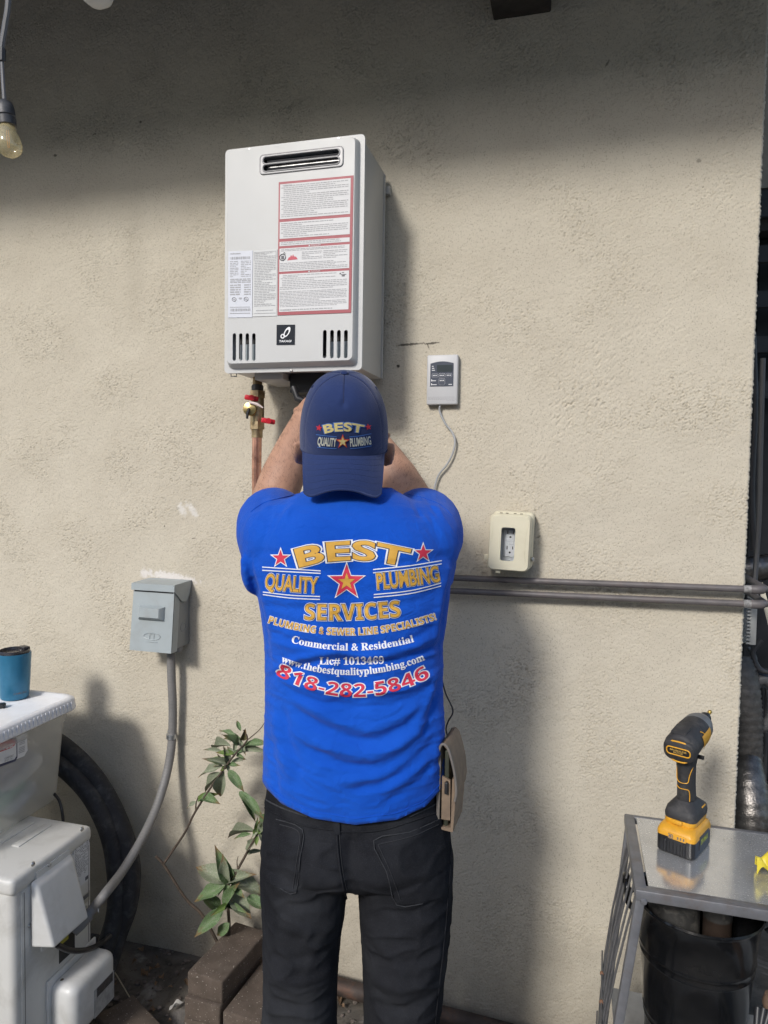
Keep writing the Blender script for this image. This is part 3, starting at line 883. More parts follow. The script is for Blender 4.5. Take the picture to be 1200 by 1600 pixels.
for x, y, w in ((-0.0245, 0.034, 0.004), (-0.0235, 0.029, 0.006), (-0.0225, 0.024, 0.008), (-0.0205, -0.0025, 0.010), (-0.0195, -0.0125, 0.012), (0.0215, -0.0125, 0.009)):
    g.add(rbox(w, 0.0017, 0.0002, 0, 1, (x, y, 0.0216)).xf(MR))
g.add(rbox(0.002, 0.005, 0.0002, 0, 1, (-0.0265, -0.0015, 0.0217)).xf(MR)); g.add(rbox(0.002, 0.005, 0.0002, 0, 1, (-0.0265, -0.0115, 0.0217)).xf(MR))
obj('key_captions', g, LW, pad, 0)
g = G()
for k in range(4):
    x = -0.036 if k < 3 else 0.012
    while x < 0.033:
        w = random.uniform(0.003, 0.009); g.add(rbox(min(w, 0.035 - x), 0.0011, 0.0002, 0, 1, (x + w / 2, -0.044 - k * 0.0030, 0.0201)).xf(MR)); x += w + 0.0012
obj('small_print', g, INKL, rc, 0)
cb = [at(688, 632, 0.012), at(687, 643, 0.010), at(696, 662, 0.009), at(706, 675, 0.010), at(711, 690, 0.012), at(707, 709, 0.012), at(698, 726, 0.011), at(686, 741, 0.010), at(680, 757, 0.010), at(668, 800, 0.012), at(600, 830, 0.02)]
tag(obj('controller_cable', tube(catmull(cb, 8), 0.0026, 10), mat('cable grey', (0.36, 0.37, 0.38), 0.45), None, 80), 'thin grey cable hanging from the remote controller', 'cable')

# ---- weatherproof outlet
CREAM = mat('aged cream plastic', (0.66, 0.62, 0.47), 0.38, var=0.04, vs=12, dirt=(0.4, 0.34, 0.22), dirt_amt=0.25)
go = thing('outlet_box', 'cream weatherproof outlet box with clear window above the pipes', 'outlet', (-0.15, 0, 1.195))
gc, gz = -0.1515, 1.2655
tiltM = wallM(gc, gz, 0.0) @ RZ(-1.5)
obj('base', rbox(0.100, 0.140, 0.05, 0.010, 3, (0.004, 0.004, 0.0265)).xf(tiltM), CREAM, go)
def gr(w, h, r_, z, ox=0, oy=0): return [tiltM @ Vector((x, y, z)) for x, y in rrect(w, h, r_, 5, ox, oy)]
win = rrect(0.0335, 0.081, 0.006, 4, -0.003, -0.003)
lid = obj('lid', plate(rrect(0.094, 0.130, 0.012, 5), [win], 0.004, tiltM @ T(0, 0, 0.086)), CREAM, go)
obj('lid_wall', loft([gr(0.101, 0.1385, 0.012, 0.0515), gr(0.099, 0.137, 0.012, 0.080), gr(0.094, 0.130, 0.012, 0.0862)], False), CREAM, lid, 60)
obj('lid_seam', tube([tiltM @ Vector(p) for p in [(0.045, 0.058, 0.0902), (0.040, 0.03, 0.0902), (0.037, 0.0, 0.0902), (0.038, -0.03, 0.0902), (0.043, -0.052, 0.0902)]], 0.0007, 5), CREAM, lid)
obj('lid_seam', tube([tiltM @ Vector(p) for p in [(-0.044, 0.058, 0.0902), (-0.041, 0.03, 0.0902), (-0.043, 0.0, 0.0902)]], 0.0007, 5), CREAM, lid)
WG = NT('window plastic'); WG.set(Base_Color=(0.93, 0.95, 0.95, 1), Roughness=0.12, Transmission_Weight=1.0, IOR=1.05, Alpha=0.35)
obj('window', G().add(rbox(0.036, 0.0835, 0.0012, 0, 1, (-0.003, -0.003, 0.0855)), tiltM), WG.m, lid)
rec = obj('receptacle', G().add(rbox(0.046, 0.112, 0.006, 0.001, 1, (-0.0005, -0.002, 0.0545)), tiltM), mat('receptacle grey', (0.62, 0.65, 0.68), 0.35, var=0.02), go)
obj('receptacle_face', G().add(rbox(0.0335, 0.0665, 0.004, 0.001, 1, (0.001, -0.003, 0.0592)), tiltM), mat('receptacle white', (0.70, 0.72, 0.74), 0.3, var=0.02), rec)
for oy in (0.020, -0.018):
    g = G().add(rbox(0.0022, 0.0085, 0.0006, 0, 1, (-0.0065, oy + 0.004, 0.0614)), tiltM).add(rbox(0.0022, 0.0072, 0.0006, 0, 1, (0.0072, oy + 0.004, 0.0614)), tiltM)
    g.add(lathe([(0.0025, 0), (0.0025, 0.0006)], 12), tiltM @ T(0.0003, oy - 0.0075, 0.0611))
    obj('socket_slot', g, BLACKM, rec)
for oy in (0.0025, -0.0035):
    obj('test_button', G().add(rbox(0.014, 0.0045, 0.0014, 0.0004, 1, (0.001, oy, 0.0616)), tiltM), mat('receptacle white', (0.7, 0.72, 0.74), 0.3), rec)
obj('yoke_screw', lathe([(0.003, 0), (0.0025, 0.001), (0, 0.0011)], 10, tiltM @ T(0.0, -0.048, 0.0576)), SCREW, rec)
for k in (-0.0305, -0.0165, 0.003, 0.018):
    obj('hinge_slot', G().add(rbox(0.0065, 0.0015, 0.005, 0, 1, (k + 0.006, 0.0705, 0.062)), tiltM), mat('slot brown', (0.10, 0.085, 0.05), 0.7), go)
obj('latch', G().add(rbox(0.012, 0.010, 0.006, 0.002, 2, (-0.024, -0.071, 0.078)), tiltM), CREAM, go)
obj('hasp', G().add(rbox(0.010, 0.014, 0.006, 0.002, 2, (-0.056, -0.040, 0.062)), tiltM), CREAM, go)
obj('side_ear', G().add(rbox(0.012, 0.026, 0.02, 0.004, 2, (-0.050, -0.058, 0.03)), tiltM), CREAM, go)
obj('side_screw', lathe([(0.006, 0), (0.006, 0.003), (0.003, 0.0045), (0, 0.003)], 12, tiltM @ T(0.0545, -0.040, 0.048) @ RY(60)), SCREW, go)
# ---- two pipes along the wall
PIPE = mat('painted iron pipe', (0.12, 0.11, 0.11), 0.5, 0.1, var=0.15, vs=30, bump=0.12, bs=150, dirt=(0.15, 0.12, 0.11), dirt_amt=0.6, ds=18)
for k, (y0, y1, lb) in enumerate(((902.5, 920.5, 'upper of two dark pipes along the wall'), (923, 943.5, 'lower of two dark pipes along the wall'))):
    a, b = at(700, y0, 0.03), at(1166, y1, 0.03)
    d = (b - a).normalized()
    st = a - d * 0.35
    pp = thing('wall_pipe', lb + ', below the outlet box', 'pipe', st, 'pair of wall pipes')
    rad = 0.0080
    obj('run', tube([st, b], rad, 16), PIPE, pp, 80)
    obj('coupling', tube([b - d * 0.006, b + d * 0.014], rad * 1.18, 16), mat('flux white', (0.22, 0.215, 0.21), 0.7, var=0.5, vs=120), pp)
    el = catmull([b + d * 0.010, b + d * 0.028, b + d * 0.042 + Vector((0, 0.016, 0)), b + d * 0.044 + Vector((0, 0.06, 0)), b + d * 0.044 + Vector((0, 0.5, 0))], 8)
    obj('elbow', tube(el, [rad * 1.3] * 12 + [rad] * 20, 14), PIPE, pp, 80)
    for s in (0.3, 0.62):
        q = a.lerp(b, s)

# ---- electrical disconnect with conduit
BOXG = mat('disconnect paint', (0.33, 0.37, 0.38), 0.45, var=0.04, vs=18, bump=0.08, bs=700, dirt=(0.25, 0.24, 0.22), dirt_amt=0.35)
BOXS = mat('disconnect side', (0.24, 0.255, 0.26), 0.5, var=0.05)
db = thing('disconnect_box', 'grey metal electrical disconnect box mounted left of the man', 'electrical box', (-1.125, 0, 0.925))
dx0, dx1, dz0, dz1 = -1.19, -1.066, 0.93, 1.115
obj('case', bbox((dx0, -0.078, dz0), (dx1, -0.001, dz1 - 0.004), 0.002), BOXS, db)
# front door hangs slightly open at the foot
q = [Vector((dx0 - 0.003, -0.084, dz1 - 0.024)), Vector((dx1 + 0.002, -0.084, dz1 - 0.024)), Vector((dx1 + 0.002, -0.100, dz0 - 0.006)), Vector((dx0 - 0.006, -0.100, dz0 - 0.006))]
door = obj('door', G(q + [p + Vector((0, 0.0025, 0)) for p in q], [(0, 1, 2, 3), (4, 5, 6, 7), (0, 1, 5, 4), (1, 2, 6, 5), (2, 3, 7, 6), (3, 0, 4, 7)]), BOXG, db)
def dl(u, v, d=0): return q[0].lerp(q[1], u).lerp(q[3].lerp(q[2], u), v) + Vector((0, -d, 0))
def ring4(u0, v0, u1, v1, d): return [dl(u0, v0, d), dl(u1, v0, d), dl(u1, v1, d), dl(u0, v1, d)]
obj('handle_boss', loft([ring4(.18, .24, .80, .48, 0.0), ring4(.19, .25, .79, .47, .005), ring4(.26, .27, .72, .42, .016)]), BOXG, door)
obj('door_side', G([q[1], q[2], q[2] + Vector((0, 0.03, 0)), q[1] + Vector((0, 0.03, 0))], [(0, 1, 2, 3)]), BOXG, door)
ell = [dl(0.52 + 0.2 * math.cos(R(a)), 0.745 + 0.055 * math.sin(R(a)), .0006) for a in range(0, 360, 12)]
gm = tube(ell + ell[:1], 0.0013, 5, False)
for s in (-.05, .05): gm.add(tube([dl(.52 + s, .71, .0006), dl(.52 + s, .785, .0006)], 0.0013, 5))
gm.add(tube([dl(.52 - .05, .71, .0006), dl(.52 + .05, .71, .0006)], 0.0011, 5))
gm.add(tube([dl(.40, .835, .0004), dl(.66, .84, .0004)], 0.0012, 5))
obj('embossed_emblem', gm, BOXG, door, 60)
hood = loft([[Vector(p) for p in ((dx0 - 0.006, -0.0, dz1), (dx1 + 0.006, 0.0, dz1), (dx1 + 0.006, -0.09, dz1 - 0.003), (dx0 - 0.006, -0.09, dz1 - 0.003))],
             [Vector(p) for p in ((dx0 - 0.006, -0.0, dz1 - 0.003), (dx1 + 0.006, 0.0, dz1 - 0.003), (dx1 + 0.006, -0.091, dz1 - 0.022), (dx0 - 0.006, -0.091, dz1 - 0.022))]])
hd = obj('hood', hood, BOXG, db)
obj('hood_cheek', prism([(0, 0), (0.085, 0), (0.088, -0.02), (0.05, -0.052), (0.028, -0.055), (0.010, -0.038)], 0.002,
     Matrix(((0, 0, 1, dx1 + 0.0042), (-1, 0, 0, 0), (0, 1, 0, dz1 - 0.002), (0, 0, 0, 1)))), BOXG, hd)
obj('gap', bbox((dx0 + 0.001, -0.085, dz1 - 0.027), (dx1 - 0.001, -0.076, dz1 - 0.022)), BLACKM, db)  # black strip standing in for the shade between hood and door
obj('knockout', lathe([(0.014, 0), (0.014, 0.001), (0.0115, 0.0014), (0.0112, 0.0004), (0, 0.0004)], 20, T(dx1, -0.035, 0.985) @ RY(90)), BOXS, db)
obj('side_bolt', lathe([(0.004, 0), (0.003, 0.002), (0, 0.002)], 10, T(dx1 + 0.004, -0.05, dz1 - 0.046) @ RY(90)), SCREW, db)
obj('locknut', lathe([(0.019, 0.915), (0.020, 0.921), (0.020, 0.928), (0.016, 0.931)], 18, T(dx1 - 0.022, -0.04, 0)), mat('conduit fitting', (0.20, 0.20, 0.20), 0.5), db)
CONDUIT = mat('conduit grey', (0.19, 0.185, 0.18), 0.55, var=0.08, bump=0.1, bs=300)
cpx = [at(267, 1018, 0.04), at(268, 1060, 0.04), at(270, 1110, 0.035), at(268, 1165, 0.035), at(259, 1215, 0.06), at(243, 1265, 0.11), at(221, 1312, 0.18), at(192, 1360, 0.26), atx(163, 1398, -1.085), atx(147, 1418, -1.112), atx(124, 1444, -1.128)]
P = catmull(cpx, 40)
rr = [0.0118 * (1 + (0.03 if (i // 2) % 2 else 0.0)) for i in range(len(P))]
cdt = thing('conduit', 'grey flexible conduit curving from disconnect box down to condenser', 'conduit', cpx[0])
obj('sleeve', tube(P, rr, 14), CONDUIT, cdt, 80)
obj('end_fitting', tube([P[-26], P[-1], P[-1] + (P[-1] - P[-4]).normalized() * 0.02], [0.0165, 0.0165, 0.014], 14), mat('conduit fitting', (0.2, 0.2, 0.2), 0.5), cdt)
obj('cable_tie', tube(catmull([P[-48] + Vector((0, 0, 0.0135)), P[-48] + Vector((0.011, -0.008, 0.002)), P[-48] + Vector((0.012, -0.006, -0.012))], 4), 0.001, 5), LABELW, cdt)
sp = at(268, 1150, 0.035)
st = thing('pipe_strap', 'small galvanised strap holding the grey conduit to the wall', 'strap', sp)
GALV = mat('galvanised', (0.45, 0.47, 0.49), 0.35, 0.9, var=0.15, vs=80)
obj('band', lathe([(0.0136, -0.0065), (0.0146, -0.0065), (0.0146, 0.0065), (0.0136, 0.0065)], 20, T(sp)), GALV, st)
obj('tab', bbox(sp + Vector((-0.026, 0.02, -0.006)), sp + Vector((-0.008, 0.033, 0.006))), GALV, st)
obj('screw', lathe([(0.005, 0), (0.005, 0.002), (0.003, 0.004), (0, 0.003)], 12, wallM(sp.x - 0.019, sp.z + 0.001, 0.016)), SCREW, st)

# ---- festoon lamp at the left edge, pale shade at the top edge
fl = thing('string_light', 'hanging string light bulb in black socket, upper left', 'string light', at(10, 245, 0.68))
bp = lambda px, py: at(px, py, 0.68)
SOCK = mat('socket rubber', (0.035, 0.036, 0.04), 0.5, var=0.1, dirt=(0.12, 0.12, 0.12), dirt_amt=0.5, ds=40)
obj('cord', tube(catmull([bp(14, -60), bp(13, 5), bp(8, 40), bp(2, 78), bp(3, 95), bp(5, 130), bp(7, 160)], 8), [0.0054] * 12 + [0.0036] * 10, 8), mat('cord grey', (0.12, 0.12, 0.125), 0.5), fl)
obj('clip', tube([bp(3, 76), bp(2.5, 96)], 0.0071, 8), SOCK, fl)
p0, p1 = bp(7, 157), bp(11, 197)
obj('socket', tube([p0, p0.lerp(p1, .12), p0.lerp(p1, .3), p0.lerp(p1, .62), p0.lerp(p1, .66), p0.lerp(p1, .7), p1], [0.0065, 0.0135, 0.0161, 0.0165, 0.0148, 0.0170, 0.0165], 18), SOCK, fl)
BULB = NT('bulb glass')
_gg = BULB.n('BsdfGlossy'); _gg.inputs['Roughness'].default_value = 0.05
_gt = BULB.n('BsdfTransparent'); _gt.inputs[0].default_value = (1.0, 0.96, 0.85, 1)
_gd = BULB.n('BsdfDiffuse'); _gd.inputs[0].default_value = (0.80, 0.70, 0.42, 1)
_g1 = BULB.n('MixShader'); _g1.inputs[0].default_value = 0.30; BULB.l(_gt.outputs[0], _g1.inputs[1]); BULB.l(_gd.outputs[0], _g1.inputs[2])
_g2 = BULB.n('MixShader'); _g2.inputs[0].default_value = 0.07; BULB.l(_g1.outputs[0], _g2.inputs[1]); BULB.l(_gg.outputs[0], _g2.inputs[2])
BULB.l(_g2.outputs[0], BULB.t.nodes['Material Output'].inputs[0])
bt = bp(15, 246); ax = (bt - p1)
prof_b = [(0.0, 0.0135), (.15, 0.0155), (.35, 0.0204), (.55, 0.0232), (.72, 0.0230), (.86, 0.0181), (.95, 0.0110), (1.0, 0.0013)]
obj('bulb', loft([[p1 + ax * s + (Vector((math.cos(R(a)), math.sin(R(a)), 0)) * r_) for a in range(0, 360, 18)] for s, r_ in prof_b]), BULB.m, fl, 80)
FIL = NT('filament'); FIL.set(Base_Color=(0.6, 0.28, 0.08, 1), Roughness=0.4)
for s in (-1, 1):
    obj('filament', tube([p1 + ax * .12 + Vector((s * .002, 0, 0)), p1 + ax * .42 + Vector((s * .0025, 0, 0)), p1 + ax * .7 + Vector((s * .0012, 0, 0))], 0.0007, 5), FIL.m, fl)
ls = thing('lamp_shade', 'pale rounded lamp shade just showing at the top edge', 'lamp', at(155, 0, 0.5))
c = at(151, -17, 0.5)
obj('shade', lathe([(0.003, -0.033), (0.016, -0.031), (0.030, -0.020), (0.036, -0.004), (0.034, 0.02), (0.02, 0.05), (0.006, 0.06)], 24, T(c)), mat('shade white', (0.6, 0.6, 0.57), 0.5), ls, 80)
obj('stem', tube([c + Vector((0, 0, .055)), Vector((c.x, c.y, 2.93))], 0.004, 8), SOCK, ls)

# ================================================================== LEFT: CONDENSER, BIN, HOSES
ACM = mat('condenser enamel', (0.58, 0.575, 0.545), 0.42, var=0.03, vs=9, dirt=(0.30, 0.28, 0.24), dirt_amt=0.45, ds=10)
ACC = mat('condenser cover', (0.63, 0.63, 0.61), 0.4, var=0.03, dirt=(0.33, 0.31, 0.27), dirt_amt=0.35)
AX, AY0, AY1, AZ = -1.160, -0.570, -0.315, 0.53
ac = thing('condenser', 'off-white mini-split condenser unit standing by the wall, lower left', 'air conditioner', (-1.55, -0.44, 0))
obj('cabinet', bbox((-1.95, AY0, 0.06), (AX, AY1, AZ - 0.022), 0.016, 3), ACM, ac)
lidg = rbox(-AX - -1.95 + 0.79 * 0 - 0 if False else 0.796, AY1 - AY0 + 0.008, 0.040, 0.012, 3, ((-1.95 + AX) / 2 + 0.001, (AY0 + AY1) / 2, AZ - 0.020))
lid_ = obj('top_lid', lidg, ACM, ac)
for k in range(9):
    x = AX - 0.10 - 0.05 * k
    obj('pressed_rib', rbox(0.022, 0.11, 0.005, 0.0022, 2, (x, AY1 - 0.085, AZ + 0.0005)), ACM, lid_)
for s in (-1.90, AX - 0.09):
    obj('foot', bbox((s, AY0 - 0.01, 0.0), (s + 0.05, AY1 + 0.01, 0.06), 0.004), ACM, ac)
sp_ = lambda px, py: atx(px, py, AX)
for px, py in ((52, 1350), (128.5, 1295.5)):
    p = atx(px, py, AX + 0.004)
    obj('lid_screw', lathe([(0.0055, 0), (0.0055, 0.002), (0.0035, 0.004), (0, 0.003)], 12, T(AX + 0.0022, p.y, p.z) @ RY(90)), SCREW, ac)
# side service panel: thin proud sheet with edge lines
a, b = sp_(40, 1368), sp_(143, 1600)
obj('side_panel', bbox((AX - 0.003, AY0 + 0.022, 0.07), (AX + 0.0022, AY1 - 0.004, AZ - 0.042), 0.0015), ACM, ac)
for yy in (AY0 + 0.030, AY1 - 0.012):
    obj('panel_seam', bbox((AX + 0.0018, yy, 0.075), (AX + 0.0026, yy + 0.0016, AZ - 0.045)), mat('seam dark', (0.12, 0.115, 0.105), 0.7), ac)
for yy, zz in ((AY0 + 0.045, 0.40), (AY0 + 0.045, 0.16), (AY1 - 0.022, 0.33)):
    obj('panel_screw', lathe([(0.0042, 0), (0.0042, 0.0015), (0.0025, 0.003), (0, 0.0022)], 10, T(AX + 0.0022, yy, zz) @ RY(90)), SCREW, ac)
# electrical cover: sloping hood standing proud at its foot
yz = lambda px, py, x=AX: atx(px, py, x)
pl = [yz(53, 1363), yz(104, 1327), yz(133, 1432), yz(62, 1487)]
pl = [Vector((AX + 0.003, p.y, p.z)) for p in pl]
obj('cover_plate', loft([pl, [p + Vector((0.004, 0, 0)) for p in pl]]), ACC, ac)
c_in = [yz(60, 1372), yz(102, 1340), yz(118, 1418), yz(68, 1470)]
c_in = [Vector((AX + 0.006, p.y, p.z)) for p in c_in]
topo = [Vector((AX + 0.020, AY0 + 0.053, c_in[0].z - 0.004)), Vector((AX + 0.020, AY1 - 0.085, c_in[1].z - 0.004)), Vector((AX + 0.062, AY1 - 0.085, c_in[2].z + 0.012)), Vector((AX + 0.062, AY0 + 0.053, c_in[3].z + 0.010))]
topo[0].z = topo[1].z = (topo[0].z + topo[1].z) / 2; topo[2].z = topo[3].z = (topo[2].z + topo[3].z) / 2
base4 = [Vector((AX + 0.005, t_.y + dy, t_.z + dz)) for t_, dy, dz in zip(topo, (-.008, .008, .008, -.008), (.012, .012, -.004, -.004))]
bmx = bmesh.new()
vs_ = [bmx.verts.new(p) for p in base4 + topo]
for f in ((0, 1, 2, 3), (4, 5, 6, 7), (0, 1, 5, 4), (1, 2, 6, 5), (2, 3, 7, 6), (3, 0, 4, 7)): bmx.faces.new([vs_[i] for i in f])
bmesh.ops.recalc_face_normals(bmx, faces=bmx.faces)
bmesh.ops.bevel(bmx, geom=bmx.edges[:], offset=0.007, segments=3, profile=0.6, affect='EDGES')
hood_ = obj('terminal_hood', from_bm(bmx), ACC, ac, 50)
obj('hood_screw', lathe([(0.005, 0), (0.005, 0.002), (0.003, 0.004), (0, 0.003)], 12, T(AX + 0.008, (topo[0].y + topo[1].y) / 2 - 0.01, topo[0].z + 0.022) @ RY(90)), SCREW, ac)
# valve cover low down: big rounded box
v0, v1 = sp_(75, 1545), sp_(160, 1600)
yb0, yb1, zb1 = AY0 + 0.10, AY1 + 0.004, atx(150, 1497, AX + 0.05).z
bmx = bmesh.new(); bmesh.ops.create_cube(bmx, size=1.0)
bmesh.ops.scale(bmx, vec=(0.075, yb1 - yb0, zb1 - 0.09), verts=bmx.verts)
bmesh.ops.translate(bmx, vec=(AX + 0.037, (yb0 + yb1) / 2, (zb1 + 0.09) / 2), verts=bmx.verts)
bmesh.ops.bevel(bmx, geom=bmx.edges[:], offset=0.024, segments=5, profile=0.5, affect='EDGES')
vc = obj('valve_cover', from_bm(bmx), ACC, ac, 60)
obj('cover_flange', rbox(0.006, yb1 - yb0 + 0.012, zb1 - 0.08 + 0.012, 0.002, 2, (AX + 0.005, (yb0 + yb1) / 2, (zb1 + 0.09) / 2)), ACC, vc)
obj('cover_screw', lathe([(0.005, 0), (0.004, 0.003), (0, 0.003)], 12, T(AX + 0.022, (yb0 + yb1) / 2 - 0.055, zb1 - 0.003)), mat('rusty screw', (0.16, 0.12, 0.09), 0.5, 0.6), vc)
obj('peeled_sticker', G().add(rbox(0.0006, 0.075, 0.07, 0, 1, (AX + 0.0752, (yb0 + yb1) / 2 + 0.028, zb1 - 0.085))), mat('sticker grey', (0.36, 0.36, 0.35), 0.5, var=0.25, vs=90), vc)
obj('sticker_patch', G().add(rbox(0.0006, 0.06, 0.022, 0, 1, (AX + 0.0757, (yb0 + yb1) / 2 + 0.030, zb1 - 0.062))), mat('sticker dark', (0.06, 0.055, 0.055), 0.6, var=0.4, vs=120), vc)
# labels on the side
def side_quad(name, y0, z0, y1, z1, mt, d=0.0026):
    return obj(name, bbox((AX + d - 0.0006, y0, z0), (AX + d, y1, z1)), mt, ac)
ly0, ly1 = sp_(114, 1330).y, sp_(138, 1300).y
lz1, lz0 = sp_(126, 1310).z - 0.002, sp_(128, 1382).z
lb = side_quad('rating_label', ly0, lz0, ly1, lz1, LABELW)
gi = G()
rng = random.Random(5)
for k in range(22):
    z = lz1 - 0.006 - (lz1 - lz0 - 0.03) * k / 22
    y = ly0 + 0.004
    while y < ly1 - 0.006:
        w = rng.uniform(0.003, 0.010); gi.add(bbox((AX + 0.0027, y, z - 0.0012), (AX + 0.0029, min(y + w, ly1 - 0.003), z))); y += w + 0.002 + (0.01 if rng.random() < .25 else 0)
gi.add(bbox((AX + 0.0027, ly0 + 0.005, lz0 + 0.006), (AX + 0.0029, ly0 + 0.018, lz0 + 0.018)))
gi.add(bbox((AX + 0.0027, ly1 - 0.016, lz0 + 0.005), (AX + 0.0029, ly1 - 0.005, lz0 + 0.014)))
obj('fine_print', gi, INK, lb, 0)
p = sp_(127, 1408); side_quad('model_label', p.y - 0.012, p.z - 0.012, p.y + 0.03, p.z + 0.012, mat('label tan', (0.42, 0.41, 0.36), 0.5))
p = sp_(128, 1404); side_quad('model_print', p.y - 0.006, p.z - 0.006, p.y + 0.022, p.z + 0.004, INK, 0.0031)
p = sp_(100, 1480); wq = side_quad('warning_sticker', p.y - 0.02, p.z - 0.028, p.y + 0.035, p.z + 0.03, mat('sticker black', (0.02, 0.02, 0.02), 0.45))
obj('sticker_print', bbox((AX + 0.0027, p.y - 0.016, p.z + 0.014), (AX + 0.0029, p.y + 0.012, p.z + 0.026)), mat('sticker yellow', (0.35, 0.33, 0.04), 0.5), wq)

# ---- storage bin on the condenser
TR = NT('bin plastic')
_d = TR.n('BsdfDiffuse'); _d.inputs[0].default_value = (0.78, 0.78, 0.76, 1)
_tl = TR.n('BsdfTranslucent'); _tl.inputs[0].default_value = (0.85, 0.85, 0.83, 1)
_tp = TR.n('BsdfTransparent'); _tp.inputs[0].default_value = (0.95, 0.95, 0.94, 1)
_gl = TR.n('BsdfGlossy'); _gl.inputs['Roughness'].default_value = 0.35
def _mx(f, a, b):
    m_ = TR.n('MixShader'); m_.inputs[0].default_value = f; TR.l(a, m_.inputs[1]); TR.l(b, m_.inputs[2]); return m_.outputs[0]
_s = _mx(0.45, _d.outputs[0], _tl.outputs[0]); _s = _mx(0.70, _s, _tp.outputs[0]); _s = _mx(0.05, _s, _gl.outputs[0])
TR.l(_s, TR.t.nodes['Material Output'].inputs[0])
bin_ = thing('storage_bin', 'translucent plastic storage bin with white lid on the condenser', 'storage bin', (-1.6, -0.42, 0.53))
def brect(x0, x1, y0, y1, z, r_=0.03): return [Vector((x, y, z)) for x, y in rrect(x1 - x0, y1 - y0, r_, 5, (x0 + x1) / 2, (y0 + y1) / 2)]
BZ0, BZ1 = 0.5345, 0.782
outer = [brect(-1.83, -1.333, -0.62, -0.232, BZ0, .03), brect(-1.84, -1.322, -0.63, -0.222, BZ0 + 0.012, .035), brect(-1.855, -1.309, -0.645, -0.207, BZ1 - 0.03, .035), brect(-1.86, -1.304, -0.65, -0.202, BZ1 - 0.028, .035), brect(-1.86, -1.302, -0.65, -0.200, BZ1, .035)]
inner = [brect(-1.857, -1.305, -0.647, -0.203, BZ1, .033), brect(-1.852, -1.312, -0.642, -0.210, BZ1 - 0.03, .033), brect(-1.836, -1.326, -0.626, -0.226, BZ0 + 0.014, .033), brect(-1.82, -1.34, -0.61, -0.24, BZ0 + 0.003, .03)]
obj('tub', loft(outer + inner), TR.m, bin_, 50)
LIDW = mat('bin lid white', (0.70, 0.71, 0.73), 0.4, var=0.03, dirt=(0.52, 0.50, 0.46), dirt_amt=0.35, ds=9)
LX0, LX1, LY0, LY1, LZ = -1.88, -1.288, -0.67, -0.178, 0.812
lidb = loft([brect(LX0 + .004, LX1 - .004, LY0 + .004, LY1 - .004, LZ - 0.034, .04), brect(LX0, LX1, LY0, LY1, LZ - 0.030, .042), brect(LX0 + .003, LX1 - .003, LY0 + .003, LY1 - .003, LZ - 0.005, .042),
             brect(LX0 + .010, LX1 - .010, LY0 + .010, LY1 - .010, LZ, .04), brect(LX0 + .022, LX1 - .022, LY0 + .022, LY1 - .022, LZ, .03), brect(LX0 + .027, LX1 - .027, LY0 + .027, LY1 - .027, LZ - 0.006, .03)])
bl = obj('lid', lidb, LIDW, bin_, 50)
ribm = mesh_of('rib', rbox(0.0022, 0.0045, 0.022, 0.001, 1), 40)
for k in range(30):
    o = obj('rib', ribm, LIDW, bl)
    o.location = (LX1 - 0.0005, LY1 - 0.045 - 0.0135 * k, LZ - 0.018)
# the label on its end, and folded things seen through the wall
lx = lambda z: -1.322 + (z - (BZ0 + .012)) / (BZ1 - .03 - BZ0 - .012) * 0.013
def endq(name, pts, mt, d, parent):
    P = []
    for px, py in pts:
        q_ = atx(px, py, -1.314); P.append(Vector((lx(q_.z) + d, q_.y, q_.z)))
    return obj(name, G(P + [p - Vector((0.0006, 0, 0)) for p in P], [tuple(range(len(P))), tuple(range(2 * len(P) - 1, len(P) - 1, -1))] + [(k, (k + 1) % len(P), len(P) + (k + 1) % len(P), len(P) + k) for k in range(len(P))]), mt, parent, 0), P
bl_, _ = endq('label', [(-30, 1172), (38, 1144), (41, 1172), (36, 1181), (-30, 1208)], LABELW, 0.0012, bin_)
endq('label_border', [(-30, 1163), (20, 1152), (23, 1156), (25, 1183), (22, 1189), (-30, 1208)], mat('label navy', (0.02, 0.025, 0.07), 0.5), 0.0018, bl_)
endq('label_field', [(-30, 1167), (19, 1155), (21.5, 1158), (23, 1181), (20, 1186), (-30, 1203)], LABELW, 0.0022, bl_)
endq('label_oval', [(-30, 1167), (16, 1154.5), (20, 1158), (19, 1164), (14, 1168), (-30, 1184)], mat('label red oval', (0.5, 0.09, 0.10), 0.5), 0.0026, bl_)
# brand script on the oval, seen in part
def end_text(body, px0, py0, px1, py1, h, mt, d, **k):
    tg = text_fit(body, 1, 1, **k); g = G()
    for p_ in tg.v:
        u_ = p_[0] + .5; q_ = atx(px0 + (px1 - px0) * u_, py0 + (py1 - py0) * u_ - (p_[1]) * h, -1.314); g.v.append(Vector((lx(q_.z) + d, q_.y, q_.z)))
    g.f = tg.f
    return obj('lettering', g, mt, bl_, 0)
end_text('Sterilite', -32, 1177, 17, 1161, 10, LABELW, 0.0030, shear=0.25, offset=0.015)
end_text('COMFORT', 4, 1185, 18, 1180, 3, INK, 0.0028); end_text('60 QT. / 56 L', 4, 1189, 18, 1184, 3, INK, 0.0028)
gi = []
for k in range(9):
    y0 = 1156 + k * 2.6
    if k != 4: endq('code_bar', [(27, y0 - 1), (36, y0 - 4.5), (36, y0 - 3.2), (27, y0 + .4)], INKL, 0.0018, bl_)
CL = [((0.45, 0.48, 0.56), 'grey blue'), ((0.20, 0.40, 0.36), 'teal'), ((0.7, 0.7, 0.7), 'white'), ((0.22, 0.23, 0.32), 'slate')]
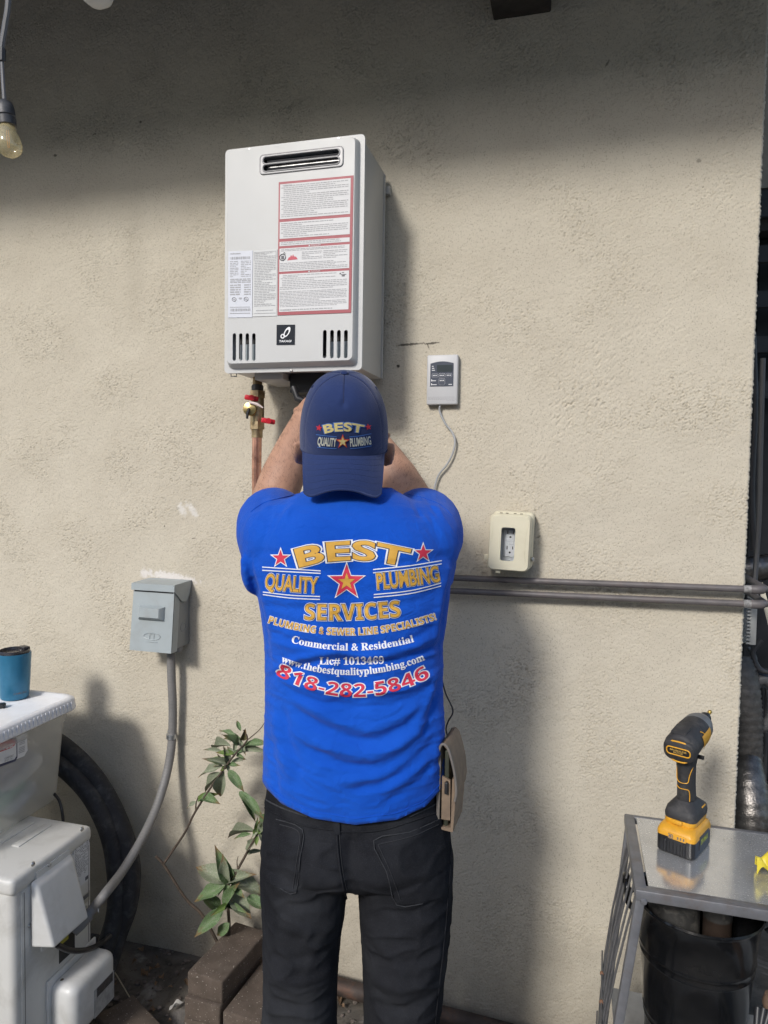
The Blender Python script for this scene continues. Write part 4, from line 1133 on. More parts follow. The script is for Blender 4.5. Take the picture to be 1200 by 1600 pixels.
for k, (c_, nm) in enumerate(CL):
    tag(obj('folded_bag', rbox(0.34, 0.10 + 0.02 * k, 0.045, 0.018, 3).xf(T(-1.50, -0.34 - 0.05 * (k % 2), BZ0 + 0.042 + 0.040 * k) @ RY(4 * (k - 1)) @ RX(20)), mat('bag ' + nm, c_, 0.6, var=0.3, vs=30)),
        '%s folded plastic bag inside the storage bin, %s in the pile' % (nm, ('lowest', 'second from the bottom', 'second from the top', 'topmost')[k]), 'bag', 'folded bags in the bin')
# tumbler and the dark thing beside it
BLUE = mat('tumbler blue', (0.028, 0.155, 0.27), 0.32, 0.25, var=0.05, vs=60, bump=0.04, bs=900)
LT = LZ - 0.006
tb = atz(16, 1096, LT)
tum = thing('tumbler', 'blue insulated tumbler with dark lid standing on the bin lid', 'tumbler', tb)
cx_, cy_ = tb.x - 0.012, tb.y + 0.028
TMt = T(cx_, cy_, LT)
hT = 0.125
obj('cup', lathe([(0.030, 0.0005), (0.0345, 0.003), (0.0365, 0.010), (0.0395, 0.06), (0.0425, hT - 0.004), (0.0418, hT), (0.039, hT), (0.038, hT - 0.012), (0, hT - 0.012)], 40, TMt), BLUE, tum, 40)
lidc = obj('cup_lid', lathe([(0.0385, hT - 0.010), (0.0395, hT + 0.004), (0.036, hT + 0.008), (0.034, hT + 0.001), (0, hT + 0.001)], 36, TMt), mat('lid smoke', (0.03, 0.028, 0.03), 0.2, var=0.1), tum, 40)
obj('drinking_spout', rbox(0.03, 0.018, 0.010, 0.003, 2).xf(TMt @ T(0.012, 0.024, hT + 0.008) @ RZ(-20)), mat('lid smoke', (0.03, 0.028, 0.03), 0.2), lidc)
tg = text_fit('CAMELBAK', 0.036, 0.0055, offset=0.01)
ang0 = math.atan2(CAM.y - cy_, CAM.x - cx_) + R(24)
g = G([Vector((cx_ + 0.0374 * math.cos(ang0 + p[0] / 0.0374), cy_ + 0.0374 * math.sin(ang0 + p[0] / 0.0374), LT + 0.021 + p[1])) for p in tg.v], tg.f)
obj('lettering', g, INK, tum, 0)
p = atz(2, 1108, LT)
tag(obj('pocket_knife', rbox(0.05, 0.022, 0.012, 0.005, 3).xf(T(p.x - 0.02, p.y, LT + 0.0065) @ RZ(30)), BLACKP), 'small black tool lying on the bin lid beside the tumbler', 'tool')

# ---- insulated refrigerant lines and the black cable
FOAM = mat('black foam', (0.017, 0.018, 0.021), 0.75, var=0.25, vs=30, bump=0.35, bs=160, bd=0.002, dirt=(0.10, 0.10, 0.10), dirt_amt=0.5, ds=35)
def hose(label, pts, r_, lab_cat='hose'):
    return tag(obj('insulated_hose', tube(catmull(pts, 10), r_, 16), FOAM, None, 80), label, lab_cat, 'insulated hoses behind the condenser')
hose('outer black foam insulated hose arching behind the condenser', [at(20, 1135, 0.12), at(60, 1145, 0.12), at(104, 1172, 0.12), at(150, 1220, 0.12), at(185, 1285, 0.12), at(203, 1350, 0.14), at(200, 1410, 0.17), at(183, 1460, 0.20), at(168, 1505, 0.24), at(155, 1530, 0.28)], 0.028)
hose('inner black foam insulated hose arching behind the condenser', [at(40, 1176, 0.15), at(80, 1187, 0.15), at(112, 1210, 0.15), at(146, 1250, 0.15), at(172, 1308, 0.15), at(182, 1372, 0.17), at(180, 1430, 0.20), at(165, 1480, 0.24), at(150, 1520, 0.28)], 0.025)
a = Vector((AX + 0.05, AY0 + 0.075, topo[2].z - 0.006))
tag(obj('power_cable', tube(catmull([a, atx(92, 1478, AX + 0.05), atx(110, 1485, AX + 0.05), atx(135, 1484, AX + 0.05), at(158, 1474, 0.30), at(172, 1462, 0.26)], 8), 0.0065, 10), BLACKP, None, 80), 'black power cable sagging below the condenser terminal hood', 'cable')
tag(obj('thin_cable', tube(catmull([at(84, 1240, 0.25), at(92, 1250, 0.26), at(97, 1268, 0.27), at(100, 1300, 0.27)], 6), 0.004, 8), BLACKP, None, 80), 'thin black cable dropping behind the storage bin', 'cable')

# ================================================================== PLANT, PAVERS, GROUND LITTER
def zp(X, Y, d=0.15): return at(230 + X / 3.2, 1100 + Y / 3.2, d)
def leaf_mat(name, c0, c1, dust):
    t = NT(name)
    sepn = t.n('SeparateXYZ'); t.l(t.co, sepn.inputs[0])
    c = t.mix(t.ramp(t.noise(3.0, 4), 0.3, 0.7), c0, c1)
    vein = t.ramp(t.math('ABSOLUTE', sepn.outputs[1]), 0.02, 0.006)
    c = t.mix(t.math('MULTIPLY', vein, 0.4), c, (0.22, 0.26, 0.12))
    c = t.mix(t.math('MULTIPLY', t.ramp(t.noise(16, 5, 0.7), 0.48, 0.68), dust), c, (0.36, 0.35, 0.30))
    c = t.mix(t.math('MULTIPLY', t.ramp(t.math('ADD', sepn.outputs[0], t.math('MULTIPLY', t.noise(9, 4, 0.7), 0.8)), 1.12, 1.3), 0.85), c, (0.16, 0.085, 0.035))
    c = t.mix(t.math('MULTIPLY', t.ramp(t.noise(22, 2), 0.68, 0.72), 0.7), c, (0.10, 0.06, 0.03))
    t.base(c); t.set(Roughness=0.65, Specular_IOR_Level=0.3)
    t.set(Subsurface_Weight=0.0)
    return t.m
LEAFM = [leaf_mat('leaf green', (0.085, 0.15, 0.055), (0.12, 0.195, 0.08), 0.5), leaf_mat('leaf dusty', (0.16, 0.195, 0.12), (0.22, 0.25, 0.165), 0.75), leaf_mat('leaf young', (0.11, 0.18, 0.035), (0.15, 0.23, 0.06), 0.25), leaf_mat('leaf dry', (0.14, 0.07, 0.03), (0.10, 0.10, 0.03), 0.4)]
def leaf_mesh(bend, fold, wave):
    g = G(); n_ = 12
    for i in range(n_ + 1):
        t = i / n_
        w = 0.5 * (math.sin(math.pi * min(1, t * 1.04) ** 0.8) ** 0.85 if 0 < t < 0.97 else (0.02 if t <= 0 else 0.01))
        zc = -bend * t * t
        for j, s in enumerate((-1, -0.5, 0, 0.5, 1)):
            zz = zc + abs(s) * fold * w + wave * math.sin(9 * t + s * 2) * w * abs(s)
            g.v.append(Vector((t, s * w, zz)))
    for i in range(n_):
        for j in range(4): g.f.append((i * 5 + j, i * 5 + j + 1, (i + 1) * 5 + j + 1, (i + 1) * 5 + j))
    return g
LM = {}
for mi in range(4):
    for v_ in range(3):
        me = mesh_of('leaf', leaf_mesh((0.10, 0.22, 0.34)[v_], (0.35, 0.2, 0.5)[v_], (0.05, 0.12, 0.08)[v_]), 60)
        me.materials.append(LEAFM[mi]); LM[mi, v_] = me
plant = thing('shrub', 'leggy young shrub with dusty green leaves against the wall', 'shrub', zp(380, 1190, 0.12))
BARK = mat('bark', (0.075, 0.055, 0.04), 0.85, var=0.3, vs=80, bump=0.5, bs=220, bd=0.0015)
def stem(pts, r_):
    return obj('stem', tube(catmull(pts, 7), r_, 8), BARK, plant, 80)
stem([zp(375, 1260, .12), zp(345, 1180, .12), zp(270, 1050, .13), zp(190, 970, .14), zp(85, 808, .16), zp(42, 762, .17)], [0.0045, 0.0042, 0.0038, 0.0036])
stem([zp(80, 803, .16), zp(130, 730, .16), zp(190, 640, .17), zp(240, 540, .17), zp(330, 400, .18), zp(395, 310, .18), zp(440, 250, .18), zp(500, 180, .18), zp(482, 130, .18)], [0.0032, 0.0030, 0.0028, 0.0026, 0.0018])
stem([zp(498, 182, .18), zp(560, 130, .18), zp(590, 85, .18), zp(594, 50, .18)], [0.0014, 0.0008])
stem([zp(242, 535, .17), zp(245, 495, .17), zp(256, 462, .17)], [0.0022, 0.0014])
stem([zp(405, 1260, .12), zp(410, 1120, .12), zp(404, 1000, .13), zp(408, 900, .14), zp(440, 850, .15), zp(520, 705, .16), zp(572, 610, .17), zp(575, 555, .17)], [0.0048, 0.0042, 0.0038, 0.0030, 0.0018])
stem([zp(452, 820, .15), zp(449, 790, .15), zp(455, 762, .15)], [0.0016, 0.0008])
leaves = [ # base X,Y, tip X,Y (in the enlarged corner of the photograph), width ratio, colour, depth lift
 (395,300,290,275,.30,2,0),(385,312,230,350,.20,1,.01),(385,335,348,492,.34,1,-.02),(378,345,272,440,.22,1,.02),(405,330,482,432,.34,0,-.02),
 (420,212,292,196,.20,1,.02),(378,242,275,225,.18,1,.0),(442,156,355,122,.22,0,.0),(468,135,445,75,.30,0,.01),(472,182,492,128,.34,3,-.01),
 (478,212,592,178,.26,0,-.01),(474,242,588,222,.24,1,-.03),(418,296,495,272,.28,1,.02),(432,255,402,212,.5,1,.02),(400,300,340,262,.40,2,-.01),(400,310,365,335,.45,2,-.02),
 (458,438,585,562,.24,0,-.02),(462,446,552,592,.18,0,.0),(272,470,358,492,.30,0,-.01),(252,488,186,518,.24,1,.0),
 (545,640,368,630,.16,1,.02),(520,652,428,672,.24,0,.0),(540,655,562,598,.45,2,-.02),(556,660,540,712,.40,2,-.02),(575,610,592,545,.36,0,.0),(560,640,600,660,.4,0,.01),
 (412,892,350,738,.36,0,-.01),(400,895,238,806,.42,1,.01),(395,905,212,982,.30,0,-.03),(424,885,590,935,.44,1,.01),(415,950,522,1072,.50,1,-.03),
 (382,1020,232,1165,.34,0,-.04),(274,972,392,1045,.42,0,.02),(498,965,592,1025,.5,0,.01),(412,1095,335,1170,.4,0,.0),(360,1070,300,1030,.5,0,.02),(420,900,440,860,.4,2,-.02)]
lr = random.Random(31)
for bx_, by_, n_ in ((395, 305, 7), (470, 205, 4), (440, 250, 4), (250, 480, 2), (565, 640, 6), (410, 895, 6), (405, 1010, 4), (500, 740, 2)):
    for _ in range(n_):
        a_ = lr.uniform(0, 2 * math.pi); L_ = lr.uniform(55, 120) * (1.15 if by_ > 800 else 0.9)
        leaves.append((bx_ + lr.uniform(-14, 14), by_ + lr.uniform(-14, 14), bx_ + L_ * math.cos(a_), by_ + L_ * math.sin(a_) * .8 - 12, lr.uniform(.2, .36), lr.choice((0, 0, 1, 1, 2)), lr.uniform(-.04, .03)))
for k, (bx_, by_, tx_, ty_, wr, mi, dl_) in enumerate(leaves):
    d0 = 0.17 if by_ < 700 else 0.14
    A = zp(bx_, by_, d0); B = zp(tx_, ty_, d0 - dl_ + rng.uniform(-0.02, 0.03))
    X = (B - A); L = X.length; X.normalize()
    view = (CAM - A).normalized()
    Z = (view + Vector((0, 0, 0.55)) + Vector((rng.uniform(-.45, .45), 0, rng.uniform(-.3, .3)))); Z = (Z - X * Z.dot(X)).normalized(); Y = Z.cross(X)
    o = bpy.data.objects.new('leaf', LM[mi, k % 3]); COL.objects.link(o)
    S = Matrix(((X.x * L, Y.x * L * wr * 1.05, Z.x * L, A.x), (X.y * L, Y.y * L * wr * 1.05, Z.y * L, A.y), (X.z * L, Y.z * L * wr * 1.05, Z.z * L, A.z), (0, 0, 0, 1)))
    o.parent = plant; o.matrix_parent_inverse = world_of(plant).inverted(); o.matrix_basis = S

def paver_mat():
    t = NT('paver')
    c = t.mix(t.ramp(t.noise(30, 5, 0.6), 0.3, 0.7), (0.075, 0.057, 0.044), (0.115, 0.089, 0.070))
    c = t.mix(t.math('MULTIPLY', t.ramp(t.noise(190, 2), 0.66, 0.72), 0.8), c, (0.42, 0.38, 0.33))
    c = t.mix(t.math('MULTIPLY', t.ramp(t.noise(11, 5, 0.7), 0.55, 0.75), 0.4), c, (0.2, 0.17, 0.14))
    t.base(c); t.set(Roughness=0.9); t.bump(t.noise(260, 4, 0.7), 0.5, 0.002)
    return t.m
PAV = paver_mat()
def paver(c, rz, label, L=0.215, W_=0.103, H_=0.058):
    bm = bmesh.new(); bmesh.ops.create_cube(bm, size=1.0)
    bmesh.ops.scale(bm, vec=(W_, L, H_), verts=bm.verts)
    bmesh.ops.bevel(bm, geom=bm.edges[:], offset=0.004, segments=2, profile=0.5, affect='EDGES')
    bmesh.ops.subdivide_edges(bm, edges=[e for e in bm.edges if e.calc_length() > 0.04], cuts=3, use_grid_fill=True)
    for v in bm.verts: v.co += Vector(noise.noise_vector((v.co + Vector(c)) * 40)) * 0.0022
    g = from_bm(bm).xf(T(c) @ RZ(rz))
    return tag(obj('paver', g, PAV, None, 50), label, 'paver', 'stacked brown pavers')
# top paver: its near end and far end read from the photograph at the stack's height
zt = 0.174
a, b, c_ = atz(294, 1517, zt), atz(345, 1536, zt), atz(412, 1460, zt)
mid_n = (a + b) / 2
dirv = (c_ - b); dirv.z = 0; dirv.normalize()
rzp = math.degrees(math.atan2(dirv.y, dirv.x)) - 90
ctr = mid_n + dirv * 0.1075
paver(Vector((ctr.x, ctr.y, zt - 0.029)), rzp, 'topmost brown paver of the stack beside the man')
side = Vector((dirv.y, -dirv.x, 0))
paver(Vector((ctr.x, ctr.y, zt - 0.0875)) + dirv * -0.008 - side * 0.004, rzp + 1.5, 'brown paver directly under the topmost paver')
paver(Vector((ctr.x, ctr.y, zt - 0.146)) + dirv * -0.004 - side * 0.007, rzp - 1, 'bottom brown paver of the stack, on the ground')
paver(Vector((ctr.x, ctr.y, zt - 0.0875)) + side * 0.112 + dirv * -0.012, rzp + 2, 'brown paver lying one course lower, against the jeans')
paver(Vector((ctr.x, ctr.y, zt - 0.146)) + side * 0.112 + dirv * -0.006, rzp, 'brown paver on the ground under the right-hand paver')
p = atz(240, 1592, 0.03)
paver(Vector((p.x - 0.02, p.y - 0.05, 0.0135)), 62, 'half-buried brown paver at the bottom edge left of the stack')
# pipe and rubble along the wall foot
RUST = mat('rusty pipe', (0.06, 0.045, 0.038), 0.7, 0.3, var=0.4, vs=25, bump=0.4, bs=120, dirt=(0.2, 0.09, 0.05), dirt_amt=0.7, ds=12)
tag(obj('ground_pipe', tube(catmull([Vector((-0.95, -0.05, 0.05)), Vector((-0.62, -0.055, 0.045)), Vector((-0.30, -0.065, 0.035)), Vector((0.0, -0.075, 0.03)), Vector((0.42, -0.08, 0.03))], 8), 0.022, 14), RUST, None, 80), 'dark rusty pipe lying along the foot of the wall behind the man', 'pipe')
g = G()
rg = random.Random(21)
ico = bmesh.new(); bmesh.ops.create_icosphere(ico, subdivisions=1, radius=1); ICO = from_bm(ico)
for k in range(700):
    x, y = rg.uniform(-1.25, 0.35), -rg.uniform(0.01, 0.5) ** 1.2
    s = rg.uniform(0.002, 0.009) * (1.5 if rg.random() < .1 else 1)
    g.add(ICO, T(x, y, s * 0.4) @ RZ(rg.uniform(0, 360)) @ SCL(s, s * rg.uniform(.6, 1.2), s * rg.uniform(.4, .9)))
gv = obj('rubble', g, mat('rubble', (0.12, 0.10, 0.085), 0.9, var=0.6, vs=40), None, 40)
gv['kind'] = 'stuff'; gv['label'] = 'loose grit and rubble strewn along the wall foot'; gv['category'] = 'rubble'
gl_ = G()
for k in range(60):
    x, y = rg.uniform(-1.2, -0.2), -rg.uniform(0.02, 0.35)
    a_ = rg.uniform(0, 6.28); L = rg.uniform(0.012, 0.03)
    gl_.add(leaf_mesh(0.3, 0.5, 0.3), T(x, y, 0.006 + rg.uniform(0, .006)) @ Matrix.Rotation(a_, 4, 'Z') @ RY(rg.uniform(-15, 5)) @ SCL(L, L * .5, L))
lf = obj('leaf_litter', gl_, mat('dry leaf', (0.16, 0.10, 0.055), 0.8, var=0.5, vs=40), None, 60)
lf['kind'] = 'stuff'; lf['label'] = 'scattered dry leaf litter on the ground by the wall'; lf['category'] = 'leaf litter'
tag(obj('straw', tube(catmull([atz(172, 1508, 0.07), atz(186, 1530, 0.04), atz(206, 1564, 0.006)], 5), 0.0016, 6), mat('straw', (0.42, 0.36, 0.24), 0.7)), 'single pale dry stalk leaning on the ground beside the condenser', 'stalk')
p = atz(264, 1582, 0.006)
tag(obj('torn_scrap', leaf_mesh(-0.25, 0.9, 0.5).xf(T(p.x, p.y, 0.012) @ RZ(50) @ SCL(0.04, 0.014, 0.025)), mat('scrap white', (0.5, 0.48, 0.44), 0.7, var=0.2, vs=60)), 'torn whitish scrap on the ground left of the pavers', 'litter')

# ================================================================== RIGHT: TABLE, BUCKET, DRIVER
FRAME = mat('frame grey paint', (0.20, 0.205, 0.22), 0.4, 0.55, var=0.12, vs=40, dirt=(0.14, 0.08, 0.05), dirt_amt=0.35, ds=25)
WIRE = mat('wire grey', (0.22, 0.22, 0.225), 0.4, 0.7, var=0.15, vs=60)
def top_mat():
    t = NT('galvanised top')
    sp = t.ramp(t.noise(330, 3, 0.7), 0.60, 0.70)
    c = t.mix(t.ramp(t.noise(20, 5, 0.65), 0.35, 0.7), (0.60, 0.61, 0.61), (0.70, 0.71, 0.71))
    c = t.mix(t.math('MULTIPLY', sp, 0.5), c, (0.75, 0.76, 0.76))
    dust = t.ramp(t.noise(5, 5, 0.6, 0.5), 0.45, 0.75)
    t.base(c)
    r_ = t.n('MapRange'); t.l(dust, r_.inputs['Value']); r_.inputs['To Min'].default_value = 0.14; r_.inputs['To Max'].default_value = 0.34
    t.l(t.math('ADD', r_.outputs[0], t.math('MULTIPLY', sp, 0.3)), t.b.inputs['Roughness'])
    t.set(Metallic=0.7)
    t.bump(t.noise(60, 3), 0.02, 0.002)
    return t.m
TZ = 0.70
tA, tB = Vector((0.131, -0.224, TZ)), Vector((0.131, -0.505, TZ))
TX1, TY0, TY1 = 0.70, -0.505, -0.222
table = thing('metal_stand', 'grey metal stand with shiny galvanised top and wire side, lower right', 'stand', (0.4, -0.36, 0))
obj('top_sheet', bbox((0.145, TY0 + 0.012, TZ - 0.006), (TX1, TY1 - 0.008, TZ - 0.002)), top_mat(), table)
def bar(a, b, w=0.018, h=0.016, name='frame_bar', up=None):
    a, b = Vector(a), Vector(b); d = (b - a); L = d.length; d.normalize()
    u_ = Vector(up) if up else (Vector((0, 0, 1)) if abs(d.z) < .9 else Vector((0, 1, 0)))
    s_ = d.cross(u_).normalized(); u_ = s_.cross(d)
    M = Matrix(((d.x, s_.x, u_.x, (a.x + b.x) / 2), (d.y, s_.y, u_.y, (a.y + b.y) / 2), (d.z, s_.z, u_.z, (a.z + b.z) / 2), (0, 0, 0, 1)))
    return obj(name, rbox(L, w, h, 0.0022, 2).xf(M), FRAME, table)
bar((0.131, TY0, TZ - 0.010), (0.131, TY1, TZ - 0.010), 0.020, 0.020)
bar((0.122, TY0, TZ - 0.0105), (TX1, TY0, TZ - 0.0105), 0.020, 0.0195)
bar((0.122, TY1, TZ - 0.010), (TX1, TY1, TZ - 0.010), 0.012, 0.016)
# splayed corner legs
fl_ = at(962, 1600, 0.50); fl2 = at(950, 1640, 0.50)
LEGF = Vector((0.131, TY0 + 0.002, TZ - 0.02)); LEGFB = LEGF + (Vector((at(966, 1600, 0.50).x, -0.50, at(966, 1600, 0.50).z)) - LEGF).normalized() * 0.72
bar(LEGF, LEGFB, 0.016, 0.016, 'leg', (0, 1, 0))
LEGB = Vector((0.131, TY1 - 0.004, TZ - 0.02)); t_ = at(950, 1500, 0.225)
LEGBB = LEGB + (Vector((t_.x + 0.008, -0.225, t_.z)) - LEGB).normalized() * 0.70
bar(LEGB, LEGBB, 0.014, 0.014, 'leg', (0, 1, 0))
bar((0.66, TY0 + 0.01, TZ - 0.02), (0.70, TY0 + 0.01, 0.0), 0.016, 0.016, 'leg', (0, 1, 0)); bar((0.66, TY1 - 0.01, TZ - 0.02), (0.70, TY1 - 0.01, 0.0), 0.016, 0.016, 'leg', (0, 1, 0))
obj('rivet', lathe([(0.006, 0), (0.005, 0.002), (0, 0.003)], 14, T(0.136, TY0 - 0.0101, TZ - 0.020) @ RX(90)), FRAME, table)
# wire side: upright wires between the splayed legs, two cross wires with rust at the ties
def sidept(s, h):
    a = LEGF.lerp(LEGFB, h); b = LEGB.lerp(LEGBB, h)
    p = a.lerp(b, s)
    return p + Vector((-0.018 * math.sin(math.pi * min(1, h * 1.2)), 0, 0))
for s in (0.14, 0.29, 0.44, 0.59, 0.74, 0.88):
    obj('wire', tube([sidept(s, h) for h in (0, .12, .25, .4, .55, .7, .85, 1)], 0.0022, 7), WIRE, table, 80)
for h in (0.42, 0.62, 0.8):
    obj('cross_wire', tube([sidept(s, h) + Vector((-0.004, 0, 0)) for s in (0, .25, .5, .75, 1)], 0.002, 6), WIRE, table, 80)
    for s in (0.44, 0.74):
        obj('tie', ellipsoid(sidept(s, h) + Vector((-0.004, 0, 0)), (0.0045, 0.0045, 0.005), None, 8, 6), mat('rust', (0.16, 0.085, 0.05), 0.8, var=0.3), table)
SHZ = 0.31
obj('lower_shelf', bbox((0.105, TY0 + 0.01, SHZ - 0.004), (TX1, TY1 - 0.005, SHZ)), mat('shelf grey', (0.30, 0.305, 0.30), 0.45, 0.2, var=0.2, vs=15, dirt=(0.12, 0.10, 0.08), dirt_amt=0.4), table)
bar((0.10, TY0 + 0.004, SHZ - 0.012), (TX1, TY0 + 0.004, SHZ - 0.012), 0.014, 0.016)

# ---- bucket on the lower shelf
BKT = mat('bucket enamel', (0.006, 0.0065, 0.0075), 0.16, var=0.25, vs=30, bump=0.05, bs=40, bd=0.003, dirt=(0.03, 0.028, 0.026), dirt_amt=0.25, Specular_IOR_Level=0.3)
bx, by = 0.254, -0.338
RZm = 0.600
bk = thing('bucket', 'glossy black metal bucket on the lower shelf of the stand', 'bucket', (bx, by, SHZ))
rim_r = 0.124
prof = [(0.094, 0.0), (0.095, 0.004), (0.0985, 0.05), (0.1005, 0.053), (0.0985, 0.058), (0.1002, 0.066), (0.1022, 0.069), (0.1003, 0.074),
        (0.110, 0.185), (0.1125, 0.189), (0.1108, 0.194), (0.112, 0.204), (0.1143, 0.207), (0.1126, 0.212), (0.1215, 0.292), (rim_r + 0.0015, 0.296), (rim_r + 0.003, 0.300), (rim_r + 0.001, 0.304),
        (rim_r - 0.0025, 0.301), (0.119, 0.290), (0.094, 0.004), (0, 0.003)]
hB = RZm - SHZ
prof = [(r_ * 0.935, z * hB / 0.304) for r_, z in prof]
obj('pail', lathe(prof, 64, T(bx, by, SHZ + 0.0015)), BKT, bk, 40)
for sx in (-1, 1):
    c = Vector((bx + sx * 0.1145, by + 0.01, RZm - 0.03))
    pts = [c + Vector((sx * 0.004, -0.03, 0)), c + Vector((sx * 0.016, -0.03, 0.015)), c + Vector((sx * 0.018, -0.022, 0.042)), c + Vector((sx * 0.018, 0.0, 0.052)), c + Vector((sx * 0.018, 0.022, 0.042)), c + Vector((sx * 0.016, 0.03, 0.015)), c + Vector((sx * 0.004, 0.03, 0))]
    obj('ear_handle', tube(catmull(pts, 6), 0.006, 8, flat=0.5), BKT, bk, 80)
# things standing in the bucket
DUST = mat('dusty black', (0.035, 0.034, 0.032), 0.65, var=0.2, dirt=(0.16, 0.15, 0.13), dirt_amt=0.7, ds=40)
cn = thing('spray_can', 'dusty black round canister with knob inside the bucket', 'canister', (bx - 0.035, by + 0.01, SHZ + 0.01))
obj('body', lathe([(0.048, 0), (0.048, 0.262), (0.046, 0.272), (0.030, 0.279), (0.018, 0.281)], 28, T(bx - 0.042, by + 0.005, SHZ + 0.008)), DUST, cn)
obj('knob', lathe([(0.016, 0.277), (0.017, 0.297), (0.015, 0.312), (0.0, 0.314)], 20, T(bx - 0.042, by + 0.005, SHZ + 0.008)), BLACKP, cn)
cn = thing('spray_can', 'slim dusty dark can beside the round canister inside the bucket', 'canister', (bx + 0.03, by, SHZ + 0.01))
obj('body', lathe([(0.026, 0), (0.026, 0.262)], 22, T(bx + 0.034, by - 0.012, SHZ + 0.008)), mat('can brown', (0.045, 0.032, 0.025), 0.4, 0.3), cn)
obj('cap', lathe([(0.0265, 0.262), (0.0265, 0.28), (0.022, 0.286), (0, 0.287)], 22, T(bx + 0.034, by - 0.012, SHZ + 0.008)), DUST, cn)

# ---- impact driver on the stand
YEL = mat('tool yellow', (0.66, 0.33, 0.025), 0.4, var=0.05, vs=30, bump=0.05, bs=500, dirt=(0.25, 0.16, 0.05), dirt_amt=0.35, ds=40)
RUB = mat('tool rubber', (0.026, 0.026, 0.028), 0.62, var=0.12, bump=0.15, bs=700, dirt=(0.12, 0.115, 0.105), dirt_amt=0.45, ds=40)
BAT = mat('battery black', (0.014, 0.014, 0.015), 0.35, var=0.1)
GREYN = mat('nose grey', (0.17, 0.175, 0.18), 0.5, 0.3, var=0.1)
dA, dB, dC = atz(1031, 1330, TZ), atz(1094, 1347, TZ), atz(1112, 1315, TZ)
xd = (dB - dA).normalized(); rz = math.degrees(math.atan2(xd.y, xd.x))
LZT = TZ - 0.002
drv = thing('impact_driver', 'yellow and black cordless impact driver standing on the metal stand', 'power tool', ((dA + dC) / 2).xy.to_3d() + Vector((0, 0, LZT)))
# local: X right, Y forward (away from us), Z up; origin = centre of the battery's foot
oc = (dA + dB) / 2 + Vector((-xd.y, xd.x, 0)) * 0.050
DMx = T(oc.x, oc.y, LZT) @ RZ(-27)
BW, BL = 0.072, 0.100
def dg(name, g, mt, parent=drv, ang=40): return obj(name, g.xf(DMx), mt, parent, ang)
def rr3(w, l, r_, z, oy=0.0, ox=0.0): return [Vector((x, y, z)) for x, y in rrect(w, l, r_, 4, ox, oy)]
bat = dg('battery', loft([rr3(BW - .006, BL - .006, .008, 0.0005), rr3(BW, BL, .009, .004), rr3(BW, BL, .009, .034)]), BAT)
for s in (-1, 1): dg('battery_rib', rbox(.006, .004, .026, .0015, 1, (s * .018, -BL / 2 - .0006, .016)), BAT, bat)
for k in range(4): dg('battery_rib', rbox(.002, .002, .022, .0006, 1, (-.0105 + .007 * k, -BL / 2 - .0004, .014)), BAT, bat)
dg('battery_shell', loft([rr3(BW + .001, BL + .001, .009, .0342), rr3(BW + .001, BL + .001, .010, .042), rr3(BW - .004, BL - .006, .012, .049, .002), rr3(BW - .014, BL - .02, .014, .054, .004)]), YEL, bat)
gp_ = dg('gauge_panel', rbox(.034, .003, .011, .0012, 2, (.004, -BL / 2 - .0008, .0375)), YEL, bat)
g = G()
for k in range(3): g.add(rbox(.0024, .0008, .0050, 0, 1, (.006 + .0055 * k, -BL / 2 - .0024, .0375)))
g.add(rbox(.0012, .0008, .006, 0, 1, (-.0035, -BL / 2 - .0024, .0375))); g.add(rbox(.009, .0008, .0012, 0, 1, (-.008, -BL / 2 - .0024, .041))); g.add(rbox(.009, .0008, .0012, 0, 1, (-.008, -BL / 2 - .0024, .034))); g.add(rbox(.0055, .0008, .0035, 0, 1, (-.0085, -BL / 2 - .0024, .0375)))
dg('charge_lights', g, INK, bat, 0)
st_ = dg('battery_sticker', rbox(.0008, .052, .026, 0, 1, (BW / 2 + .0006, .004, .026)), BAT, bat)
tg = text_fit('20V MAX', .04, .011, offset=.03)
dg('sticker_lettering', G([Vector((BW / 2 + .0014, .004 + p[0], .027 + p[1])) for p in tg.v], tg.f), mat('sticker lime', (0.45, 0.5, 0.05), 0.5), bat, 0)
dg('foot_rim', loft([rr3(.056, .078, .012, .0535, .006), rr3(.060, .082, .014, .058, .006), rr3(.058, .080, .014, .066, .007)]), YEL)
ft = dg('latch', rbox(.020, .006, .008, .002, 2, (-.002, -.036, .0605)), YEL)
dg('foot', loft([rr3(.060, .084, .014, .0640, .008), rr3(.062, .086, .015, .072, .008), rr3(.058, .080, .016, .082, .010), rr3(.046, .060, .018, .090, .010), rr3(.036, .046, .015, .096, .008)]), RUB)
pn = dg('badge', rbox(.018, .022, .002, .001, 1).xf(T(.021, .022, .0865) @ RY(28)), YEL)
# grip: ovals leaning slightly back as they rise
def oval(w, l, z, oy): return [Vector((w * math.cos(R(a)), oy + l * math.sin(R(a)), z)) for a in range(0, 360, 15)]
dg('grip', loft([oval(.0180, .023, .090, .008), oval(.0172, .0215, .105, .006), oval(.0168, .0205, .125, .003), oval(.0172, .021, .148, .000), oval(.0178, .023, .168, -.002), oval(.019, .028, .186, .004), oval(.020, .03, .195, .006)]), RUB)
# yellow edging lines on the rubber of the grip
def ln(pts, r_=.0009, name='grip_line'): return dg(name, tube(catmull(pts, 5), r_, 6), YEL)
bk_ = lambda x, z, o=-.0205: Vector((x, o - .0 + .35 * abs(x) * abs(x) / .018, z))
ln([bk_(-.0125, .165, -.0195), bk_(-.0128, .150, -.0188), bk_(-.0118, .138, -.0182), bk_(-.006, .1335, -.0186), bk_(.004, .134, -.0186), bk_(.0095, .137, -.0184), bk_(.0115, .150, -.0185), bk_(.0145, .162, -.0175), bk_(.0165, .172, -.012)])
ln([bk_(-.013, .124, -.0155), bk_(-.006, .121, -.0170), bk_(.004, .1215, -.0168), bk_(.0100, .120, -.0155), bk_(.0118, .112, -.0145), bk_(.0120, .098, -.0145)])
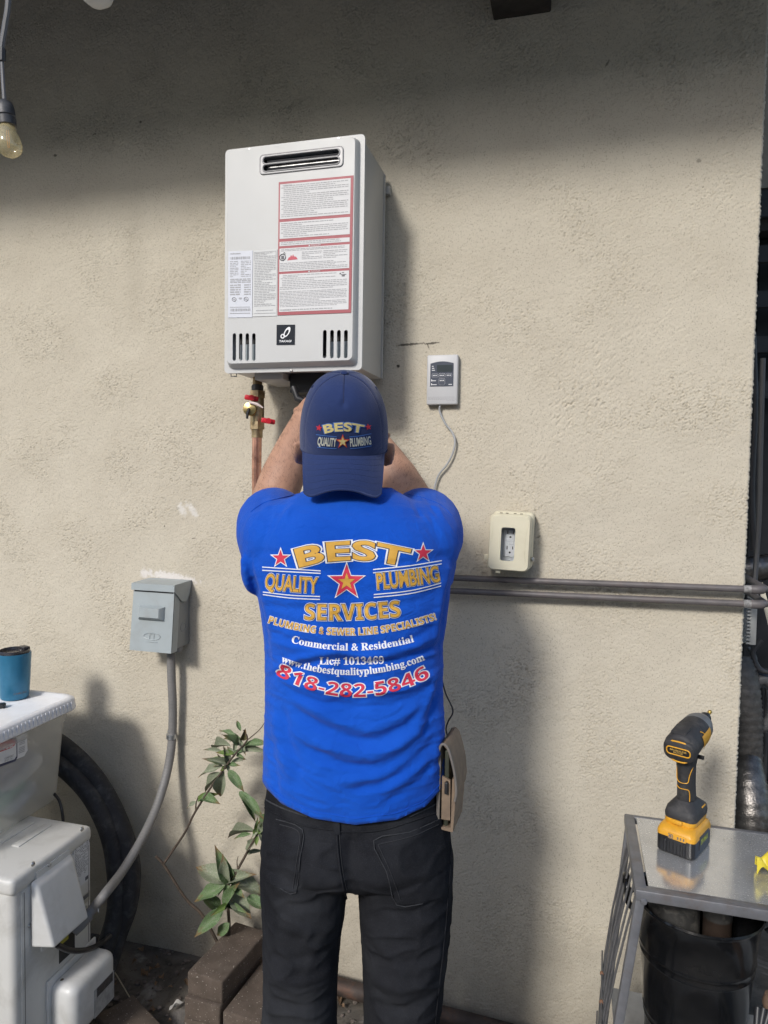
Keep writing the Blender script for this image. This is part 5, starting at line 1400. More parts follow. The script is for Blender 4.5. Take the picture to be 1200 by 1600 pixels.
# motor head: barrel pointing forward
HZ = .2160
HP = T(0, 0, HZ) @ RX(10) @ T(0, 0, -HZ)
def dh(name, g, mt, parent=drv, ang=40): return obj(name, g.xf(DMx @ HP), mt, parent, ang)
def hring(rx, rz_, y, oz=0): return [Vector((rx * math.cos(R(a)), y, HZ + oz + rz_ * math.sin(R(a)))) for a in range(0, 360, 12)]
head = dh('motor_housing', loft([hring(.022, .021, -.046), hring(.0285, .0265, -.043), hring(.0315, .029, -.036), hring(.031, .029, -.010), hring(.0300, .029, .018)]), RUB, drv, 50)
dh('side_shell', loft([hring(.0302, .0294, .0175), hring(.0308, .0298, .030), hring(.0295, .0285, .046)]), RUB, head, 60)
for s_ in (-1, 1):
    q4 = [[Vector((s_ * r_ * math.cos(R(a)), y, HZ + r_ * .97 * math.sin(R(a)))) for a in range(-38, 30, 8)] for y, r_ in ((-.002, .0318), (.016, .0316), (.030, .0318), (.044, .0306))]
    dh('side_panel', G([p for rw in q4 for p in rw], [(i * 9 + j, i * 9 + j + 1, i * 9 + 9 + j + 1, i * 9 + 9 + j) for i in range(3) for j in range(8)]), YEL, head, 60)
dh('nose', loft([hring(.0297, .0287, .0455), hring(.0285, .0275, .062), hring(.0225, .0215, .078), hring(.0125, .0125, .086)]), GREYN, drv, 60)
dh('chuck', lathe([(.0095, 0), (.0095, .006), (.0115, .007), (.0115, .020), (.0085, .023), (.0085, .026), (0, .026)], 20, T(0, .085, HZ) @ RX(-90)), BLACKP)
dh('bit', lathe([(.0033, 0), (.0033, .014), (.0022, .016), (.0042, .018), (.0042, .024), (0, .026)], 10, T(0, .110, HZ) @ RX(-90)), mat('bit gold', (0.55, 0.38, 0.10), 0.35, 0.9))
cap = dh('end_cap', G().add(loft([[Vector((x, y, z + HZ)) for x, z in rrect(w, h, r_, 5, 0, oz)] for w, h, r_, y, oz in ((.060, .044, .016, -.037, -.003), (.059, .042, .016, -.047, -.003), (.052, .034, .013, -.0505, -.003))])), RUB, drv, 50)
q_ = [Vector((x, -.0507, HZ - .003 + z)) for x, z in rrect(.044, .015, .006, 5)]
dh('name_frame', tube(q_ + q_[:1], .0014, 6, False), YEL, cap, 80)
dh('name_plate', prism(rrect(.043, .0145, .006, 4), .0006, T(0, -.0502, HZ - .003) @ RX(90)), BAT, cap)
g = G()
for body, w, oz in (('BRUSHLESS', .031, .0022), ('MOTOR', .018, -.0024)):
    tg = text_fit(body, w, .0036, offset=.02); g.add(G([Vector((p[0], -.0513, HZ - .003 + oz + p[1])) for p in tg.v], tg.f))
dh('lettering', g, mat('lettering ochre', (0.55, 0.36, 0.1), 0.5), cap, 0)
for oz, w in ((.0135, .034), (-.0215, .032)):
    dh('vent_lip', tube(catmull([Vector((-w / 2, -.0465, HZ + oz)), Vector((-w / 4, -.0485, HZ + oz + (.003 if oz > 0 else -.003))), Vector((w / 4, -.0485, HZ + oz + (.003 if oz > 0 else -.003))), Vector((w / 2, -.0465, HZ + oz))], 5), .0017, 6), YEL, cap, 80)
dh('top_pad', rbox(.030, .036, .008, .003, 2, (-.004, -.020, HZ + .0265)), RUB, head)
dg('direction_button', rbox(.012, .008, .007, .0015, 2, (.0235, .008, HZ - .032)), BAT)
dg('trigger', rbox(.014, .014, .026, .005, 2, (0, .030, .182)), BAT)
ln([Vector((.0285, .016, HZ + .012)), Vector((.0275, .010, HZ + .015)), Vector((.026, .006, HZ + .018)), Vector((.0235, .001, HZ + .0205))], .0010, 'edge_line')

# ---- yellow rag, coiled cables, lamp base below
yp = atz(1188, 1368, LZT)
g = G()
N_ = 26
for i in range(N_):
    for j in range(12):
        u, v = i / (N_ - 1), j / 11
        w = 0.022 + 0.03 * max(0, u - .3)
        x = u * 0.09
        y = (v - .5) * w * 2 + 0.012 * math.sin(u * 7)
        z = 0.011 + 0.010 * math.sin(v * 9 + u * 5) + 0.008 * math.sin(u * 17 + v * 4) + 0.02 * math.sin(math.pi * v) * (1 - u * .5)
        g.v.append(Vector((x, y, max(z, 0.001))))
for i in range(N_ - 1):
    for j in range(11): g.f.append((i * 12 + j, i * 12 + j + 1, (i + 1) * 12 + j + 1, (i + 1) * 12 + j))
tag(obj('rubber_glove', g.xf(T(yp.x - 0.008, yp.y, LZT + 0.0005) @ RZ(-8)), mat('yellow rubber', (0.70, 0.57, 0.05), 0.4, var=0.08), None, 80), 'crumpled yellow rubber glove lying at the right edge of the stand', 'glove')
for k in range(4):
    c0 = atz(1186, 1500 + 6 * k, 0.42)
    pts = [Vector((0.345 + .010 * k, -0.43, 0.47)), Vector((0.338 + .006 * k, -0.455, 0.43)), Vector((0.336 + .012 * k, -0.475 - .004 * k, 0.385)), Vector((0.350 + .02 * k, -0.478, 0.345)), Vector((0.39 + .025 * k, -0.475, 0.325)), Vector((0.47, -0.45, 0.325 + .004 * k))]
    tag(obj('coiled_cable', tube(catmull(pts, 8), 0.0055, 9), BLACKP, None, 80), '%s of the black cables looped at the lower right edge' % ('leftmost', 'second from left', 'third from left', 'rightmost')[k], 'cable', 'black cables beside the bucket')
tag(obj('brown_knob', lathe([(0.0, -.02), (.014, -.016), (.018, 0), (.014, .016), (0, .02)], 16, T(0.372, -0.42, 0.475)), mat('knob brown', (0.14, 0.09, 0.06), 0.6)), 'small brown knob above the looped cables at the right edge', 'knob')

# ================================================================== THE PLUMBER
ROOT = Vector((-0.395, -0.5615, 0.0))
FA = R(17.7)                              # he faces the heater, up and to the left
XL, YL = Vector((math.cos(FA), math.sin(FA), 0)), Vector((-math.sin(FA), math.cos(FA), 0))
ZL = Vector((0, 0, 1))
def mp(px, py, fwd=0.0):                  # on his own frontal plane, fwd metres ahead of his axis
    v = ray(px, py)
    return CAM + v * (((ROOT + YL * fwd) - CAM).dot(YL) / v.dot(YL))

def remesh(g, voxel, smooth=4, fac=0.5):
    me = bpy.data.meshes.new('tmp'); me.from_pydata([tuple(p) for p in g.v], [], g.f)
    bm = bmesh.new(); bm.from_mesh(me); bmesh.ops.recalc_face_normals(bm, faces=bm.faces); bm.to_mesh(me); bm.free()
    o = bpy.data.objects.new('tmp', me); COL.objects.link(o)
    m_ = o.modifiers.new('r', 'REMESH'); m_.mode = 'VOXEL'; m_.voxel_size = voxel; m_.adaptivity = 0
    if smooth:
        m2 = o.modifiers.new('s', 'SMOOTH'); m2.iterations = smooth; m2.factor = fac
    bpy.context.view_layer.update()
    dg_ = bpy.context.evaluated_depsgraph_get()
    out = bpy.data.meshes.new_from_object(o.evaluated_get(dg_))
    bpy.data.objects.remove(o); bpy.data.meshes.remove(me)
    out.materials.clear()
    out.polygons.foreach_set('use_smooth', [True] * len(out.polygons))
    return out

def get_v(me):
    a = np.empty(len(me.vertices) * 3); me.vertices.foreach_get('co', a); return a.reshape(-1, 3)
def get_n(me):
    a = np.empty(len(me.vertices) * 3); me.vertex_normals.foreach_get('vector', a); return a.reshape(-1, 3)
_Cn, _rn, _un, _fn = (np.array(v) for v in (CAM, _r, _u, _f))
def pixs(V):
    q = V - _Cn; w = q @ _fn
    return 600 + CAM_F * (q @ _rn) / w, 800 - CAM_F * (q @ _un) / w
def backness(N):                          # 1 on surfaces turned to the viewer behind him
    return np.clip(-(N @ np.array(YL)) * 1.6, 0, 1)

def curve_dist(px, py, pts):
    P = np.array([(p[0], p[1]) for p in catmull([(a, b, 0) for a, b in pts], 6)])
    best = np.full(px.shape, 1e9); tt = np.zeros(px.shape)
    for i in range(len(P) - 1):
        a, b = P[i], P[i + 1]; ab = b - a; L2 = (ab ** 2).sum() + 1e-9
        t = np.clip(((px - a[0]) * ab[0] + (py - a[1]) * ab[1]) / L2, 0, 1)
        d = np.hypot(px - a[0] - t * ab[0], py - a[1] - t * ab[1])
        m_ = d < best; best[m_] = d[m_]; tt[m_] = (i + t[m_]) / (len(P) - 1)
    return best, tt
def folds(me, lst, extra=None, gain=1.0):
    V, N = get_v(me), get_n(me)
    px, py = pixs(V); bk = backness(N)
    disp = np.zeros(len(V))
    for pts, sig, amp in lst:
        d, t = curve_dist(px, py, pts)
        disp += amp * gain * np.exp(-(d / sig) ** 2) * np.clip(np.minimum(t, 1 - t) * 5 + 0.15, 0, 1)
    if extra is not None: disp += extra(V, N, px, py)
    V2 = V + N * (disp * (0.15 + 0.85 * bk))[:, None]
    me.vertices.foreach_set('co', V2.ravel()); me.update()

def sup_ring(py, xl, xr, b, fwd, n=36, e=2.3, bf=None):
    A, B = mp(xl, py, fwd), mp(xr, py, fwd)
    c = (A + B) / 2; a = (B - A).length / 2
    out = []
    for k in range(n):
        th = 2 * math.pi * k / n
        cx, sy = math.cos(th), math.sin(th)
        x = a * math.copysign(abs(cx) ** (2 / e), cx); y = (b if sy < 0 else (bf or b)) * math.copysign(abs(sy) ** (2 / e), sy)
        out.append(c + XL * x + YL * y)
    return out

person = thing('person', 'man seen from behind in blue printed T-shirt, backward navy cap and black jeans, arms raised', 'person', ROOT)

# ------------------------------------------------ body: one continuous skin
def skin_mat():
    t = NT('skin')
    c = t.mix(t.ramp(t.noise(28, 5, 0.6), 0.3, 0.7), (0.40, 0.225, 0.15), (0.46, 0.265, 0.18))
    c = t.mix(t.math('MULTIPLY', t.ramp(t.noise(160, 3), 0.55, 0.72), 0.22), c, (0.26, 0.10, 0.07))
    t.base(c); t.set(Roughness=0.5, Specular_IOR_Level=0.35)
    t.bump(t.noise(420, 4), 0.18, 0.0012)
    return t.m
SKIN = skin_mat()
HT = R(27)                                 # head tipped back
HO = mp(537.5, 697, 0.045)                # centre of the cap's rim
ZH = (ZL * math.cos(HT) - YL * math.sin(HT)); YH = (YL * math.cos(HT) + ZL * math.sin(HT))
HM = Matrix(((XL.x, YH.x, ZH.x, HO.x), (XL.y, YH.y, ZH.y, HO.y), (XL.z, YH.z, ZH.z, HO.z), (0, 0, 0, 1)))
bg = G()
bg.add(ellipsoid((0, 0.008, 0.016), (0.072, 0.078, 0.092)), HM)                    # skull
bg.add(ellipsoid((0, 0.040, -0.050), (0.058, 0.052, 0.062)), HM)                 # face
bg.add(ellipsoid((0, 0.062, -0.088), (0.034, 0.030, 0.026)), HM)                 # chin
for s in (-1, 1):
    bg.add(ellipsoid((s * 0.040, 0.060, -0.045), (0.022, 0.025, 0.024)), HM)     # cheek
    bg.add(ellipsoid((s * 0.030, 0.082, 0.000), (0.026, 0.012, 0.010)), HM)      # brow
bg.add(tube([Vector((0, 0.088, -0.008)), Vector((0, 0.100, -0.030)), Vector((0, 0.106, -0.042))], [0.008, 0.011, 0.014], 12), HM)
bg.add(ellipsoid((0, 0.086, -0.068), (0.022, 0.011, 0.006)), HM); bg.add(ellipsoid((0, 0.085, -0.077), (0.019, 0.011, 0.006)), HM)
# ears: dished shells set off from the skull
for s in (-1, 1):
    EM = HM @ T(s * 0.0795, -0.004, -0.004) @ RZ(s * 24)
    rim = [Vector((s * 0.006, 0.018 * math.sin(R(a)) * 0.9, 0.029 * math.cos(R(a)))) for a in range(0, 330, 22)]
    bg.add(tube(rim, 0.0058, 8), EM); bg.add(ellipsoid((-s * 0.004, 0.002, 0.004), (0.006, 0.015, 0.024)), EM)
    bg.add(ellipsoid((s * 0.002, 0.003, -0.027), (0.0065, 0.010, 0.010)), EM)
nk = mp(548, 800, 0.025)
bg.add(tube([nk - ZL * 0.10, nk, nk.lerp(HO, 0.55), HO + ZH * -0.01], [0.062, 0.060, 0.056, 0.055], 20))
# trunk inside the clothes
bg.add(loft([sup_ring(py, xl + 22, xr - 22, b - 0.02, c) for py, xl, xr, b, c in ((1335, 460, 660, .08, 0), (1300, 415, 700, .11, 0), (1150, 414, 693, .11, 0), (1000, 412, 693, .11, 0), (900, 392, 710, .115, .02), (840, 395, 702, .11, .03), (790, 420, 680, .08, .035))]))
SH = {-1: mp(424, 838, 0.03), 1: mp(672, 838, 0.03)}
EL = {-1: mp(424, 792, 0.285), 1: mp(646, 790, 0.285)}
WR = {-1: mp(478, 648, 0.370), 1: mp(572, 668, 0.370)}
for s in (-1, 1):
    U, E, W_ = SH[s], EL[s], WR[s]
    path = [U, U.lerp(E, .35), U.lerp(E, .7), E, E.lerp(W_, .12), E.lerp(W_, .35), E.lerp(W_, .65), E.lerp(W_, .9), W_]
    bg.add(tube(catmull(path, 4), [0.054, 0.052, 0.050, 0.0500, 0.0505, 0.0495, 0.0405, 0.0300, 0.0270], 20))
    # hand reaching up under the heater, fingers closed
    fd = XL * (-s * 0.35) + YL * 0.75 + ZL * 0.45; fd.normalize()
    sd_ = XL * 1.0; sd_ = (sd_ - fd * sd_.dot(fd)).normalized()
    pn_ = fd.cross(sd_) * -1.0                        # palm side: towards him
    if pn_.dot(YL) > 0: pn_ = -pn_
    pn_ = -pn_                                         # curl forward, towards the fittings
    palm = W_ + fd * 0.045
    PM = Matrix(((sd_.x, pn_.x, fd.x, palm.x), (sd_.y, pn_.y, fd.y, palm.y), (sd_.z, pn_.z, fd.z, palm.z), (0, 0, 0, 1)))
    bg.add(tube([Vector((0, 0, -0.05)), Vector((0, 0, -0.02)), Vector((0, 0, 0.02)), Vector((0, 0, 0.045))], [0.024, 0.036, 0.041, 0.036], 16, flat=0.42, up=(1, 0, 0)), PM)
    for k, (ox, ln_) in enumerate(((-0.030, 0.066), (-0.010, 0.076), (0.010, 0.072), (0.029, 0.056))):
        if s > 0: ox = -ox
        a1, a2, a3 = 30 + 6 * k, 78 + 5 * k, 120 + 4 * k
        p = Vector((ox, 0.0, 0.040)); ch = [p]
        for sl, an in ((.44, a1), (.32, a2), (.24, a3)):
            p = p + Vector((0, math.sin(R(an)), math.cos(R(an)))) * ln_ * sl; ch.append(p)
        bg.add(tube(ch, [0.0098, 0.0092, 0.0085, 0.0072], 10), PM); bg.add(ellipsoid(ch[-1], (0.0074,) * 3, None, 10, 8), PM)
    th = -1 if s > 0 else 1
    tx = -s * -1
    ch = [Vector((-s * -0.026 * -1, 0.004, -0.022)), Vector((s * 0.044, 0.018, -0.004)), Vector((s * 0.046, 0.036, 0.020)), Vector((s * 0.034, 0.050, 0.038))]
    bg.add(tube(ch, [0.014, 0.0125, 0.0105, 0.0085], 10), PM); bg.add(ellipsoid(ch[-1], (0.0085,) * 3, None, 10, 8), PM)
# legs and feet inside jeans and boots
for xl, xr, lo, fx in ((430, 530, 545, 478), (575, 680, 560, 622)):
    c0 = mp((xl + xr) / 2, 1320, 0); c1 = mp(fx, 1600, 0); c1 = Vector((c1.x, c1.y, 0.42)); c2 = Vector((c1.x, c1.y, 0.09))
    bg.add(tube([c0, c0.lerp(c1, .5), c1, c1.lerp(c2, .5), c2], [0.055, 0.052, 0.044, 0.042, 0.035], 16))
body_me = remesh(bg, 0.0042, 5, 0.5)
body = obj('body', body_me, SKIN, person)
# fine arm hair on the bare forearms
V, N = get_v(body_me), get_n(body_me)
px, py = pixs(V); bkn = -(N @ np.array(_fn))
sel = np.where((bkn > -0.1) & (((px > 375) & (px < 478) & (py > 640) & (py < 775)) | ((px > 605) & (px < 672) & (py > 705) & (py < 772))))[0]
hr = random.Random(4); hg = G()
for k in range(1800):
    if len(sel) == 0: break
    i = hr.choice(sel); p = Vector(V[i]); nn = Vector(N[i])
    s = -1 if px[i] < 540 else 1
    ad = (WR[s] - EL[s]).normalized()
    tdir = (ad * 0.9 + XL * (s * 0.5) + Vector((hr.uniform(-.6, .6), hr.uniform(-.6, .6), hr.uniform(-.6, .6)))); tdir = (tdir - nn * tdir.dot(nn)).normalized()
    L = hr.uniform(0.006, 0.013); w = 0.00012
    sdv = nn.cross(tdir).normalized() * w
    p += Vector((hr.uniform(-.002, .002), 0, hr.uniform(-.002, .002)))
    a_, b_, c_ = p - nn * .001, p + tdir * L * .5 + nn * .0016, p + tdir * L + nn * .0014
    n_ = len(hg.v); hg.v += [a_ - sdv, a_ + sdv, b_ - sdv * .8, b_ + sdv * .8, c_]; hg.f += [(n_, n_ + 1, n_ + 3, n_ + 2), (n_ + 2, n_ + 3, n_ + 4)]
ho = obj('arm_hair', hg, mat('hair dark', (0.03, 0.02, 0.015), 0.6), body, 0); ho['kind'] = 'stuff'
# short dark hair under the cap and at the nape; eyes
hairm = mat('hair dark', (0.03, 0.02, 0.015), 0.6)
obj('hair', G().add(ellipsoid((0, -0.005, -0.016), (0.0735, 0.068, 0.055)), HM), mat('cropped hair', (0.022, 0.016, 0.013), 0.8, bump=0.6, bs=500, bd=0.003), person, 80)
for s in (-1, 1):
    obj('eye', G().add(ellipsoid((s * 0.030, 0.083, -0.014), (0.0115, 0.0095, 0.0080)), HM), mat('eye white', (0.75, 0.73, 0.7), 0.2), person, 80)

# ------------------------------------------------ T-shirt
def cloth_mat(name, c0, c1, rough=0.85, weave=900, bump=0.25, sheen=0.2, lowv=5):
    t = NT(name)
    c = t.mix(t.ramp(t.noise(lowv, 4), 0.3, 0.7), c0, c1)
    t.base(c); t.set(Roughness=rough, Specular_IOR_Level=0.08, Sheen_Weight=sheen, Sheen_Roughness=0.5)
    h = t.math('ADD', t.noise(weave, 2), t.math('MULTIPLY', t.noise(30, 3, 0.6, 1.2), 4.0))
    t.bump(h, bump, 0.0016)
    return t.m
SHIRT = cloth_mat('shirt blue', (0.004, 0.066, 0.43), (0.010, 0.096, 0.54), bump=0.55, sheen=0.08)
sg = G()
rows = [(1330, 411, 697, .126, 0), (1260, 411, 696, .126, 0), (1200, 412, 695, .124, 0), (1150, 413, 694, .122, 0), (1100, 415, 692, .119, 0), (1050, 415, 691, .117, .002), (1000, 412, 693, .119, .005), (960, 407, 699, .122, .010), (920, 400, 704, .126, .016), (880, 394, 706, .128, .022), (840, 392, 704, .122, .028), (810, 402, 694, .108, .032), (790, 425, 672, .090, .036), (775, 462, 636, .076, .040), (758, 492, 606, .066, .044)]
sg.add(loft([sup_ring(py, xl, xr, b, c, 40, 2.35) for py, xl, xr, b, c in rows]))
for s in (-1, 1):
    c = SH[s]
    sg.add(ellipsoid((0, 0, 0), (0.058, 0.085, 0.072)), Matrix(((XL.x, YL.x, 0, c.x), (XL.y, YL.y, 0, c.y), (0, 0, 1, c.z), (0, 0, 0, 1))) @ T(0, 0.0, -0.010))
    if s < 0:
        pth = [mp(438, 842, 0.0), mp(430, 838, 0.05), mp(428, 822, 0.13), mp(428, 815, 0.215)]
    else:
        pth = [mp(662, 842, 0.0), mp(666, 838, 0.05), mp(664, 822, 0.13), mp(660, 815, 0.215)]
    sg.add(tube(catmull(pth, 4), [0.064, 0.072, 0.075, 0.074], 22))
    # loose cloth hanging below the raised arm
    a = mp(409 if s < 0 else 690, 884, 0.025)
    sg.add(ellipsoid(a, (0.026, 0.070, 0.058)))
shirt_me = remesh(sg, 0.0036, 11, 0.6)
SF = [
 ([(455, 1104), (500, 1134), (572, 1158), (624, 1140), (668, 1108)], 9, -.0065), ([(462, 1092), (510, 1118), (572, 1138), (626, 1120), (660, 1095)], 8, .0045),
 ([(466, 1162), (520, 1188), (585, 1199), (640, 1174), (680, 1132)], 10, -.0070), ([(460, 1140), (518, 1170), (580, 1180), (634, 1158), (676, 1118)], 9, .0055),
 ([(540, 1236), (598, 1222), (650, 1188), (684, 1150)], 9, -.0065), ([(520, 1222), (590, 1210), (645, 1176), (680, 1140)], 9, .0045), ([(600, 1250), (650, 1222), (686, 1180)], 8, -.0045), ([(590, 1238), (640, 1208), (684, 1166)], 7, .0035),
 ([(440, 1104), (452, 1160), (474, 1218)], 8, -.0045), ([(430, 1110), (440, 1165), (458, 1225)], 8, .0045), ([(424, 1150), (430, 1200), (436, 1240)], 6, -.004),
 ([(688, 1060), (676, 1110), (660, 1150)], 6, -.006), ([(680, 1050), (668, 1095), (650, 1130)], 6, .0045), ([(690, 1110), (684, 1160), (672, 1215)], 6, .0045),
 ([(425, 1046), (470, 1028), (520, 1020), (580, 1024), (640, 1012), (684, 990)], 5.5, .0055), ([(425, 1056), (470, 1040), (520, 1032), (580, 1037), (640, 1026), (686, 1008)], 5, -.0055),
 ([(420, 985), (480, 1004), (560, 1008), (640, 998), (690, 970)], 5, -.003), ([(418, 1000), (470, 1012), (560, 1014), (650, 1006)], 4.5, .0028),
 ([(440, 1076), (500, 1096), (560, 1104), (630, 1094), (684, 1066)], 7, -.004), ([(432, 1060), (490, 1076), (560, 1084), (640, 1072), (686, 1044)], 6, .004),
 ([(560, 950), (620, 946), (690, 925)], 6, -.0022), ([(410, 945), (460, 950), (520, 948)], 6, -.0022), ([(470, 890), (520, 892), (560, 886)], 6, -.0018), ([(600, 880), (650, 878), (700, 865)], 6, -.0018),
 ([(455, 768), (446, 785), (432, 806)], 5, -.004), ([(470, 770), (458, 792), (446, 812)], 5, .003), ([(412, 776), (404, 800)], 4, -.003), ([(425, 772), (418, 796)], 4, .002),
 ([(638, 766), (650, 790), (660, 812)], 5, -.004), ([(662, 766), (670, 786), (684, 806)], 4, -.004), ([(650, 764), (660, 788)], 4, .003), ([(684, 776), (698, 796)], 4, -.0025),
 ([(384, 880), (398, 920), (412, 985), (418, 1050)], 7, -.0075), ([(396, 872), (412, 925), (424, 990)], 8, .0045), ([(374, 860), (384, 890), (396, 905)], 5, .004),
 ([(716, 884), (702, 925), (692, 985), (690, 1040)], 7, -.0075), ([(704, 876), (690, 930), (682, 1000)], 8, .0045), ([(722, 880), (716, 900), (704, 915)], 5, .005),
 ([(552, 850), (550, 950), (552, 1060), (556, 1120)], 26, -.006)]
def sx_(V, N, px, py):
    d = np.zeros(len(V))
    for cx, cy, sg_, a in ((470, 862, 50, .010), (636, 862, 50, .010), (500, 1230, 60, .004), (610, 1215, 50, .004)):
        d += a * np.exp(-(((px - cx) / sg_) ** 2 + ((py - cy) / sg_) ** 2))
    nz = np.array([noise.noise(Vector((a * 14, b * 14, c_ * 30))) * .0013 + noise.noise(Vector((a * 34, b * 34, c_ * 80))) * .0006 for a, b, c_ in V])
    # sharper pulled creases that sag between the flanks, strongest low on the back
    k = 0.0030 * np.clip((py - 900) / 200, 0, 1)
    w = py + k * (px - 570) ** 2
    amp = 0.0008 + 0.0018 * np.clip((py - 930) / 90, 0, 1)
    rid = np.array([(1 - abs(noise.noise(Vector((a / 85, b / 19, 3.1)))) * 2.2) for a, b in zip(px, w)])
    rid2 = np.array([(1 - abs(noise.noise(Vector((a / 60 + 9, b / 11, 7.7)))) * 2.2) for a, b in zip(px, w)])
    d += amp * np.clip(rid, 0, 1) ** 3 + 0.5 * amp * np.clip(rid2, 0, 1) ** 3
    # cloth gathered at shoulders and under the arms
    for cx, sgn in ((420, 1), (682, -1)):
        m_ = np.exp(-(((px - cx) / 42) ** 2 + ((py - 800) / 40) ** 2))
        r3 = np.array([(1 - abs(noise.noise(Vector(((a + sgn * b * .5) / 15, (b - sgn * a * .5) / 45, 1.7)))) * 2.2) for a, b in zip(px, py)])
        d += 0.0022 * m_ * np.clip(r3, 0, 1) ** 2
    return d + nz
folds(shirt_me, SF, sx_, 1.1)
# cut the hem
HEM = [(380, 1190), (408, 1218), (416, 1232), (440, 1256), (490, 1279), (555, 1289), (620, 1281), (665, 1260), (692, 1230), (702, 1210), (730, 1180)]
hx, hy = [p[0] for p in HEM], [p[1] for p in HEM]
bm = bmesh.new(); bm.from_mesh(shirt_me)
dele = []
for v in bm.verts:
    x, y = pix(v.co)
    if y > np.interp(x, hx, hy): dele.append(v)
bmesh.ops.delete(bm, geom=dele, context='VERTS')
nkc = mp(548, 760, 0.044)
dele = [v for v in bm.verts if v.co.z > mp(548, 764, .044).z + 0.004 and (v.co - nkc).length < 0.09]
bmesh.ops.delete(bm, geom=dele, context='VERTS')
for e in bm.edges:
    if e.is_boundary:
        for v in e.verts:
            x, y = pix(v.co); t_ = np.interp(x, hx, hy)
            if abs(y - t_) < 12: v.co.z += (y - t_) * 0.00118
bm.to_mesh(shirt_me); bm.free()
shirt_me.polygons.foreach_set('use_smooth', [True] * len(shirt_me.polygons))
shirt = obj('t_shirt', shirt_me, SHIRT, person)
sm = shirt.modifiers.new('thickness', 'SOLIDIFY'); sm.thickness = 0.0015; sm.offset = -1
bm = bmesh.new(); bm.from_mesh(shirt_me); BV = BVHTree.FromBMesh(bm); bm.free()

def cast(bvh, x, y, lift):
    v = ray(x, y).normalized()
    hit = bvh.ray_cast(CAM, v)
    if hit[0] is None: return None
    nn = hit[1] if hit[1].dot(v) < 0 else -hit[1]
    return hit[0] - v * lift * 0.6 + nn * lift * 0.4

def seam(name, bvh, pts, r_, mt, parent, lift=0.0006, n=6):
    P = []
    for p in catmull([(a, b, 0) for a, b in pts], n):
        h = cast(bvh, p[0], p[1], lift)
        if h is not None: P.append(h)
    return obj(name, tube(P, r_, 5), mt, parent, 80) if len(P) > 2 else None

def drape(bvh, g, lift, maxlen=6.0):      # lay a flat drawing (photo pixels) onto a surface
    bm = bmesh.new()
    vs = [bm.verts.new((p[0], p[1], 0)) for p in g.v]
    for f in g.f:
        try: bm.faces.new([vs[i] for i in f])
        except ValueError: pass
    bmesh.ops.triangulate(bm, faces=bm.faces)
    for _ in range(5):
        ed = [e for e in bm.edges if e.calc_length() > maxlen]
        if not ed: break
        bmesh.ops.subdivide_edges(bm, edges=ed, cuts=1); bmesh.ops.triangulate(bm, faces=[f for f in bm.faces if len(f.verts) > 3])
    bad = []
    for v in bm.verts:
        h = cast(bvh, v.co.x, v.co.y, lift)
        if h is None: bad.append(v)
        else: v.co = h
    if bad: bmesh.ops.delete(bm, geom=bad, context='VERTS')
    return from_bm(bm)

def line_text(body, xy0, xy1, sag, h, cap=0.69, arc=None, **k):
    """text from xy0 to xy1 (baseline ends), baseline bowed down by sag px in the middle; returns drawing in px"""
    base = text_g(body, **{**k, 'offset': 0.0}); x0, x1, _, _ = bounds(base)
    def mk(off):
        t = text_g(body, **{**k, 'offset': off}); out = G([], t.f)
        for p in t.v:
            u = (p[0] - x0) / (x1 - x0); v = p[1] / cap
            sl = (xy1[1] - xy0[1]) + sag * 4 * (1 - 2 * u)
            L = xy1[0] - xy0[0]
            nx, ny = sl / math.hypot(sl, L), -L / math.hypot(sl, L)
            out.v.append(Vector((xy0[0] + L * u + nx * v * h, xy0[1] + (xy1[1] - xy0[1]) * u + sag * 4 * u * (1 - u) + ny * v * h, 0)))
        return out
    return mk
WHT = mat('print white', (0.70, 0.71, 0.73), 0.7, var=0.05, vs=80)
GOLD = mat('print gold', (0.60, 0.33, 0.045), 0.7, var=0.08, vs=60)
PRED = mat('print red', (0.56, 0.025, 0.06), 0.7, var=0.08, vs=60)
NAVY = mat('print navy', (0.012, 0.02, 0.07), 0.7)
def layered(name, mk, layers, bvh, parent, l0=0.0009, step=0.0006, label=None):
    root = None
    for i, (off, m_) in enumerate(layers):
        o = obj(name if i == len(layers) - 1 else name + '_outline', drape(bvh, mk(off), l0 + step * i), m_, parent, 0)
        if root is None: root = o
    return root
def star_px(cx, cy, layers, bvh, parent, name='star_print', rot=-90, l0=0.0012):
    root = None
    for i, (ro, m_) in enumerate(layers):
        g = star_g(ro, ro * 0.40, rot); g.v = [Vector((p[0] + cx, p[1] + cy, 0)) for p in g.v]
        o = obj(name if root is None else 'inner_star', drape(bvh, g, l0 + .0007 * i, 5), m_, parent, 0)
        root = root or o
def strip_px(pts, w, m_, bvh, parent, name='rule_print', l0=0.0012):
    P = catmull([(a, b, 0) for a, b in pts], 8); g = G()
    for p in P: g.v += [Vector((p.x, p.y - w / 2, 0)), Vector((p.x, p.y + w / 2, 0))]
    for i in range(len(P) - 1): g.f.append((2 * i, 2 * i + 1, 2 * i + 3, 2 * i + 2))
    return obj(name, drape(bvh, g, l0), m_, parent, 0)
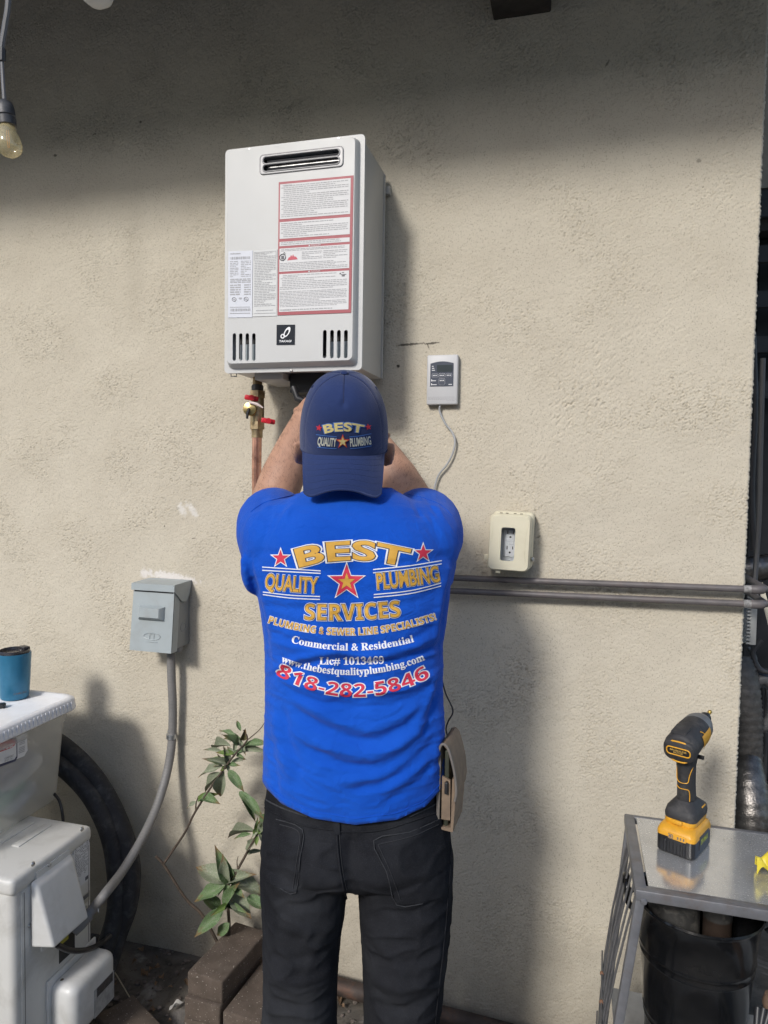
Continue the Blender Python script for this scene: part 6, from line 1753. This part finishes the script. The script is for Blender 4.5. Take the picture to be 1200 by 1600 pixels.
# BEST on its arch
def best_mk(cx, cy, Rr, half, h, spacing=1.0):
    base = text_g('BEST', spacing=spacing); x0, x1, _, _ = bounds(base)
    def mk(off):
        t = text_g('BEST', offset=off, spacing=spacing); out = G([], t.f)
        for p in t.v:
            a = ((p[0] - x0) / (x1 - x0) * 2 - 1) * half; r_ = Rr + p[1] / .69 * h
            out.v.append(Vector((cx + r_ * math.sin(a), cy + Rr - r_ * math.cos(a), 0)))
        return out
    return mk
OUTL = [(0.085, WHT), (0.050, NAVY), (0.030, GOLD)]
layered('lettering', best_mk(551, 874, 300, 0.275, 28, 1.06), OUTL, BV, shirt)
layered('lettering', line_text('QUALITY', (414, 919), (495, 926), 1, 23), [(0.07, WHT), (0.045, NAVY), (0.02, GOLD)], BV, shirt)
layered('lettering', line_text('PLUMBING', (590, 920), (687, 908), 1, 24), [(0.07, WHT), (0.045, NAVY), (0.02, GOLD)], BV, shirt)
layered('lettering', line_text(bold_sans('SERVICES'), (476, 968), (626, 963), 3, 24), [(0.05, WHT), (0.022, NAVY), (0.0, GOLD)], BV, shirt)
layered('lettering', line_text(bold_sans('PLUMBING & SEWER LINE SPECIALISTS!'), (419, 973), (682, 968), 22, 10.5), [(0.055, WHT), (0.0, GOLD)], BV, shirt)
layered('lettering', line_text(bold_serif('Commercial & Residential'), (455, 1004), (647, 1003), 13, 11.5), [(0.012, WHT)], BV, shirt)
layered('lettering', line_text(bold_serif('Lic# 1013469'), (499, 1038), (600, 1037), 1, 11.5), [(0.012, WHT)], BV, shirt)
layered('lettering', line_text(bold_serif('www.thebestqualityplumbing.com'), (439, 1034), (664, 1031), 22, 11.0), [(0.012, WHT)], BV, shirt)
layered('lettering', line_text(bold_sans('818-282-5846'), (430, 1054), (672, 1058), 33, 20), [(0.05, WHT), (0.0, PRED)], BV, shirt)
star_px(541.5, 909, [(32, WHT), (28, PRED), (14, GOLD)], BV, shirt)
star_px(438.7, 872, [(17.5, WHT), (13.5, PRED)], BV, shirt); star_px(661, 864, [(17.5, WHT), (13.5, PRED)], BV, shirt)
for pts in ([(410, 886), (455, 889), (501, 892)], [(410, 891), (455, 893.5), (501, 896)], [(411, 925), (455, 930), (500, 932)], [(411, 929), (455, 934.5), (500, 936.5)]): strip_px(pts, 1.6, WHT, BV, shirt)
for pts in ([(583, 890), (640, 884), (690, 876)], [(583, 895), (640, 889), (690, 881)], [(584, 929), (640, 923), (689, 911)], [(584, 933.5), (640, 927.5), (689, 915.5)]): strip_px(pts, 1.6, WHT, BV, shirt)
hemline = [(x, np.interp(x, hx, hy) - 10) for x in range(420, 692, 15)]
seam('hem_stitch', BV, hemline, 0.0008, SHIRT, shirt)
seam('shoulder_seam', BV, [(466, 772), (440, 778), (412, 786), (392, 800)], 0.0012, SHIRT, shirt)
seam('shoulder_seam', BV, [(636, 772), (662, 778), (690, 790), (706, 806)], 0.0012, SHIRT, shirt)

# ------------------------------------------------ jeans
def denim_mat():
    t = NT('black denim')
    c = t.mix(t.ramp(t.noise(9, 5, 0.6), 0.35, 0.7), (0.011, 0.0115, 0.014), (0.021, 0.022, 0.026))
    c = t.mix(t.math('MULTIPLY', t.ramp(t.noise(700, 2), 0.5, 0.7), 0.45), c, (0.040, 0.043, 0.050))
    c = t.mix(t.math('MULTIPLY', t.ramp(t.noise(3.1, 4, 0.6), 0.52, 0.75), 0.7), c, (0.055, 0.058, 0.064))
    t.base(c); t.set(Roughness=0.95, Specular_IOR_Level=0.06)
    t.bump(t.math('ADD', t.noise(1000, 2), t.noise(70, 4)), 0.3, 0.0012)
    return t.m
DENIM = denim_mat()
jg = G()
jr = [(1190, 422, 688, .108, .0), (1230, 417, 692, .112, 0), (1265, 414, 697, .116, -.002), (1295, 411, 703, .121, -.006), (1320, 409, 705, .122, -.008), (1338, 410, 706, .112, -.004), (1350, 414, 702, .095, 0)]
jg.add(loft([sup_ring(py, xl, xr, b, c, 40, 2.3) for py, xl, xr, b, c in jr]))
legs = [[(1325, 410, 552, .112, 0), (1346, 409, 548, .114, 0), (1362, 409, 545.5, .113, 0), (1400, 410, 541, .110, 0), (1450, 412, 534, .104, 0), (1500, 413, 529, .098, 0), (1550, 412, 527, .094, 0), (1600, 408, 527, .090, 0), (1660, 404, 526, .088, 0.0), (1740, 402, 524, .088, 0), (1840, 402, 522, .090, 0.005), (1920, 400, 520, .094, .01)],
        [(1325, 551, 707, .112, 0), (1346, 556, 707, .114, 0), (1362, 558, 706.5, .113, 0), (1400, 560, 705, .110, 0), (1450, 563, 702, .104, 0), (1500, 566, 696, .098, 0), (1550, 568, 690, .094, 0), (1600, 568, 684, .090, 0), (1660, 568, 682, .088, 0), (1740, 568, 684, .088, 0), (1840, 568, 688, .090, .005), (1920, 568, 690, .094, .01)]]
for lg in legs: jg.add(loft([sup_ring(py, xl, xr, b, c, 32, 2.2) for py, xl, xr, b, c in lg]))
jeans_me = remesh(jg, 0.004, 4, 0.5)
JF = [([(430, 1400), (470, 1412), (520, 1400)], 10, -.006), ([(580, 1415), (640, 1425), (690, 1405)], 10, -.006), ([(436, 1440), (480, 1458), (530, 1440)], 9, .004), ([(570, 1440), (620, 1458), (690, 1435)], 9, .004),
      ([(420, 1490), (460, 1500), (525, 1480)], 8, -.005), ([(570, 1490), (630, 1505), (690, 1480)], 8, -.005), ([(425, 1520), (470, 1535), (525, 1515)], 9, .0045), ([(575, 1525), (630, 1545), (685, 1520)], 9, .0045),
      ([(418, 1560), (470, 1572), (524, 1550)], 8, -.005), ([(572, 1560), (620, 1580), (684, 1555)], 8, -.005), ([(540, 1420), (500, 1470), (470, 1540)], 9, .004), ([(560, 1425), (600, 1480), (640, 1540)], 9, .004),
      ([(552, 1300), (548, 1350), (550, 1400)], 13, -.010), ([(640, 1590), (600, 1560), (575, 1540)], 7, -.004)]
def jx(V, N, px, py):
    d = np.zeros(len(V))
    for cx, cy, sg_, a in ((480, 1345, 55, .013), (630, 1350, 55, .013)):
        d += a * np.exp(-(((px - cx) / sg_) ** 2 + ((py - cy) / sg_) ** 2))
    nz = np.array([noise.noise(Vector((a * 16, b * 16, c_ * 22))) * .0040 + (1 - abs(noise.noise(Vector((a * 13 + c_ * 9, b * 13, c_ * 24 - a * 8)))) * 2.2) ** 3 * .0036 + noise.noise(Vector((a * 40, b * 40, c_ * 55))) * .0014 for a, b, c_ in V])
    return d + nz
folds(jeans_me, JF, jx, 0.9)
jeans = obj('jeans', jeans_me, DENIM, person)
bm = bmesh.new(); bm.from_mesh(jeans_me); BJ = BVHTree.FromBMesh(bm); bm.free()
STI = mat('denim stitch', (0.022, 0.023, 0.027), 0.8)
EDGE = mat('denim edge', (0.030, 0.032, 0.037), 0.85, var=0.5, vs=120)
def patch(name, poly, lift, parent):
    n_ = len(poly); g = G([Vector((a, b, 0)) for a, b in poly], [tuple(range(n_))])
    return obj(name, drape(BJ, g, lift, 5), DENIM, parent, 60)
for poly, st2 in (([(432, 1280), (473, 1296), (469, 1340), (462, 1394), (438, 1388), (424, 1380), (420, 1330)], [(438, 1288), (468, 1301), (464, 1345), (458, 1388)]),
                  ([(584, 1313), (640, 1300), (688, 1279), (697, 1330), (694, 1400), (660, 1411), (620, 1413), (604, 1362)], [(590, 1320), (645, 1306), (684, 1288)])):
    pk = patch('back_pocket', poly, 0.0030, jeans)
    seam('pocket_edge', BJ, (poly[:5] if poly[0][0] < 500 else poly[5:] + poly[:3]), 0.0009, EDGE, jeans, 0.0028, 3)
    seam('stitching', BJ, st2, 0.0007, STI, jeans, 0.0040, 5)
seam('stitching', BJ, [(591, 1321), (610, 1362), (626, 1406)], 0.0007, STI, jeans, 0.0040)
seam('centre_seam', BJ, [(526, 1292), (528, 1330), (533, 1370), (541, 1404)], 0.0022, DENIM, jeans, 0.0006)
seam('stitching', BJ, [(530, 1292), (532, 1330), (537, 1370), (545, 1404)], 0.0007, STI, jeans, 0.0008)
seam('yoke_seam', BJ, [(414, 1262), (440, 1276), (475, 1290), (526, 1298)], 0.0016, DENIM, jeans, 0.0006)
seam('yoke_seam', BJ, [(530, 1300), (590, 1298), (640, 1284), (704, 1262)], 0.0016, DENIM, jeans, 0.0006)
seam('side_seam', BJ, [(701, 1290), (704, 1340), (700, 1400), (694, 1470), (684, 1560), (680, 1600)], 0.0016, DENIM, jeans, 0.0006)
seam('waistband_edge', BJ, [(413, 1248), (440, 1262), (480, 1276)], 0.0014, EDGE, jeans, 0.0010)
seam('waistband_edge', BJ, [(640, 1276), (670, 1262), (700, 1246)], 0.0014, EDGE, jeans, 0.0010)
lp_ = patch('belt_loop', [(519, 1270), (530, 1270), (531, 1304), (521, 1304)], 0.0045, jeans)
# shoes
for fx in (472, 628):
    c1 = mp(fx, 1900, 0.0); c1.z = 0
    FM = Matrix(((XL.x, YL.x, 0, c1.x), (XL.y, YL.y, 0, c1.y), (0, 0, 1, 0), (0, 0, 0, 1)))
    def so(w, l0, l1, z): return [Vector((w * math.cos(R(a)) * (1.0 if math.sin(R(a)) > 0 else .8), (l1 if math.sin(R(a)) > 0 else l0) * math.sin(R(a)), z)) for a in range(0, 360, 15)]
    sh_ = obj('shoe', G().add(loft([so(.046, .085, .19, .025), so(.048, .088, .19, .045), so(.046, .085, .17, .075), so(.042, .075, .09, .10), so(.042, .06, .06, .13)]), FM), mat('boot brown', (0.05, 0.033, 0.022), 0.6, var=0.2), person, 60)
    obj('sole', G().add(loft([so(.046, .086, .19, .003), so(.050, .092, .196, .010), so(.050, .092, .196, .028)]), FM), BLACKP, sh_, 40)

# ------------------------------------------------ cap, worn back to front
CAPM = cloth_mat('cap navy', (0.015, 0.028, 0.092), (0.020, 0.036, 0.115), 0.8, 1200, 0.2, 0.25, 12)
a_, bF, bB, hC = 0.0835, 0.100, 0.094, 0.143
def crown(ph, al, grow=0.0):
    """ph 0 = the badge panel (towards us); al 0 rim .. 90 crown"""
    e = 2 / 2.55
    s = max(0.0, math.cos(al)) ** e; z = max(0.0, math.sin(al)) ** e
    cf = max(0, math.cos(ph))
    rim = 0.020 * cf ** 1.5 - 0.004 * max(0, -math.cos(ph))
    b_ = bF if math.cos(ph) > 0 else bB
    if al < 0.85: s *= 1 - 0.13 * cf ** 2 * (1 - al / 0.85) ** 1.4
    p = Vector((a_ * math.sin(ph) * s, -b_ * math.cos(ph) * s, rim + (hC - rim) * z))
    d = 0.0
    if abs(ph) < 0.5: d -= 0.0035 * math.exp(-(ph / 0.08) ** 2 - ((al - 0.80) / 0.09) ** 2)
    for sm_ in (-1.08, 0.0, 1.08, 2.06, -2.06):
        dd = (ph - sm_ + math.pi) % (2 * math.pi) - math.pi
        if sm_ != 0.0 or al > 0.80: d -= 0.0011 * math.exp(-(dd * s / 0.018) ** 2)
    nrm = Vector((p.x / a_ ** 2, p.y / b_ ** 2, max(0, p.z - rim) / hC ** 2 + 1e-4)).normalized()
    return p + nrm * (d + grow)
NP, NA = 160, 44
g = G()
for j in range(NA + 1):
    for i in range(NP): g.v.append(crown(2 * math.pi * i / NP - math.pi, (math.pi / 2) * (j / NA) * 0.9995))
for j in range(NA):
    for i in range(NP): g.f.append((j * NP + i, j * NP + (i + 1) % NP, (j + 1) * NP + (i + 1) % NP, (j + 1) * NP + i))
cap_ = thing('cap', 'navy baseball cap worn backward', 'cap', HO); 
del cap_['label'], cap_['category']
cap_.parent = person; cap_.matrix_parent_inverse = world_of(person).inverted()
cap_['label'] = 'navy baseball cap worn backward with embroidered badge'
gw_ = G().add(g, HM)
crown_o = obj('crown', gw_, CAPM, cap_, 70)
bm = bmesh.new(); bm.from_mesh(crown_o.data); BC = BVHTree.FromBMesh(bm); bm.free()
def on_crown(ph, al, grow=0.0): return HM @ crown(ph, al, grow)
SEAMM = mat('cap seam', (0.010, 0.016, 0.06), 0.85)
for ph in (-1.08, 1.08, 2.06, -2.06): obj('panel_seam', tube([on_crown(ph, R(a), 0.0001) for a in range(2, 90, 4)], 0.0009, 5), SEAMM, cap_, 80)
obj('panel_seam', tube([on_crown(0, R(a), 0.0001) for a in range(47, 90, 3)], 0.0009, 5), SEAMM, cap_, 80)
obj('button', G().add(ellipsoid((0, 0, hC + 0.001), (0.0075, 0.0075, 0.0042)), HM), CAPM, cap_, 80)
for ph in (-1.5, 1.5): obj('eyelet', G().add(lathe([(0.0035, 0), (0.0035, .0008), (0.002, .001), (0.0018, 0)], 12)).xf(T(on_crown(ph, R(52), 0.0006)) @ (on_crown(ph, R(52), 0.01) - on_crown(ph, R(52), 0)).to_track_quat('Z', 'Y').to_matrix().to_4x4()), CAPM, cap_)
# brim: grows from the rim under the badge panel, curving down and out
def brim(u, v):
    ph = u * 1.16
    p0 = crown(ph, 0.0)
    e = abs(u)
    Lb = 0.060 * (1 - 0.10 * e ** 2 - 0.35 * e ** 7)
    x1 = 0.0695 * (math.copysign(e ** 0.92, u))
    p1 = Vector((p0.x * (1 - v) + x1 * v, p0.y - Lb * math.cos(R(30)) * v - (0.055 * e ** 2.2) * v, p0.z - Lb * (math.sin(R(30)) * v + 0.16 * v * v) - 0.016 * e * e * v))
    return p1
def brim_pt(u, v, t):
    p = brim(u, v); du = brim(min(u + .01, 1), v) - brim(max(u - .01, -1), v); dv = brim(u, min(v + .01, 1)) - brim(u, max(v - .01, 0))
    nn = du.cross(dv).normalized()
    if nn.z < 0: nn = -nn
    return p + nn * t
g = G(); NU, NV = 48, 14
for t in (0.0016, -0.0016):
    for j in range(NV + 1):
        for i in range(NU + 1): g.v.append(brim_pt(-1 + 2 * i / NU, j / NV, t * (1 if j < NV else .5)))
K = (NU + 1) * (NV + 1)
for L in (0, 1):
    for j in range(NV):
        for i in range(NU):
            q_ = (j * (NU + 1) + i, j * (NU + 1) + i + 1, (j + 1) * (NU + 1) + i + 1, (j + 1) * (NU + 1) + i)
            g.f.append(tuple(x + L * K for x in (q_ if L == 0 else q_[::-1])))
bd = [NV * (NU + 1) + i for i in range(NU + 1)]
for a, b in zip(bd[:-1], bd[1:]): g.f.append((a, b, b + K, a + K))
for i in (0, NU):
    for j in range(NV): g.f.append((j * (NU + 1) + i, (j + 1) * (NU + 1) + i, (j + 1) * (NU + 1) + i + K, j * (NU + 1) + i + K))
br = obj('brim', G().add(g, HM), CAPM, cap_, 50)
for k in range(6):
    v = 0.12 + 0.15 * k
    obj('brim_stitch', tube([HM @ brim_pt(-0.93 + 1.86 * i / 30, v, 0.0017) for i in range(31)], 0.0004, 4), CAPM, cap_, 80)
obj('brim_edge', tube([HM @ brim_pt(-0.99 + 1.98 * i / 40, 1.0, 0.0) for i in range(41)], 0.0020, 6), CAPM, cap_, 80)
obj('sweatband', tube([HM @ crown(-math.pi + 2 * math.pi * i / 80, 0.0, -0.0012) for i in range(81)], 0.0022, 6, False), SEAMM, cap_, 80)
# embroidered badge
CRM = mat('thread cream', (0.62, 0.52, 0.22), 0.6, var=0.15, vs=300, bump=0.4, bs=900)
BLT = mat('thread blue', (0.05, 0.14, 0.42), 0.6, var=0.1)
RDT = mat('thread red', (0.52, 0.02, 0.04), 0.6, var=0.15, vs=300)
ORT = mat('thread orange', (0.60, 0.17, 0.04), 0.6)
PLT = mat('thread pale', (0.60, 0.60, 0.48), 0.6, var=0.1, vs=300)
layered('lettering', best_mk(537, 673, 115, 0.25, 12.5, 1.04), [(0.09, BLT), (0.035, CRM)], BC, cap_, 0.0009, 0.0006)
layered('lettering', line_text('QUALITY', (496, 695), (525, 697.5), 0.3, 12.5), [(0.05, BLT), (0.02, PLT)], BC, cap_, 0.0009, 0.0006)
layered('lettering', line_text('PLUMBING', (547.5, 697.5), (580, 694), 0.3, 12.5), [(0.05, BLT), (0.02, PLT)], BC, cap_, 0.0009, 0.0006)
star_px(535.5, 690, [(12, RDT), (10, ORT), (7.5, CRM)], BC, cap_, 'star_badge', l0=0.0009)
star_px(498.5, 668.5, [(5.5, RDT)], BC, cap_, 'star_badge', -80, 0.0009); star_px(575.5, 667, [(5.5, RDT)], BC, cap_, 'star_badge', -100, 0.0009)
for pts in ([(494, 679), (510, 681), (526, 682.5)], [(496, 698.5), (510, 700), (526, 701)], [(546, 682.5), (562, 681), (580, 677.5)], [(547, 701), (562, 699.5), (581, 696.5)]): strip_px(pts, 1.2, BLT, BC, cap_, 'rule_badge', 0.0009)

# ------------------------------------------------ phone pouch on the right hip, with its cord; tool in the hand
LEA = mat('pouch leather', (0.20, 0.145, 0.10), 0.7, var=0.15, vs=40, bump=0.3, bs=260, dirt=(0.11, 0.08, 0.06), dirt_amt=0.5, ds=30)
LEG_ = mat('pouch binding', (0.15, 0.135, 0.12), 0.75, var=0.1, bump=0.3, bs=500)
pc = mp(690, 1220, -0.07)
pouch = thing('phone_pouch', 'brown leather phone pouch clipped to the belt at his right hip', 'phone pouch', mp(690, 1300, -0.07))
PMx = T(pc.x, pc.y, 0) @ Matrix.Rotation(FA, 4, 'Z') @ RZ(-20)
pzz = lambda py: mp(690, py, -0.07).z
z0, z1, zt_ = pzz(1298), pzz(1168), pzz(1160)
DL = 0.088
def pg(name, g, mt, parent=pouch, ang=50): return obj(name, g.xf(PMx), mt, parent, ang)
def slab(prof, y0, y1):                    # closed profile in XZ extruded along Y
    return loft([[Vector((x, y0, z)) for x, z in prof], [Vector((x, y1, z)) for x, z in prof]])
pg('back_panel', slab([(-.008, z0), (-.003, z0 - .002), (-.002, z1), (.000, zt_), (-.006, z1 - .004), (-.009, (z0 + z1) / 2)], 0, DL), LEG_)
pg('pocket', slab([(.000, z0 + .002), (.022, z0), (.025, z0 + .05), (.023, z1 - .055), (.019, z1 - .055), (.018, z0 + .008), (.000, z0 + .006)], 0.001, DL), LEA)
pg('gusset', slab([(.001, z0 + .022), (.017, z0 + .022), (.016, z1 - .058), (.001, z1 - .052)], -0.001, 0.004), LEA)
flap = [(-.004, z1 - .006), (.000, z1 + .006), (.006, z1 + .008), (.013, z1 + .001), (.020, z1 - .020), (.026, z1 - .045), (.029, z1 - .075), (.027, z1 - .092)]
flap2 = [(x - .0035, z - .003) for x, z in flap][::-1]
pg('flap', slab(flap + flap2, -0.002, DL + .002), LEA)
fe = [Vector((x - .0015, -.003, z - .001)) for x, z in flap]
pg('flap_binding', tube(catmull(fe, 4), .0026, 7), LEG_, pouch, 80)
pg('clip', rbox(.006, .012, .022, .002, 2, (.010, -.003, z1 - .070)), BLACKP)
ph = tag(obj('phone', G().add(rbox(.009, .074, (z1 - z0) * .93, .003, 2, (.0075, DL / 2, (z0 + z1) / 2 - .002))).xf(PMx), mat('phone case', (0.05, 0.055, 0.04), 0.4, 0.3)), 'dark phone slotted inside the brown leather pouch', 'phone')
tag(obj('earphone_cord', tube(catmull([mp(690, 1060, 0.06), mp(697, 1085, 0.05), mp(706, 1104, 0.045), mp(707, 1115, 0.045), mp(700, 1128, 0.045), mp(697, 1140, 0.045), mp(701, 1156, 0.05)], 8), 0.0016, 6), BLACKP, None, 80), 'thin dark cord looping from the shirt down to the phone pouch', 'cord')
tp = mp(463, 622, 0.44)
tag(obj('wrench', tube([tp + Vector((-0.012, 0.01, 0.028)), tp + Vector((0.0, 0.005, 0.0)), tp + Vector((0.05, 0.02, -0.02))], [0.008, 0.009, 0.008], 10), BLACKP, None, 80), 'black tool handle gripped in his left hand under the heater', 'tool')
